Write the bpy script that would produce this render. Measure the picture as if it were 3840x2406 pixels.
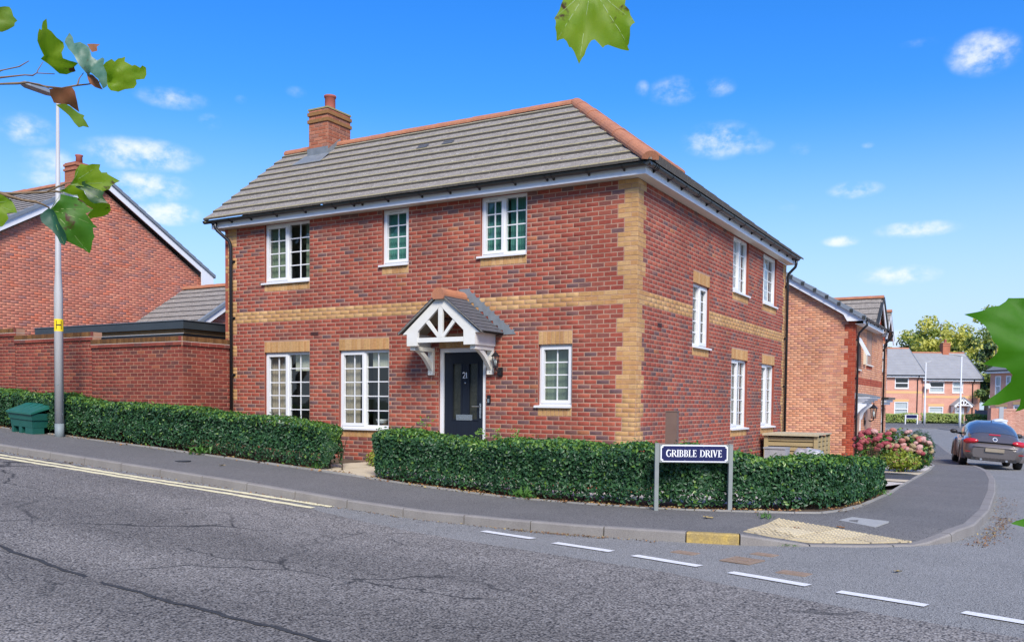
import bpy, math, random
import numpy as np
from mathutils import Vector, Matrix
random.seed(7); rng = np.random.default_rng(11)
R_ = math.radians
for o in list(bpy.data.objects): bpy.data.objects.remove(o)
S = bpy.context.scene
COL = S.collection

# ------------------------------------------------------------ camera, light, sky, exposure
cam = bpy.data.cameras.new('camera'); camo = bpy.data.objects.new('camera', cam); COL.objects.link(camo)
cam.sensor_width = 36; cam.lens = 31.353; cam.shift_y = .1170; cam.clip_start = .05; cam.clip_end = 1500
_r = Vector((.86552, .50079, .009163)); _u = Vector((-.028626, .031194, .999103)); _f = Vector((-.500056, .865006, -.041334))
camo.matrix_world = Matrix(((_r.x, _u.x, -_f.x, 5.3872), (_r.y, _u.y, -_f.y, -13.1990), (_r.z, _u.z, -_f.z, -1.6045), (0, 0, 0, 1)))
S.camera = camo
S.render.resolution_x = 1024; S.render.resolution_y = 641
S.view_settings.view_transform = 'Standard'; S.view_settings.look = 'None'
S.view_settings.gamma = 1; S.view_settings.use_curve_mapping = False
S.view_settings.exposure = 1.05
S.cycles.max_bounces = 8; S.cycles.transparent_max_bounces = 24

SUN_EL, SUN_AZ = 42, 140          # azimuth clockwise from +y
sd = Vector((math.sin(R_(SUN_AZ))*math.cos(R_(SUN_EL)), math.cos(R_(SUN_AZ))*math.cos(R_(SUN_EL)), math.sin(R_(SUN_EL))))
sun = bpy.data.lights.new('sun', 'SUN'); suno = bpy.data.objects.new('sun', sun); COL.objects.link(suno)
sun.energy = 2.5; sun.angle = R_(20); sun.color = (1, .93, .83)
suno.rotation_euler = (-sd).to_track_quat('-Z', 'Y').to_euler(); suno.location = (0, 0, 30)

W = bpy.data.worlds.new('World'); S.world = W; W.use_nodes = True
nt = W.node_tree; nt.nodes.clear()
def wn(t, **k):
    n = nt.nodes.new(t)
    for a, v in k.items(): setattr(n, a, v)
    return n
def wl(a, b): nt.links.new(a, b)
def wm(op, a, b=None, c=None):
    n = wn('ShaderNodeMath', operation=op)
    for i, v in enumerate((a, b, c)):
        if v is None: continue
        if isinstance(v, (int, float)): n.inputs[i].default_value = v
        else: wl(v, n.inputs[i])
    return n.outputs[0]
sky = wn('ShaderNodeTexSky', sky_type='NISHITA'); sky.sun_disc = False
sky.sun_elevation = R_(SUN_EL); sky.sun_rotation = R_(SUN_AZ); sky.air_density = 1.0; sky.dust_density = .3; sky.ozone_density = 2.0
hs = wn('ShaderNodeHueSaturation'); hs.inputs['Saturation'].default_value = 1.42; hs.inputs['Value'].default_value = 1.0
wl(sky.outputs[0], hs.inputs['Color'])
tc = wn('ShaderNodeTexCoord'); sp = wn('ShaderNodeSeparateXYZ'); wl(tc.outputs['Generated'], sp.inputs[0])
az = wm('MULTIPLY', wm('ARCTAN2', sp.outputs[0], sp.outputs[1]), 57.29578)
el = wm('MULTIPLY', wm('ARCSINE', sp.outputs[2]), 57.29578)
cv = wn('ShaderNodeCombineXYZ'); wl(az, cv.inputs[0]); wl(wm('MULTIPLY', el, 1.5), cv.inputs[1])
def wnoise(scale, detail, rough, seed):
    n = wn('ShaderNodeTexNoise'); n.noise_dimensions = '4D'; n.inputs['W'].default_value = seed
    n.inputs['Scale'].default_value = scale; n.inputs['Detail'].default_value = detail; n.inputs['Roughness'].default_value = rough
    wl(cv.outputs[0], n.inputs['Vector']); return n.outputs[0]
n1 = wnoise(.75, 6, .58, 3.1); n2 = wnoise(.2, 3, .5, 8.7); n3 = wnoise(.09, 6, .6, 1.3)
CL = [(-50.80,17.32,1.69,0.47,0.50),(-48.66,16.30,0.60,0.37,0.40),(-46.88,17.67,0.33,0.21,0.25),(-58.36,14.71,1.23,0.66,0.60),(-52.57,14.09,2.73,0.74,0.80),(-57.22,13.09,1.50,0.66,0.50),(-52.12,12.38,2.04,0.67,0.85),(-51.08,10.97,1.58,0.54,0.90),(-57.23,12.30,1.36,0.53,0.50),(-20.04,18.84,1.36,0.65,0.50),(-22.01,19.04,0.41,0.39,0.40),(-17.34,18.93,0.87,0.46,0.40),(-17.28,15.98,1.85,0.84,0.70),(-15.11,15.51,0.95,0.39,0.45),(-12.50,15.17,0.55,0.32,0.30),(-2.70,19.15,1.58,0.88,0.75),(-9.33,12.69,1.28,0.40,0.75),(-10.01,9.81,0.95,0.27,0.80),(-5.93,10.24,1.96,0.38,0.75),(-6.77,7.70,1.85,0.46,0.80),(-6.44,3.97,1.91,0.44,0.90),(-43.65,18.37,0.55,0.26,0.30),(-5.86,20.13,1.09,0.20,0.25),(-8.68,15.10,0.33,0.16,0.35),(-13.04,11.88,0.55,0.21,0.20)]
acc = None
for a, e, sa, se, st in CL:
    da = wm('DIVIDE', wm('SUBTRACT', az, a), sa*1.4); de = wm('DIVIDE', wm('SUBTRACT', el, e), se*1.5)
    v = wm('SUBTRACT', 1, wm('ADD', wm('MULTIPLY', da, da), wm('MULTIPLY', de, de)))
    v = wm('MULTIPLY', wm('MAXIMUM', v, 0), st)
    acc = v if acc is None else wm('MAXIMUM', acc, v)
puff = wm('MULTIPLY', acc, wm('ADD', wm('MULTIPLY', wm('SUBTRACT', n1, .5), 4.6), wm('ADD', wm('MULTIPLY', wm('SUBTRACT', n2, .5), 1.5), .8)))
# the same kind of scattered cloud over the rest of the sky
away = wn('ShaderNodeMapRange'); away.inputs[1].default_value = 25; away.inputs[2].default_value = 50
wl(wm('ABSOLUTE', wm('ADD', az, 30)), away.inputs[0])
gen = wm('MULTIPLY', wm('MULTIPLY', wm('MAXIMUM', wm('SUBTRACT', n3, .50), 0), 5.0), away.outputs[0])
den = wn('ShaderNodeMapRange', interpolation_type='SMOOTHSTEP'); den.inputs[1].default_value = .0; den.inputs[2].default_value = 1.3
wl(wm('MAXIMUM', puff, gen), den.inputs[0])
mx = wn('ShaderNodeMix', data_type='RGBA'); wl(wm('MULTIPLY', den.outputs[0], .85), mx.inputs[0])
tn_ = wn('ShaderNodeMix', data_type='RGBA', blend_type='MULTIPLY'); tn_.inputs[0].default_value = 1; wl(hs.outputs[0], tn_.inputs[6]); tn_.inputs[7].default_value = (.78, .95, 1.28, 1)
hzm = wn('ShaderNodeMapRange', interpolation_type='SMOOTHSTEP'); hzm.inputs[1].default_value = 1; hzm.inputs[2].default_value = 19; hzm.inputs[3].default_value = .92; hzm.inputs[4].default_value = 0; wl(el, hzm.inputs[0])
hm_ = wn('ShaderNodeMix', data_type='RGBA'); wl(hzm.outputs[0], hm_.inputs[0]); wl(tn_.outputs[2], hm_.inputs[6]); hm_.inputs[7].default_value = (3.3, 4.1, 5.3, 1)
wl(hm_.outputs[2], mx.inputs[6]); mx.inputs[7].default_value = (5.6, 5.8, 6.2, 1)
bg = wn('ShaderNodeBackground'); bg.inputs['Strength'].default_value = .09
wl(mx.outputs[2], bg.inputs['Color'])
wo = wn('ShaderNodeOutputWorld'); wl(bg.outputs[0], wo.inputs[0])

# ------------------------------------------------------------ materials
def lin(c):
    return tuple(((v/255)/12.92 if v/255 <= .04045 else ((v/255+.055)/1.055)**2.4) for v in c)
def mul(c, k): return tuple(min(1, v*k) for v in c)
MATS = {}
def mat(name, c1, c2=None, scale=6, rough=.8, bump=0, bscale=40, fine=0, fscale=150, metal=0, spec=.5, sub=0, contrast=.25, coat=0, aniso=None, big=0):
    if name in MATS: return MATS[name]
    m = bpy.data.materials.new(name); m.use_nodes = True; t = m.node_tree; b = t.nodes['Principled BSDF']
    b.inputs['Roughness'].default_value = rough; b.inputs['Metallic'].default_value = metal
    b.inputs['Specular IOR Level'].default_value = spec
    if coat: b.inputs['Coat Weight'].default_value = coat; b.inputs['Coat Roughness'].default_value = .05
    g = t.nodes.new('ShaderNodeNewGeometry')
    vec = g.outputs['Position']
    if aniso:
        mp = t.nodes.new('ShaderNodeMapping'); mp.inputs['Scale'].default_value = aniso; t.links.new(vec, mp.inputs[0]); vec = mp.outputs[0]
    col = None
    if c2 is not None:
        n = t.nodes.new('ShaderNodeTexNoise'); n.inputs['Scale'].default_value = scale; n.inputs['Detail'].default_value = 5
        t.links.new(vec, n.inputs['Vector'])
        mr = t.nodes.new('ShaderNodeMapRange'); mr.inputs[1].default_value = .5-contrast; mr.inputs[2].default_value = .5+contrast
        t.links.new(n.outputs[0], mr.inputs[0])
        x = t.nodes.new('ShaderNodeMix'); x.data_type = 'RGBA'; t.links.new(mr.outputs[0], x.inputs[0])
        x.inputs[6].default_value = (*c1, 1); x.inputs[7].default_value = (*c2, 1); col = x.outputs[2]
    if fine:
        n = t.nodes.new('ShaderNodeTexNoise'); n.inputs['Scale'].default_value = fscale; n.inputs['Detail'].default_value = 3
        t.links.new(vec, n.inputs['Vector'])
        mr = t.nodes.new('ShaderNodeMapRange'); mr.inputs[1].default_value = .3; mr.inputs[2].default_value = .7
        mr.inputs[3].default_value = 1-fine; mr.inputs[4].default_value = 1+fine; t.links.new(n.outputs[0], mr.inputs[0])
        x = t.nodes.new('ShaderNodeMix'); x.data_type = 'RGBA'; x.blend_type = 'MULTIPLY'; x.inputs[0].default_value = 1
        if col: t.links.new(col, x.inputs[6])
        else: x.inputs[6].default_value = (*c1, 1)
        t.links.new(mr.outputs[0], x.inputs[7]); col = x.outputs[2]
    if big:
        n = t.nodes.new('ShaderNodeTexNoise'); n.inputs['Scale'].default_value = .9; n.inputs['Detail'].default_value = 6; n.inputs['Roughness'].default_value = .65
        mp = t.nodes.new('ShaderNodeMapping'); mp.inputs['Scale'].default_value = (1.3, 1.3, .55); t.links.new(g.outputs['Position'], mp.inputs[0]); t.links.new(mp.outputs[0], n.inputs['Vector'])
        mr = t.nodes.new('ShaderNodeMapRange'); mr.inputs[1].default_value = .34; mr.inputs[2].default_value = .66; mr.inputs[3].default_value = 1-big; mr.inputs[4].default_value = 1+big*.6; t.links.new(n.outputs[0], mr.inputs[0])
        x = t.nodes.new('ShaderNodeMix'); x.data_type = 'RGBA'; x.blend_type = 'MULTIPLY'; x.inputs[0].default_value = 1
        if col: t.links.new(col, x.inputs[6])
        else: x.inputs[6].default_value = (*c1, 1)
        t.links.new(mr.outputs[0], x.inputs[7]); col = x.outputs[2]
    if col: t.links.new(col, b.inputs['Base Color'])
    else: b.inputs['Base Color'].default_value = (*c1, 1)
    if bump:
        n = t.nodes.new('ShaderNodeTexNoise'); n.inputs['Scale'].default_value = bscale; n.inputs['Detail'].default_value = 4
        t.links.new(vec, n.inputs['Vector'])
        bp = t.nodes.new('ShaderNodeBump'); bp.inputs['Strength'].default_value = bump; bp.inputs['Distance'].default_value = .01
        t.links.new(n.outputs[0], bp.inputs['Height']); t.links.new(bp.outputs[0], b.inputs['Normal'])
    MATS[name] = m; return m
def leafmat(name, c, c2, trans=.35, rough=.4, scale=9, spec=.5, blotch=0):
    if name in MATS: return MATS[name]
    m = mat(name, c, c2, scale=scale, rough=rough, spec=spec); t = m.node_tree; b = t.nodes['Principled BSDF']
    out = [n for n in t.nodes if n.type == 'OUTPUT_MATERIAL'][0]
    tr = t.nodes.new('ShaderNodeBsdfTranslucent'); src = b.inputs['Base Color'].links[0].from_socket
    hs = t.nodes.new('ShaderNodeHueSaturation'); hs.inputs['Value'].default_value = 1.5; hs.inputs['Saturation'].default_value = 1.1
    if blotch:
        g = t.nodes.new('ShaderNodeNewGeometry'); n = t.nodes.new('ShaderNodeTexNoise'); n.inputs['Scale'].default_value = 22; n.inputs['Detail'].default_value = 4; t.links.new(g.outputs[0], n.inputs['Vector'])
        mr = t.nodes.new('ShaderNodeMapRange'); mr.inputs[1].default_value = .70-blotch; mr.inputs[2].default_value = .76-blotch; t.links.new(n.outputs[0], mr.inputs[0])
        x = t.nodes.new('ShaderNodeMix'); x.data_type = 'RGBA'; t.links.new(mr.outputs[0], x.inputs[0]); t.links.new(src, x.inputs[6]); x.inputs[7].default_value = (.07, .03, .012, 1); src = x.outputs[2]; t.links.new(src, b.inputs['Base Color'])
    t.links.new(src, hs.inputs['Color']); t.links.new(hs.outputs[0], tr.inputs[0])
    x = t.nodes.new('ShaderNodeMixShader'); x.inputs[0].default_value = trans
    t.links.new(b.outputs[0], x.inputs[1]); t.links.new(tr.outputs[0], x.inputs[2]); t.links.new(x.outputs[0], out.inputs[0])
    return m
def glassmat(name, tint=(.9, .95, .93), refl=1.0, rough=.01):
    m = bpy.data.materials.new(name); m.use_nodes = True; t = m.node_tree; t.nodes.clear()
    o = t.nodes.new('ShaderNodeOutputMaterial'); tr = t.nodes.new('ShaderNodeBsdfTransparent'); tr.inputs[0].default_value = (*tint, 1)
    gl = t.nodes.new('ShaderNodeBsdfGlossy'); gl.inputs['Roughness'].default_value = rough
    lw = t.nodes.new('ShaderNodeLayerWeight'); lw.inputs[0].default_value = .5; fr = t.nodes.new('ShaderNodeMath'); fr.operation = 'POWER'; fr.inputs[1].default_value = 4.6; t.links.new(lw.outputs['Facing'], fr.inputs[0])
    mm = t.nodes.new('ShaderNodeMath'); mm.operation = 'MULTIPLY_ADD'; mm.inputs[1].default_value = .95*refl; mm.inputs[2].default_value = .075*refl; mm.use_clamp = True
    t.links.new(fr.outputs[0], mm.inputs[0])
    x = t.nodes.new('ShaderNodeMixShader'); t.links.new(mm.outputs[0], x.inputs[0]); t.links.new(tr.outputs[0], x.inputs[1]); t.links.new(gl.outputs[0], x.inputs[2])
    t.links.new(x.outputs[0], o.inputs[0]); return m

def brickset(tag, cols, k=.8, fine=.16):
    return [mat('%s_%d' % (tag, i), mul(lin(c), k*1.06), mul(lin(c), k*.76), scale=13, rough=.88, fine=fine, fscale=90, spec=.25, aniso=(1, 1, 2.2), bump=.25, bscale=70, big=.17) for i, c in enumerate(cols)]
RED = brickset('red_brick', [(176,90,72),(166,82,67),(184,100,78),(171,95,78),(160,86,71),(149,89,78),(124,93,92),(136,96,90),(130,90,83),(184,116,82)], .84)
REDW = [.23,.20,.15,.13,.10,.08,.04,.035,.03,.005]
CREAM = brickset('cream_brick', [(214,168,112),(208,160,104),(220,176,122),(208,156,102),(202,154,104)], .84, .12)
CRW = [.3,.25,.2,.15,.1]
WALLB = brickset('wall_brick', [(152,76,63),(143,70,59),(160,84,67),(134,71,62),(124,76,68),(172,100,74)], .84)
WBW = [.27,.25,.18,.17,.1,.03]
COPB = brickset('coping_brick', [(140,98,58),(128,88,52),(150,108,66),(118,84,54)], .7)
NBRB = brickset('neighbour_brick', [(200,128,106),(192,120,98),(206,136,110),(178,122,106),(208,122,94),(168,118,108)], 1.12)
NBW = [.3,.25,.2,.12,.08,.05]
BUFF = brickset('pale_orange_brick', [(222,160,122),(216,150,112),(228,168,130),(210,144,114),(198,140,118)], 1.0)
BFW = [.3,.25,.2,.15,.1]
ORG = brickset('orange_brick', [(198,92,64),(190,84,58),(206,102,70)], .76)
MORT = mat('mortar', mul(lin((212,170,144)), .74), mul(lin((184,144,122)), .70), scale=3, rough=.95, big=.2)
MORT_G = mat('grey_mortar', mul(lin((150,130,104)), .8), rough=.95)
MORT_D = mat('dark_mortar', mul(lin((206,160,130)), .8), mul(lin((164,122,100)), .8), scale=3, rough=.95)
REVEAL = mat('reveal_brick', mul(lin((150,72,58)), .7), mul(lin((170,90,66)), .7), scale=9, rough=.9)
WHITE = mat('white_upvc', (.74,.74,.73), rough=.35, spec=.5)
WHITE2 = mat('white_paint', (.76,.75,.70), (.66,.64,.57), scale=4, rough=.55, contrast=.3)
WHITEB = mat('white_board', (.80,.80,.81), (.74,.75,.76), scale=1.5, rough=.5, contrast=.3)
SOFF = mat('shaded_soffit_white', (.66,.62,.54), rough=.6)  # white boards tinted dim and brownish, eaves shade put into the colour
BLACKP = mat('black_plastic', (.012,.012,.014), rough=.32)
GREYG = mat('gutter_grey_black', (.03,.032,.03), (.05,.05,.042), scale=8, rough=.35)
LEAD = mat('lead_flashing', (.17,.19,.20), (.26,.28,.29), scale=7, rough=.55, metal=.2)
TERRA = mat('terracotta_tile', mul(lin((208,138,98)), .76), mul(lin((182,122,94)), .72), scale=4, rough=.85, fine=.2, fscale=60)
TERRP = mat('terracotta_pot', mul(lin((186,104,86)), .78), mul(lin((168,90,76)), .78), scale=5, rough=.8)
GLASS = glassmat('window_glass'); GLASSW = glassmat('far_window_glass', (.8,.85,.85), .8)
ROOM = mat('room_wall', (.46,.45,.37), rough=.95); ROOMF = mat('room_floor', (.26,.20,.13), rough=.8)
CURT = mat('teal_curtain', (.07,.22,.19), (.10,.29,.25), scale=2, rough=.9, aniso=(14,14,.3))
BLIND = mat('cream_blind', (.52,.50,.40), rough=.9); NET = mat('white_net_blind', (.72,.72,.72), (.55,.55,.56), scale=3, rough=.9, aniso=(16,16,.2))
BEIGEC = mat('beige_curtain', (.40,.33,.26), (.28,.24,.19), scale=2, rough=.9, aniso=(14,14,.3))
DOORM = mat('door_navy', (.010,.014,.023), (.014,.019,.03), scale=30, rough=.5, spec=.25, aniso=(1,1,.1))
CHROME = mat('satin_metal', (.6,.6,.6), rough=.25, metal=1)
GALV = mat('galvanised_steel', (.46,.46,.45), (.40,.40,.395), scale=3, rough=.55, metal=.0, aniso=(4,4,.5))
GALVD = mat('grey_paint_band', (.20,.235,.24), rough=.6)

def rooftile_mat(name, a, b, moss):
    m = mat(name, a, b, scale=7, rough=.9, fine=.4, fscale=55, bump=.5, bscale=60); t = m.node_tree; p = t.nodes['Principled BSDF']
    base = p.inputs['Base Color'].links[0].from_socket
    g = t.nodes.new('ShaderNodeNewGeometry')
    n = t.nodes.new('ShaderNodeTexNoise'); n.inputs['Scale'].default_value = 26; n.inputs['Detail'].default_value = 4; t.links.new(g.outputs[0], n.inputs['Vector'])
    mr = t.nodes.new('ShaderNodeMapRange'); mr.inputs[1].default_value = .60; mr.inputs[2].default_value = .68; mr.inputs[4].default_value = .85; t.links.new(n.outputs[0], mr.inputs[0])
    x = t.nodes.new('ShaderNodeMix'); x.data_type = 'RGBA'; t.links.new(mr.outputs[0], x.inputs[0]); t.links.new(base, x.inputs[6]); x.inputs[7].default_value = (*moss, 1)
    t.links.new(x.outputs[2], p.inputs['Base Color']); return m
TILE = rooftile_mat('grey_concrete_tile', (.205,.178,.15), (.285,.255,.22), (.52,.48,.39))
TILE_E = mat('mossy_tile_edge', (.33,.27,.12), (.24,.22,.15), scale=18, rough=.95, fine=.35, fscale=50)
TILE_B = mat('tile_butt_shade', (.045,.04,.04), (.09,.08,.06), scale=30, rough=.95)  # shadow line below each tile course painted into the butt colour
TILE_D = mat('dark_slate_tile', (.07,.075,.085), (.11,.11,.12), scale=9, rough=.75, fine=.3, fscale=60)
TILE_DE = mat('dark_tile_edge', (.035,.035,.04), rough=.9)
VERGE = mat('grey_verge', (.16,.19,.22), (.20,.23,.26), scale=6, rough=.6)

# ------------------------------------------------------------ mesh helpers
class MB:
    def __init__(s): s.v = []; s.f = []; s.m = []
    def quad(s, a, b, c, d, m=0):
        n = len(s.v); s.v += [tuple(a), tuple(b), tuple(c), tuple(d)]; s.f.append((n, n+1, n+2, n+3)); s.m.append(m)
    def poly(s, pts, m=0):
        n = len(s.v); s.v += [tuple(p) for p in pts]; s.f.append(tuple(range(n, n+len(pts)))); s.m.append(m)
    def box(s, x0, x1, y0, y1, z0, z1, m=0, T=None):
        c = [(x0,y0,z0),(x1,y0,z0),(x1,y1,z0),(x0,y1,z0),(x0,y0,z1),(x1,y0,z1),(x1,y1,z1),(x0,y1,z1)]
        if T: c = [tuple(T(*p)) for p in c]
        n = len(s.v); s.v += c
        for q in ((0,3,2,1),(4,5,6,7),(0,1,5,4),(1,2,6,5),(2,3,7,6),(3,0,4,7)): s.f.append(tuple(n+i for i in q)); s.m.append(m)
    def prism(s, pts, d, m=0, m2=None):      # polygon swept by vector d
        k = len(pts); n = len(s.v); d = Vector(d)
        s.v += [tuple(p) for p in pts] + [tuple(Vector(p)+d) for p in pts]
        s.f.append(tuple(range(n, n+k))); s.m.append(m); s.f.append(tuple(range(n+2*k-1, n+k-1, -1))); s.m.append(m)
        for i in range(k):
            j = (i+1) % k; s.f.append((n+j, n+i, n+k+i, n+k+j)); s.m.append(m if m2 is None else m2)
    def tube(s, pts, r, seg=10, m=0, cap=True):
        pts = [Vector(p) for p in pts]; rs = r if isinstance(r, (list, tuple)) else [r]*len(pts)
        rings = []; prev = None
        for i, p in enumerate(pts):
            d = (pts[min(i+1, len(pts)-1)] - pts[max(i-1, 0)]).normalized()
            if prev is None:
                a = d.orthogonal().normalized()
            else:
                a = (prev - d*prev.dot(d)).normalized()
            prev = a; b = d.cross(a); n = len(s.v)
            for k in range(seg):
                t = 2*math.pi*k/seg; s.v.append(tuple(p + (a*math.cos(t)+b*math.sin(t))*rs[i]))
            rings.append(n)
        for i in range(len(rings)-1):
            for k in range(seg):
                k2 = (k+1) % seg; s.f.append((rings[i]+k, rings[i]+k2, rings[i+1]+k2, rings[i+1]+k)); s.m.append(m)
        if cap:
            s.f.append(tuple(rings[0]+k for k in reversed(range(seg)))); s.m.append(m)
            s.f.append(tuple(rings[-1]+k for k in range(seg))); s.m.append(m)
    def lathe(s, o, prof, seg=16, m=0):
        n = len(s.v)
        for r, z in prof:
            for k in range(seg):
                t = 2*math.pi*k/seg; s.v.append((o[0]+r*math.cos(t), o[1]+r*math.sin(t), o[2]+z))
        for i in range(len(prof)-1):
            for k in range(seg):
                k2 = (k+1) % seg; a = n+i*seg; s.f.append((a+k, a+k2, a+seg+k2, a+seg+k)); s.m.append(m)
        s.f.append(tuple(n+(len(prof)-1)*seg+k for k in range(seg))); s.m.append(m)
        s.f.append(tuple(n+k for k in reversed(range(seg)))); s.m.append(m)
    def grid(s, P, m=0):                    # P[i][j] points
        n = len(s.v); r, c = len(P), len(P[0])
        for row in P: s.v += [tuple(p) for p in row]
        for i in range(r-1):
            for j in range(c-1):
                s.f.append((n+i*c+j, n+i*c+j+1, n+(i+1)*c+j+1, n+(i+1)*c+j)); s.m.append(m)
    def mesh(s, name, mats, smooth=False):
        me = bpy.data.meshes.new(name); me.from_pydata(s.v, [], s.f)
        for x in mats: me.materials.append(x)
        me.polygons.foreach_set('material_index', s.m)
        if smooth: me.polygons.foreach_set('use_smooth', [True]*len(s.f))
        me.update(); return me
    def build(s, name, mats, parent=None, smooth=False, **tags):
        if not isinstance(mats, (list, tuple)): mats = [mats]
        return link(s.mesh(name, mats, smooth), name, parent, **tags)
def link(me, name, parent=None, loc=None, rot=None, **tags):
    o = bpy.data.objects.new(name, me); COL.objects.link(o)
    if loc is not None: o.location = loc
    if rot is not None: o.rotation_euler = rot
    if parent is not None:
        o.parent = parent
        if parent.type == 'EMPTY': o.matrix_parent_inverse = Matrix.Translation(-Vector(parent.location))
    for k, v in tags.items(): o[k] = v
    return o
def thing(name, label, cat, loc=(0, 0, 0), group=None):
    o = bpy.data.objects.new(name, None); COL.objects.link(o); o.location = loc; o.empty_display_size = .2
    o['label'] = label; o['category'] = cat
    if group: o['group'] = group
    return o
def np_mesh(name, verts, faces, mats, midx=None, smooth=False):
    me = bpy.data.meshes.new(name); k = faces.shape[1]
    me.vertices.add(len(verts)); me.vertices.foreach_set('co', verts.astype(np.float32).ravel())
    me.loops.add(faces.size); me.loops.foreach_set('vertex_index', faces.astype(np.int32).ravel())
    me.polygons.add(len(faces)); me.polygons.foreach_set('loop_start', np.arange(0, faces.size, k, dtype=np.int32))
    for x in mats: me.materials.append(x)
    if midx is not None: me.polygons.foreach_set('material_index', midx.astype(np.int32))
    if smooth: me.polygons.foreach_set('use_smooth', np.ones(len(faces), dtype=bool))
    me.update(calc_edges=True); me.validate(); return me
def leaves(P, N, size, aspect=.5, fold=.25, up=None):
    """kite-shaped folded leaves: centres P, normals N, lengths size -> verts, faces(3)"""
    n = len(P); N = N/np.linalg.norm(N, axis=1, keepdims=True)
    t = rng.normal(size=(n, 3));
    if up is not None: t = t*.6 + np.array(up)
    t -= N*np.sum(t*N, 1, keepdims=True); t /= np.linalg.norm(t, axis=1, keepdims=True)
    b = np.cross(N, t); L = size[:, None]; w = L*aspect*.5
    a0 = P - t*L*.5; a1 = P + t*L*.5; mid = P - t*L*.06
    l = mid + b*w + N*L*fold*.4; r = mid - b*w + N*L*fold*.4
    V = np.stack([a0, l, a1, r], 1).reshape(-1, 3); i = np.arange(n)[:, None]*4
    F = np.concatenate([i+np.array([[0, 2, 1]]), i+np.array([[0, 3, 2]])], 1).reshape(-1, 3)
    return V, F
class Frame:
    def __init__(s, o, ax, out): s.o = Vector(o); s.ax = Vector(ax); s.out = Vector(out); s.rz = math.atan2(s.ax.y, s.ax.x)
    def __call__(s, a, c, b): return s.o + s.ax*a + s.out*c + Vector((0, 0, b))   # (along, outwards, up)
def lerp(a, b, t): return a+(b-a)*t
def clip(poly, f):                          # keep f(p) >= 0
    out = []
    for i in range(len(poly)):
        a, b = poly[i], poly[(i+1) % len(poly)]; fa, fb = f(a), f(b)
        if fa >= 0: out.append(a)
        if (fa >= 0) != (fb >= 0):
            t = fa/(fa-fb); out.append(tuple(a[k]+(b[k]-a[k])*t for k in range(len(a))))
    return out
def pick(w): return random.choices(range(len(w)), w)[0]

# ------------------------------------------------------------ ground heights
AX = [-60, -40, -20, -11.75, -9.2, -5.9, -4.2, -2.5, -1.2, 0, 60]
AZ = [-1.0, -1.3, -1.88, -2.335, -2.48, -2.675, -2.78, -2.9, -2.965, -2.98, -2.98]
GY = [-60, 0, 4, 14, 20, 30, 40, 50, 60, 68, 90, 100, 400]
GZ = [0, 0, -.03, -.28, -.46, -.50, -.50, -.43, -.31, -.17, .12, .15, .3]
def zt(x, y):
    g = np.interp(y, GY, GZ); a = np.interp(x, AX, AZ)
    k = min(1, max(0, (y-3)/20))            # the side slope fades out along the side street
    return a*(1-k) - 2.98*k + g
KERB = [(-40,-4.05),(-20,-4.05),(-10,-4.05),(-5,-4.05),(0,-4.05),(1.1,-4.04),(2.21,-3.90),(2.76,-3.77),(3.42,-3.45),(3.95,-3.17),(4.44,-2.74),(4.7,-2.2),(4.88,-1.35),(4.97,.5),(4.95,4),(4.82,8.5),(4.6,12.5),(4.28,16),(3.75,20),(3.0,25.6),(2.3,31),(1.5,37.7),(-1.5,41.5),(-6,44)]
INNER = [(-40,-2),(-20,-2),(-10,-2),(-5,-2),(0,-2),(.9,-1.98),(1.5,-1.88),(2.06,-1.69),(2.5,-1.55),(2.8,-1.40),(3.1,-1.23),(3.3,-.7),(3.4,-.15),(3.48,2.57),(3.43,4.7),(3.3,9.5),(3.2,12.5),(3.0,16),(2.5,20),(1.75,25.6),(1.0,31),(.2,36.5),(-2.5,40),(-6.5,42.5)]
def resample(pts, step):
    out = [pts[0]]
    for a, b in zip(pts[:-1], pts[1:]):
        L = math.dist(a, b); n = max(1, int(round(L/step)))
        out += [(lerp(a[0], b[0], k/n), lerp(a[1], b[1], k/n)) for k in range(1, n+1)]
    return out
KP = np.array(resample(KERB, .15)); KS = np.concatenate([[0], np.cumsum(np.linalg.norm(np.diff(KP, axis=0), axis=1))])
def kerb_near(x, y):
    d = np.hypot(KP[:, 0]-x, KP[:, 1]-y); i = int(np.argmin(d)); return d[i], KS[i]
def s_at(x, y): return kerb_near(x, y)[1]
S_A, S_B, S_C, S_D = s_at(2.76,-3.77), s_at(3.42,-3.45), s_at(4.40,-2.78), s_at(4.74,-2.0)
def drop(s): return float(np.interp(s, [S_A, S_B, S_C, S_D], [0, .095, .095, 0]))
def pav_z(x, y):
    d, s = kerb_near(x, y); w = max(0, 1-d/1.7)
    return zt(x, y) - drop(s)*w

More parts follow.
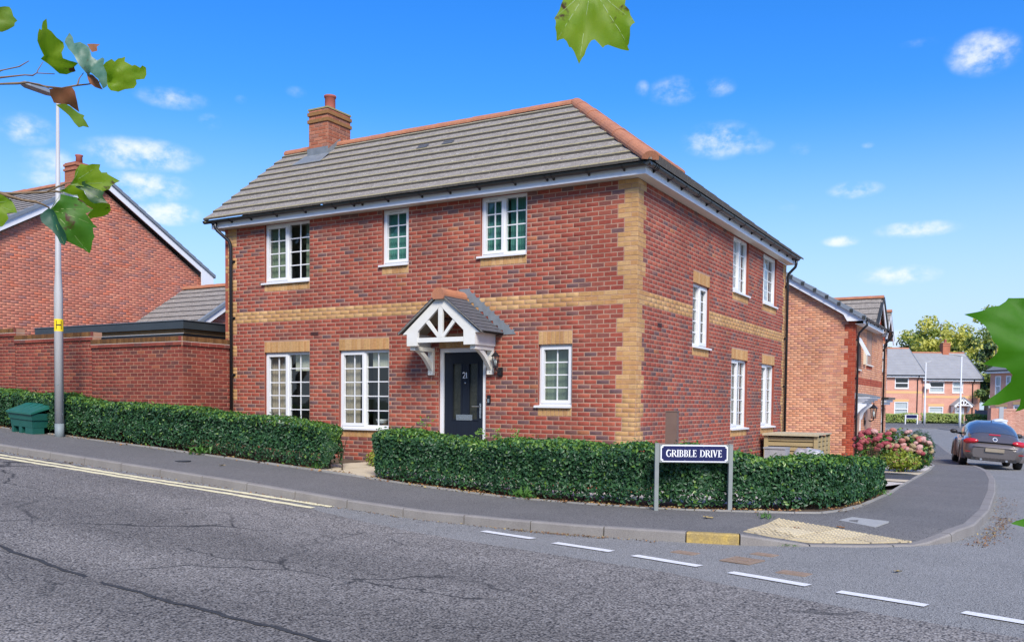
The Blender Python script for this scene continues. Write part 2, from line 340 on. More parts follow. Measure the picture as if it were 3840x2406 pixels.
# ------------------------------------------------------------ road, pavement, kerb
def asphalt(name, c1, c2, stone, sscale, cracks=0, bump=.4, wear=.5):
    m = bpy.data.materials.new(name); m.use_nodes = True; t = m.node_tree; b = t.nodes['Principled BSDF']; b.inputs['Roughness'].default_value = .88
    L = t.links.new; N = t.nodes.new
    g = N('ShaderNodeNewGeometry'); pos = g.outputs[0]
    def mix(a, c, f, bl='MIX'):
        x = N('ShaderNodeMix'); x.data_type = 'RGBA'; x.blend_type = bl
        for s_, v in ((6, a), (7, c)):
            if isinstance(v, tuple): x.inputs[s_].default_value = (*v, 1)
            else: L(v, x.inputs[s_])
        if isinstance(f, float): x.inputs[0].default_value = f
        else: L(f, x.inputs[0])
        return x.outputs[2]
    def rng_(v, a, c, lo=0., hi=1.):
        r = N('ShaderNodeMapRange'); L(v, r.inputs[0])
        for i, q in zip((1, 2, 3, 4), (a, c, lo, hi)): r.inputs[i].default_value = q
        return r.outputs[0]
    def noise(sc, d=4, r=.6):
        n = N('ShaderNodeTexNoise'); n.inputs['Scale'].default_value = sc; n.inputs['Detail'].default_value = d; n.inputs['Roughness'].default_value = r; L(pos, n.inputs['Vector']); return n.outputs[0]
    col = mix(c1, c2, rng_(noise(.7), .35, .65))
    v = N('ShaderNodeTexVoronoi'); v.inputs['Scale'].default_value = sscale; L(pos, v.inputs['Vector'])
    w = N('ShaderNodeSeparateColor'); L(v.outputs['Color'], w.inputs[0])
    col = mix(col, stone, rng_(w.outputs[0], .45, 1.0, 0., .75))
    col = mix(col, (.012, .012, .013), rng_(v.outputs['Distance'], .40, .78, 0., .92))
    col = mix(col, mul(c1, .35), rng_(noise(sscale*.22, 3, .7), .52, .68, 0., wear))
    col = mix(col, mul(stone, .9), rng_(noise(sscale*.5, 2, .6), .58, .66, 0., .5*wear))
    h = v.outputs['Distance']
    if cracks:
        nn = N('ShaderNodeTexNoise'); nn.inputs['Scale'].default_value = 1.6; nn.inputs['Detail'].default_value = 5; L(pos, nn.inputs['Vector'])
        ad = N('ShaderNodeVectorMath'); ad.operation = 'MULTIPLY_ADD'; L(nn.outputs[1], ad.inputs[0]); ad.inputs[1].default_value = (.75, .75, 0); L(pos, ad.inputs[2])
        mp = N('ShaderNodeMapping'); mp.inputs['Scale'].default_value = (.42, .55, 0); L(ad.outputs[0], mp.inputs[0])
        vc = N('ShaderNodeTexVoronoi'); vc.feature = 'DISTANCE_TO_EDGE'; vc.inputs['Scale'].default_value = 1; L(mp.outputs[0], vc.inputs['Vector'])
        gate = rng_(noise(.35, 2), .46, .56)
        cr = rng_(vc.outputs['Distance'], .003, .014, 1., 0.)
        mm = N('ShaderNodeMath'); mm.operation = 'MULTIPLY'; L(cr, mm.inputs[0]); L(gate, mm.inputs[1])
        nf = N('ShaderNodeVectorMath'); nf.operation = 'MULTIPLY_ADD'; L(nn.outputs[1], nf.inputs[0]); nf.inputs[1].default_value = (.5, .5, 0); L(pos, nf.inputs[2])
        m2 = N('ShaderNodeMapping'); m2.inputs['Scale'].default_value = (1.5, 1.9, 0); m2.inputs['Location'].default_value = (3.7, 1.1, 0); L(nf.outputs[0], m2.inputs[0])
        v2 = N('ShaderNodeTexVoronoi'); v2.feature = 'DISTANCE_TO_EDGE'; v2.inputs['Scale'].default_value = 1; L(m2.outputs[0], v2.inputs['Vector'])
        g2 = N('ShaderNodeMath'); g2.operation = 'MULTIPLY'; L(rng_(v2.outputs['Distance'], .004, .022, .8, 0.), g2.inputs[0]); L(rng_(noise(.5, 3), .52, .62), g2.inputs[1])
        col = mix(col, (.03, .029, .027), g2.outputs[0])
        lane = N('ShaderNodeMapping'); lane.inputs['Scale'].default_value = (.10, .75, 0); lane.inputs['Rotation'].default_value = (0, 0, .16); L(pos, lane.inputs[0])
        nl = N('ShaderNodeTexNoise'); nl.inputs['Scale'].default_value = 1; nl.inputs['Detail'].default_value = 3; L(lane.outputs[0], nl.inputs['Vector'])
        col = mix(col, rng_(nl.outputs[0], .35, .65, .74, 1.18), 1.0, 'MULTIPLY')
        mk = N('ShaderNodeMath'); mk.operation = 'MULTIPLY'; L(mm.outputs[0], mk.inputs[0]); mk.inputs[1].default_value = .85
        col = mix(col, (.018, .018, .017), mk.outputs[0])
    L(col, b.inputs['Base Color'])
    bp = N('ShaderNodeBump'); bp.inputs['Strength'].default_value = bump; bp.inputs['Distance'].default_value = .006; bp.invert = True
    L(h, bp.inputs['Height']); L(bp.outputs[0], b.inputs['Normal'])
    return m
A_OLD = asphalt('worn_asphalt', (.185,.167,.146), (.235,.212,.186), (.44,.41,.37), 60, 1, 1.0, .45)
A_NEW = asphalt('newer_asphalt', (.26,.255,.235), (.31,.302,.28), (.42,.41,.38), 95, 0, .5, .3)
A_PAV = asphalt('footway_asphalt', (.165,.155,.142), (.21,.198,.182), (.29,.275,.255), 120, 0, .4, .25)
A_DRV = asphalt('drive_asphalt', (.06,.065,.075), (.075,.08,.09), (.11,.11,.12), 150, 0, .3, .2)
KERBM = mat('kerb_concrete', (.20,.182,.165), (.26,.24,.215), scale=3, rough=.9, fine=.22, fscale=120, bump=.2, bscale=90)
KERBY = mat('yellow_kerb_paint', (.48,.33,.08), (.27,.20,.09), scale=9, rough=.8, fine=.25, fscale=60)
EDGEM = mat('edging_concrete', (.33,.31,.28), (.24,.23,.20), scale=3, rough=.9, fine=.2, fscale=90)
SOIL = mat('leaf_litter_soil', (.06,.04,.025), (.12,.085,.05), scale=14, rough=1, bump=.6, bscale=40, fine=.4, fscale=60)
GRAV = mat('pale_gravel', (.48,.44,.38), (.60,.56,.50), scale=40, rough=.95, bump=.8, bscale=90, fine=.35, fscale=120)
CSLAB = mat('cream_slab', (.55,.47,.33), (.47,.40,.29), scale=4, rough=.9, fine=.12)

def sheet(name, xs, ys, zf, m, **tags):
    P = np.array([[(x, y, zf(x, y)) for x in xs] for y in ys]).reshape(-1, 3); c = len(xs)
    i = (np.arange(len(ys)-1)[:, None]*c + np.arange(c-1)[None]).ravel()
    F = np.stack([i, i+1, i+c+1, i+c], 1)
    return link(np_mesh(name, P, F, [m], smooth=True), name, **tags)
gx = [-400, -200, -100, -60] + list(np.arange(-40, 20.1, 1.0)) + [30, 45, 60, 100, 200, 400]
gy = [-400, -200, -100, -60, -40, -30] + list(np.arange(-22, 50.1, 1.0)) + [55, 60, 68, 80, 90, 100, 150, 250, 500, 900]
GRASSY = mat('rough_grass', (.07,.10,.03), (.10,.12,.04), scale=2, rough=1)
sheet('ground', gx, gy, lambda x, y: zt(x, y)-.35, GRASSY, kind='structure')
rx = list(np.arange(-60, 60.1, .75)); ry = list(np.arange(-24, 100.1, .75))
sheet('road', rx, ry, lambda x, y: zt(x, y)-.11, A_NEW, kind='structure')
# the older, worn carriageway: ends on a straight seam across the junction mouth
def seam(x): return float(np.interp(x, [-60,-3.4,-2.47,.06,2.64,3.31,4.49,5.41,14,60], [-4.2,-4.22,-4.53,-5.11,-5.68,-5.96,-6.37,-6.6,-9.2,-24]))
mx_ = sorted(set(list(np.arange(-60, 30.1, .75))+[-3.4,-2.47,.06,2.64,3.31,4.49,5.41]))
P = []; nrow = 26
for j in range(nrow):
    for x in mx_:
        y = lerp(-24.0, seam(x), (j/(nrow-1))**.6) if seam(x) > -24 else -24.0
        P.append((x, y, zt(x, y)-.106))
c = len(mx_); i = (np.arange(nrow-1)[:, None]*c + np.arange(c-1)[None]).ravel()
link(np_mesh('old_road', np.array(P), np.stack([i, i+1, i+c+1, i+c], 1), [A_OLD], smooth=True), 'worn_road', kind='structure')
# long settled joint along the old road, a low step
SEAMT = mat('road_joint_tar', (.022,.022,.023), (.05,.05,.05), scale=9, rough=.9)
b = MB(); pts = resample([(-9, -7.35), (-6,-7.9), (-2.98,-8.40), (-.21,-8.78), (1.83,-9.05), (4.5,-9.5)], .12); prev = None
for k, (x, y) in enumerate(pts):
    w = .008+.007*abs(math.sin(k*1.7))+.006*abs(math.sin(k*.61)); y += .012*math.sin(k*.9)+.01*math.sin(k*2.3)
    cur = (Vector((x, y-w-.006, zt(x, y)-.1015)), Vector((x, y+w+.006, zt(x, y)-.1015)))
    if prev: b.quad(prev[0], cur[0], cur[1], prev[1])
    prev = cur
b.build('road_joint', SEAMT, kind='structure')
# pavement between the garden edging and the kerb
P = []; NC = 9; rows = []
for (i0, k0), (i1, k1) in zip(zip(INNER[:-1], KERB[:-1]), zip(INNER[1:], KERB[1:])):
    n = max(1, int(max(math.dist(k0, k1), math.dist(i0, i1))/.35))
    rows += [((lerp(i0[0], i1[0], q/n), lerp(i0[1], i1[1], q/n)), (lerp(k0[0], k1[0], q/n), lerp(k0[1], k1[1], q/n))) for q in range(n)]
rows.append((INNER[-1], KERB[-1]))
for ip, kp in rows:
    d = math.dist(ip, kp); f = (d-.12)/d
    for j in range(NC):
        x = lerp(ip[0], kp[0], f*j/(NC-1)); y = lerp(ip[1], kp[1], f*j/(NC-1)); P.append((x, y, pav_z(x, y)-.003))
i = (np.arange(len(rows)-1)[:, None]*NC + np.arange(NC-1)[None]).ravel()
pav = link(np_mesh('pavement', np.array(P), np.stack([i, i+NC, i+NC+1, i+1], 1)[:, ::-1], [A_PAV], smooth=True), 'pavement', kind='structure')
# kerb stones, one by one
kerb = thing('kerb', 'run of grey concrete kerb stones edging the pavement round the corner', 'kerb', (0, -4.05, -3.0))
del kerb['label']; del kerb['category']; kerb['kind'] = 'structure'
def kp_at(s):
    x = float(np.interp(s, KS, KP[:, 0])); y = float(np.interp(s, KS, KP[:, 1])); e = .12
    dx = float(np.interp(s+e, KS, KP[:, 0])-np.interp(s-e, KS, KP[:, 0])); dy = float(np.interp(s+e, KS, KP[:, 1])-np.interp(s-e, KS, KP[:, 1])); l = math.hypot(dx, dy)
    return x, y, -dy/l, dx/l
cuts = []; s = S_A - .57
while s > s_at(-24, -4.05): cuts.append(s); s -= .93
cuts = cuts[::-1] + [S_A]; s = S_A+.46; nxt = S_B+.0
cuts += [S_B]; s = S_B
while s < KS[-1]-1: s += .915; cuts.append(s)
for s0, s1 in zip(cuts[:-1], cuts[1:]):
    b = MB(); sec = []; j = random.uniform(-.004, .004)
    for q in range(5):
        s = lerp(s0+.008, s1-.008, q/4); x, y, nx, ny = kp_at(s); z = zt(x, y)-drop(s)+j*.5
        pr = [(.125, -.25), (.125, 0), (.022, .002), (.004, -.014), (-.006, -.25)]
        sec.append([(x+nx*a, y+ny*a, z+h) for a, h in pr])
    b.grid(sec); b.poly(sec[0]); b.poly(sec[-1][::-1])
    yel = abs(s0-(S_A-.57)) < .02
    o = b.build('kerb_stone', KERBY if yel else KERBM, kerb)
    if yel: o['label'] = 'kerb stone painted yellow'
# edging kerb at the back of the pavement
b = MB()
edge = thing('edging', 'x', 'x', (0, -2, -3)); del edge['label']; del edge['category']; edge['kind'] = 'structure'
ep = resample(INNER[1:19], .915)
for a, c2 in zip(ep[:-1], ep[1:]):
    b = MB(); dx, dy = c2[0]-a[0], c2[1]-a[1]; l = math.hypot(dx, dy); nx, ny = -dy/l*.025, dx/l*.025
    z0, z1 = zt(*a)+random.uniform(.0, .014), zt(*c2)+random.uniform(.0, .014); g = .004/l
    a2 = (a[0]+dx*g, a[1]+dy*g); c3 = (c2[0]-dx*g, c2[1]-dy*g)
    b.prism([(a2[0]-nx, a2[1]-ny, z0-.15), (c3[0]-nx, c3[1]-ny, z1-.15), (c3[0]-nx, c3[1]-ny, z1+.012), (a2[0]-nx, a2[1]-ny, z0+.012)], (2*nx, 2*ny, 0))
    b.build('edging_stone', EDGEM, edge)
# ground of the front gardens behind the edging
def poly_sheet(name, pts, m, dz=0, step=.5, zf=None, **tags):
    xs = [p[0] for p in pts]; ys = [p[1] for p in pts]; zf = zf or zt
    b = MB(); x = min(xs)
    while x < max(xs):
        y = min(ys)
        while y < max(ys):
            q = [(x, y), (x+step, y), (x+step, y+step), (x, y+step)]
            for i in range(len(pts)):
                a, c2 = pts[i], pts[(i+1) % len(pts)]
                q = clip(q, lambda p: (c2[0]-a[0])*(p[1]-a[1])-(c2[1]-a[1])*(p[0]-a[0]))
                if len(q) < 3: break
            if len(q) >= 3: b.poly([(p[0], p[1], zf(*p)+dz) for p in q])
            y += step
        x += step
    return b.build(name, m, **tags)
poly_sheet('soil_bed', [(-30,-2),(-4.2,-2),(-4.2,1),(-30,1)], SOIL, -.01, kind='structure')
poly_sheet('soil_bed', [(-3.75,-2),(.9,-2),(.9,-1.05),(-3.75,-1.05)], SOIL, -.01, kind='structure')
b = MB()
band = [p for p in resample(INNER[4:14], .3)]
for a, c2 in zip(band[:-1], band[1:]):
    ca = Vector((1.0, 3.0)); q = []
    for p in (a, c2):
        d = (ca-Vector(p)).normalized()*1.0; q.append((p[0]+d.x, p[1]+d.y))
    b.quad(*[(p[0], p[1], zt(*p)-.006) for p in (a, c2, q[1], q[0])])
b.build('soil_bed', SOIL, kind='structure')
poly_sheet('garden_gravel', [(-3.6,-1.05),(2.2,-1.05),(2.4,0),(-3.6,0)], GRAV, -.012, kind='structure')
poly_sheet('garden_gravel', [(0,0),(2.4,0),(3.0,3),(3.4,5.4),(3.3,6.4),(0,6.4)], GRAV, -.012, kind='structure')
poly_sheet('garden_gravel', [(0,6.4),(3.3,6.4),(3.1,16.4),(0,16.4)], GRAV, -.014, kind='structure')
gp = thing('garden_path', 'x', 'x', (-4.2, -1.2, -2.8)); del gp['label']; del gp['category']; gp['kind'] = 'structure'
for ix in range(3):
    for iy in range(4):
        x0, y0 = -5.3+ix*.56, -1.98+iy*.5; b = MB(); x1, y1 = x0+.55, y0+.49; j = random.uniform(0, .006)
        b.prism([(x0, y0, zt(x0, y0)+j), (x1, y0, zt(x1, y0)+j), (x1, y1, zt(x1, y1)+j), (x0, y1, zt(x0, y1)+j)], (0, 0, -.05)); b.build('paving_slab', CSLAB, gp)
# driveway of the house behind the corner plot, with cream block edging
poly_sheet('driveway', [(.3,6.9),(3.40,6.5),(3.33,9.0),(.3,9.2)], A_DRV, .002, kind='structure')
for pts in ([(.3,6.2),(3.42,5.6),(3.40,6.5),(.3,6.9)], [(.3,9.2),(3.33,9.0),(3.30,10.2),(2.4,10.2),(.3,9.8)]):
    poly_sheet('cream_strip', pts, CSLAB, .003, kind='structure')

# ------------------------------------------------------------ road paint
YEL = mat('yellow_line_paint', (.82,.73,.44), (.64,.57,.36), scale=14, rough=.8, fine=.2, fscale=80)
WHP = mat('white_line_paint', (.80,.79,.77), (.62,.61,.59), scale=26, rough=.75, contrast=.25, fine=.15, fscale=120)
def strip(name, pts, w, m, dz=-.1015, ragged=0, **tags):
    b = MB(); pr = None; q = resample(pts, .12)
    for k, (x, y) in enumerate(q):
        a = q[max(0, k-1)]; c2 = q[min(len(q)-1, k+1)]; dx, dy = c2[0]-a[0], c2[1]-a[1]; l = math.hypot(dx, dy); nx, ny = -dy/l*w/2, dx/l*w/2
        e1, e2 = 1+random.uniform(-ragged, ragged), 1+random.uniform(-ragged, ragged)
        cur = ((x-nx*e1, y-ny*e1, zt(x, y)+dz), (x+nx*e2, y+ny*e2, zt(x, y)+dz))
        if pr: b.quad(pr[0], cur[0], cur[1], pr[1])
        pr = cur
    return b.build(name, m, **tags)
strip('yellow_line', [(-30,-4.42),(-9.7,-4.42),(-6,-4.38),(-2.62,-4.14)], .12, YEL, ragged=.25, kind='structure')
strip('yellow_line', [(-30,-4.64),(-9.7,-4.64),(-6,-4.56),(-2.70,-4.42)], .12, YEL, ragged=.25, kind='structure')
for a, c2 in [((-.06,-4.42),(.70,-4.61)), ((1.04,-4.74),(1.78,-4.92)), ((2.06,-5.02),(2.8,-5.24)), ((3.13,-5.38),(3.85,-5.61)), ((4.11,-5.73),(4.77,-5.90)), ((5.02,-5.99),(5.7,-6.2)), ((6.0,-6.3),(6.7,-6.52))]:
    strip('lane_dash', [a, c2], .115, WHP, ragged=.06, kind='structure')

# ------------------------------------------------------------ ironwork in the road, tactile slabs, service cover
IRON = mat('rusty_iron', (.24,.17,.12), (.32,.23,.16), scale=18, rough=.8, fine=.25)
IROND = mat('dark_slot', (.02,.016,.014), rough=.9)
def local(cx, cy, ang):
    ca, sa = math.cos(ang), math.sin(ang)
    return lambda x, y, z: (cx+x*ca-y*sa, cy+x*sa+y*ca, z)
def gully(cx, cy, ang):
    z = zt(cx, cy)-.11; T = local(cx, cy, ang); t = thing('drain_grate', 'rusty square road drain grate with open slots beside the dropped kerb', 'drain', (cx, cy, z))
    b = MB(); w = .155
    for x0, x1, y0, y1 in ((-w,w,-w,-w+.03),(-w,w,w-.03,w),(-w,-w+.03,-w+.03,w-.03),(w-.03,w,-w+.03,w-.03)): b.box(x0, x1, y0, y1, z, z+.012, 0, T)
    b.build('frame', IRON, t)
    b = MB(); b.box(-w, w, -w, w, z-.02, z+.004, 0, T); b.build('pit', IROND, t)
    for k in range(6):
        b = MB(); x = -w+.034+k*.0415; b.box(x, x+.021, -w+.035, w-.035, z+.001, z+.011, 0, T); b.build('bar', IRON, t)
    b = MB(); b.box(-w+.04, w-.04, -.02, .02, z+.002, z+.0125, 0, T); b.build('cross_bar', IRON, t)
gully(3.05, -4.72, -.25)
def cover(cx, cy, w, h, ang, label):
    z = zt(cx, cy)-.11; T = local(cx, cy, ang); t = thing('utility_cover', label, 'cover', (cx, cy, z), 'small iron covers in the road')
    b = MB(); b.box(-w, w, -h, h, z, z+.007, 0, T); b.build('frame', IRON, t)
    for k in range(5):
        b = MB(); x = -w+.02+k*(2*w-.04)/5; b.box(x+.005, x+(2*w-.04)/5-.005, -h+.02, h-.02, z+.006, z+.011, 0, T); b.build('rib', IRON, t)
cover(2.43, -4.57, .13, .075, -.25, 'small iron cover left of the square drain grate')
cover(3.14, -4.24, .12, .075, -.25, 'small iron cover between the square drain grate and the kerb')
cover(3.62, -5.10, .135, .085, -.2, 'small iron cover near the fourth white dash, nearest the camera')
TACT = mat('buff_tactile', (.56,.46,.27), (.46,.38,.24), scale=5, rough=.9, fine=.2, fscale=90)
TACTS = [TACT, mat('buff_tactile_b', (.50,.41,.25), (.42,.35,.23), scale=5, rough=.9, fine=.2, fscale=90), mat('buff_tactile_c', (.60,.50,.31), (.50,.42,.27), scale=5, rough=.9, fine=.2, fscale=90)]
tp = thing('tactile_paving', 'x', 'x', (3.2, -2.9, -3)); del tp['label']; del tp['category']; tp['kind'] = 'structure'
TPoly = [(2.70,-3.42),(3.40,-3.30),(3.90,-3.03),(4.33,-2.66),(2.76,-2.08)]
e1 = Vector((.93, -.365)).normalized(); e2 = Vector((-e1.y, e1.x)); O2 = Vector((2.76, -2.08))
for i1 in range(-2, 6):
    for i2 in range(-6, 1):
        q = [tuple(O2+e1*(i1+a)*.4+e2*(i2+c2)*.4) for a, c2 in ((.028,.028),(.972,.028),(.972,.972),(.028,.972))]
        for k in range(len(TPoly)):
            a, c2 = TPoly[k], TPoly[(k+1) % len(TPoly)]
            q = clip(q, lambda p: (c2[0]-a[0])*(p[1]-a[1])-(c2[1]-a[1])*(p[0]-a[0]))
            if len(q) < 3: break
        if len(q) < 3: continue
        b = MB(); j = random.uniform(.010, .016)
        b.prism([(p[0], p[1], pav_z(*p)+j) for p in q], (0, 0, -.05))
        for u in range(6):
            for v in range(6):
                p = O2+e1*(i1+(u+.5)/6)*.4+e2*(i2+(v+.5)/6)*.4
                ok = all((TPoly[(k+1)%5][0]-TPoly[k][0])*(p.y-TPoly[k][1])-(TPoly[(k+1)%5][1]-TPoly[k][1])*(p.x-TPoly[k][0]) > .02 for k in range(5))
                if ok:
                    z = pav_z(p.x, p.y)+j; n = len(b.v)
                    for r, h in ((.016, 0), (.010, .009)):
                        for g in range(6): b.v.append((p.x+r*math.cos(g*1.0472), p.y+r*math.sin(g*1.0472), z+h))
                    for g in range(6): b.f.append((n+g, n+(g+1) % 6, n+6+(g+1) % 6, n+6+g)); b.m.append(0)
                    b.f.append(tuple(n+6+g for g in range(6))); b.m.append(0)
        b.build('tactile_slab', TACTS[random.randrange(3)], tp)
cc = [(3.52,-1.45),(3.42,-1.80),(3.87,-2.06),(3.97,-1.64)]
b = MB(); b.prism([(x, y, pav_z(x, y)+.006) for x, y in cc], (0, 0, -.04))
sc_ = b.build('service_cover', mat('pale_concrete', (.36,.36,.34), (.29,.29,.28), scale=6, rough=.9, fine=.2), None)
sc_['label'] = 'pale concrete service cover set in the pavement above the tactile slabs'; sc_['category'] = 'cover'
b = MB(); b.lathe((-6.9, -3.0, zt(-6.9, -3.0)), [(.13, .001), (.13, .006), (.11, .006)], 16)
wc = b.build('stopcock_cover', mat('dark_iron', (.035,.04,.045), rough=.6)); wc['label'] = 'dark round stopcock cover in the pavement right of the lamp post'; wc['category'] = 'cover'

# ------------------------------------------------------------ brick walls
BRICK_MESH = {}
def brick_mesh(mats, mi, L, H=.065, D=.018):
    key = (mats[mi].name, round(L, 2), round(H, 3))
    if key not in BRICK_MESH:
        b = MB(); l = round(L, 2); e = .004
        # a slightly arrised block: front face inset, edges eased
        f = [(e, 0, e), (l-e, 0, e), (l-e, 0, H-e), (e, 0, H-e)]; g = [(0, e, 0), (l, e, 0), (l, e, H), (0, e, H)]; k = [(0, D, 0), (l, D, 0), (l, D, H), (0, D, H)]
        b.poly(f)
        for i in range(4):
            j = (i+1) % 4; b.quad(f[j], f[i], g[i], g[j]); b.quad(g[j], g[i], k[i], k[j])
        b.f = [t[::-1] if False else t for t in b.f]
        BRICK_MESH[key] = b.mesh('brick', [mats[mi]])
    return BRICK_MESH[key]
def brick_wall(root, fr, lay, n_ind=0, near=None, bulk='brickwork'):
    """lay: list of (a0, a1, b0, H, mats, mi). The n_ind nearest 'near' become objects of their own."""
    lay = [q for q in lay if q[1]-q[0] > .018]
    if n_ind:
        lay.sort(key=lambda q: (fr((q[0]+q[1])/2, 0, q[2]) - near).length)
    for q in lay[:n_ind]:
        me = brick_mesh(q[4], q[5], q[1]-q[0], q[3])
        link(me, 'brick', root, loc=fr(q[0], random.uniform(-.0012, .0012), q[2]), rot=(0, 0, fr.rz))
    rest = lay[n_ind:]
    if not rest: return
    names = []; idx = {}
    for q in rest:
        m = q[4][q[5]]
        if m.name not in idx: idx[m.name] = len(names); names.append(m)
    A = np.array([(q[0], q[1], q[2], q[2]+q[3]) for q in rest]); n = len(A)
    c = rng.uniform(-.0012, .0012, n); D = .018; e = .004
    def P(a, cc, bb):
        return np.array(fr.o)[None]+a[:, None]*np.array(fr.ax)+cc[:, None]*np.array(fr.out)+bb[:, None]*np.array((0, 0, 1.))
    a0, a1, b0, b1 = A.T
    V = np.stack([P(a0+e, c, b0+e), P(a1-e, c, b0+e), P(a1-e, c, b1-e), P(a0+e, c, b1-e),
                  P(a0, c-e, b0), P(a1, c-e, b0), P(a1, c-e, b1), P(a0, c-e, b1),
                  P(a0, c-D, b0), P(a1, c-D, b0), P(a1, c-D, b1), P(a0, c-D, b1)], 1).reshape(-1, 3)
    q4 = [(0, 1, 2, 3)]
    for i in range(4):
        j = (i+1) % 4; q4 += [(j, i, 4+i, 4+j), (4+j, 4+i, 8+i, 8+j)]
    F = (np.arange(n)[:, None, None]*12 + np.array(q4)[None]).reshape(-1, 4)
    mi = np.repeat(np.array([idx[q[4][q[5]].name] for q in rest]), 9)
    o = link(np_mesh(bulk, V, F, names, mi), bulk, root); o['kind'] = 'stuff'
def course_layout(a0, a1, z0, n, cut, pal, bond=0., zone=None, gap=.010, lo=0.):
    """stretcher bond between a0 and a1; cut: [(x0,x1,b0,b1)] left out; zone(k,b) -> [(x0,x1,mats,weights)] other brick in that course"""
    out = []
    for k in range(n):
        b = z0+k*.075; segs = [(a0, a1, pal[0], pal[1], .012)]
        zs = zone(k, b) if zone else []
        def sub(segs, x0, x1):
            r = []
            for s in segs:
                if x1 <= s[0] or x0 >= s[1]: r.append(s); continue
                if x0 > s[0]: r.append((s[0], x0, *s[2:]))
                if x1 < s[1]: r.append((x1, s[1], *s[2:]))
            return r
        for z in zs:
            segs = sub(segs, z[0], z[1]); segs.append((z[0], z[1], z[2], z[3], .007))
        for c in cut:
            bb = c[4](b+.0375) if len(c) > 4 else (c[0], c[1])
            if c[2]-.02 < b+.0325 < c[3]+.02: segs = sub(segs, *bb)
        for s0, s1, mats, wts, g in segs:
            if s1-s0 < .03: continue
            ph = bond + (.1125 if k % 2 else 0); x = math.floor((s0-ph)/.225)*.225+ph
            while x < s1-1e-6:
                l, r = max(x, s0), min(x+.225, s1)
                if r-l < .045 and r < s1-1e-6: x += .225; continue      # no slivers at a jamb
                if l > s0+1e-6 and l-s0 < .045: l = s0
                if s1-r < .045: r = s1
                out.append((l+g/2, r-g/2, b+g/2, .075-g, mats, pick(wts)))
                if r >= s1-1e-6: break
                x += .225
    return out
def soldier(root, fr, a0, a1, b0, H, mats, wts, name='soldier_brick'):
    n = max(1, round((a1-a0)/.075)); w = (a1-a0)/n
    for k in range(n):
        me = brick_mesh(mats, pick(wts), w-.005, H-.006); link(me, name, root, loc=fr(a0+k*w+.0025, .002+random.uniform(-.001, .001), b0+.003), rot=(0, 0, fr.rz))
def wall_shell(name, root, fr, a0, a1, b0, b1, ops, m, back=-.14, front=-.003, rev=REVEAL, gable=None):
    """mortar sheet with openings and brick-coloured reveals"""
    b = MB(); xs = sorted(set([a0, a1]+[v for o in ops for v in o[:2]])); zs = sorted(set([b0, b1]+[v for o in ops for v in o[2:4]]))
    ins = lambda x, z: any(o[0] < x < o[1] and o[2] < z < o[3] for o in ops)
    for i in range(len(xs)-1):
        for j in range(len(zs)-1):
            x, X, z, Z = xs[i], xs[i+1], zs[j], zs[j+1]
            if ins((x+X)/2, (z+Z)/2): continue
            b.quad(fr(x, front, z), fr(X, front, z), fr(X, front, Z), fr(x, front, Z))
            b.quad(fr(X, back, z), fr(x, back, z), fr(x, back, Z), fr(X, back, Z))
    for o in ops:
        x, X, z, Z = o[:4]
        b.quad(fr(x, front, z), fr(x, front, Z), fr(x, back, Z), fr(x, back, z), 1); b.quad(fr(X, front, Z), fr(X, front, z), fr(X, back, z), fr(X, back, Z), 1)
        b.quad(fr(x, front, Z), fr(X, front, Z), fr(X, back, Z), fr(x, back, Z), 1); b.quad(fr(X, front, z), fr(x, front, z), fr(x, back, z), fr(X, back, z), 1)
    if gable:
        b.poly([fr(a, front, z) for a, z in gable]); b.poly([fr(a, back, z) for a, z in gable][::-1])
    return b.build(name, [m, rev], root)
def FB(b, fr, a0, a1, c0, c1, z0, z1, m=0):
    b.box(a0, a1, c0, c1, z0, z1, m, lambda a, c, z: fr(a, c, z))
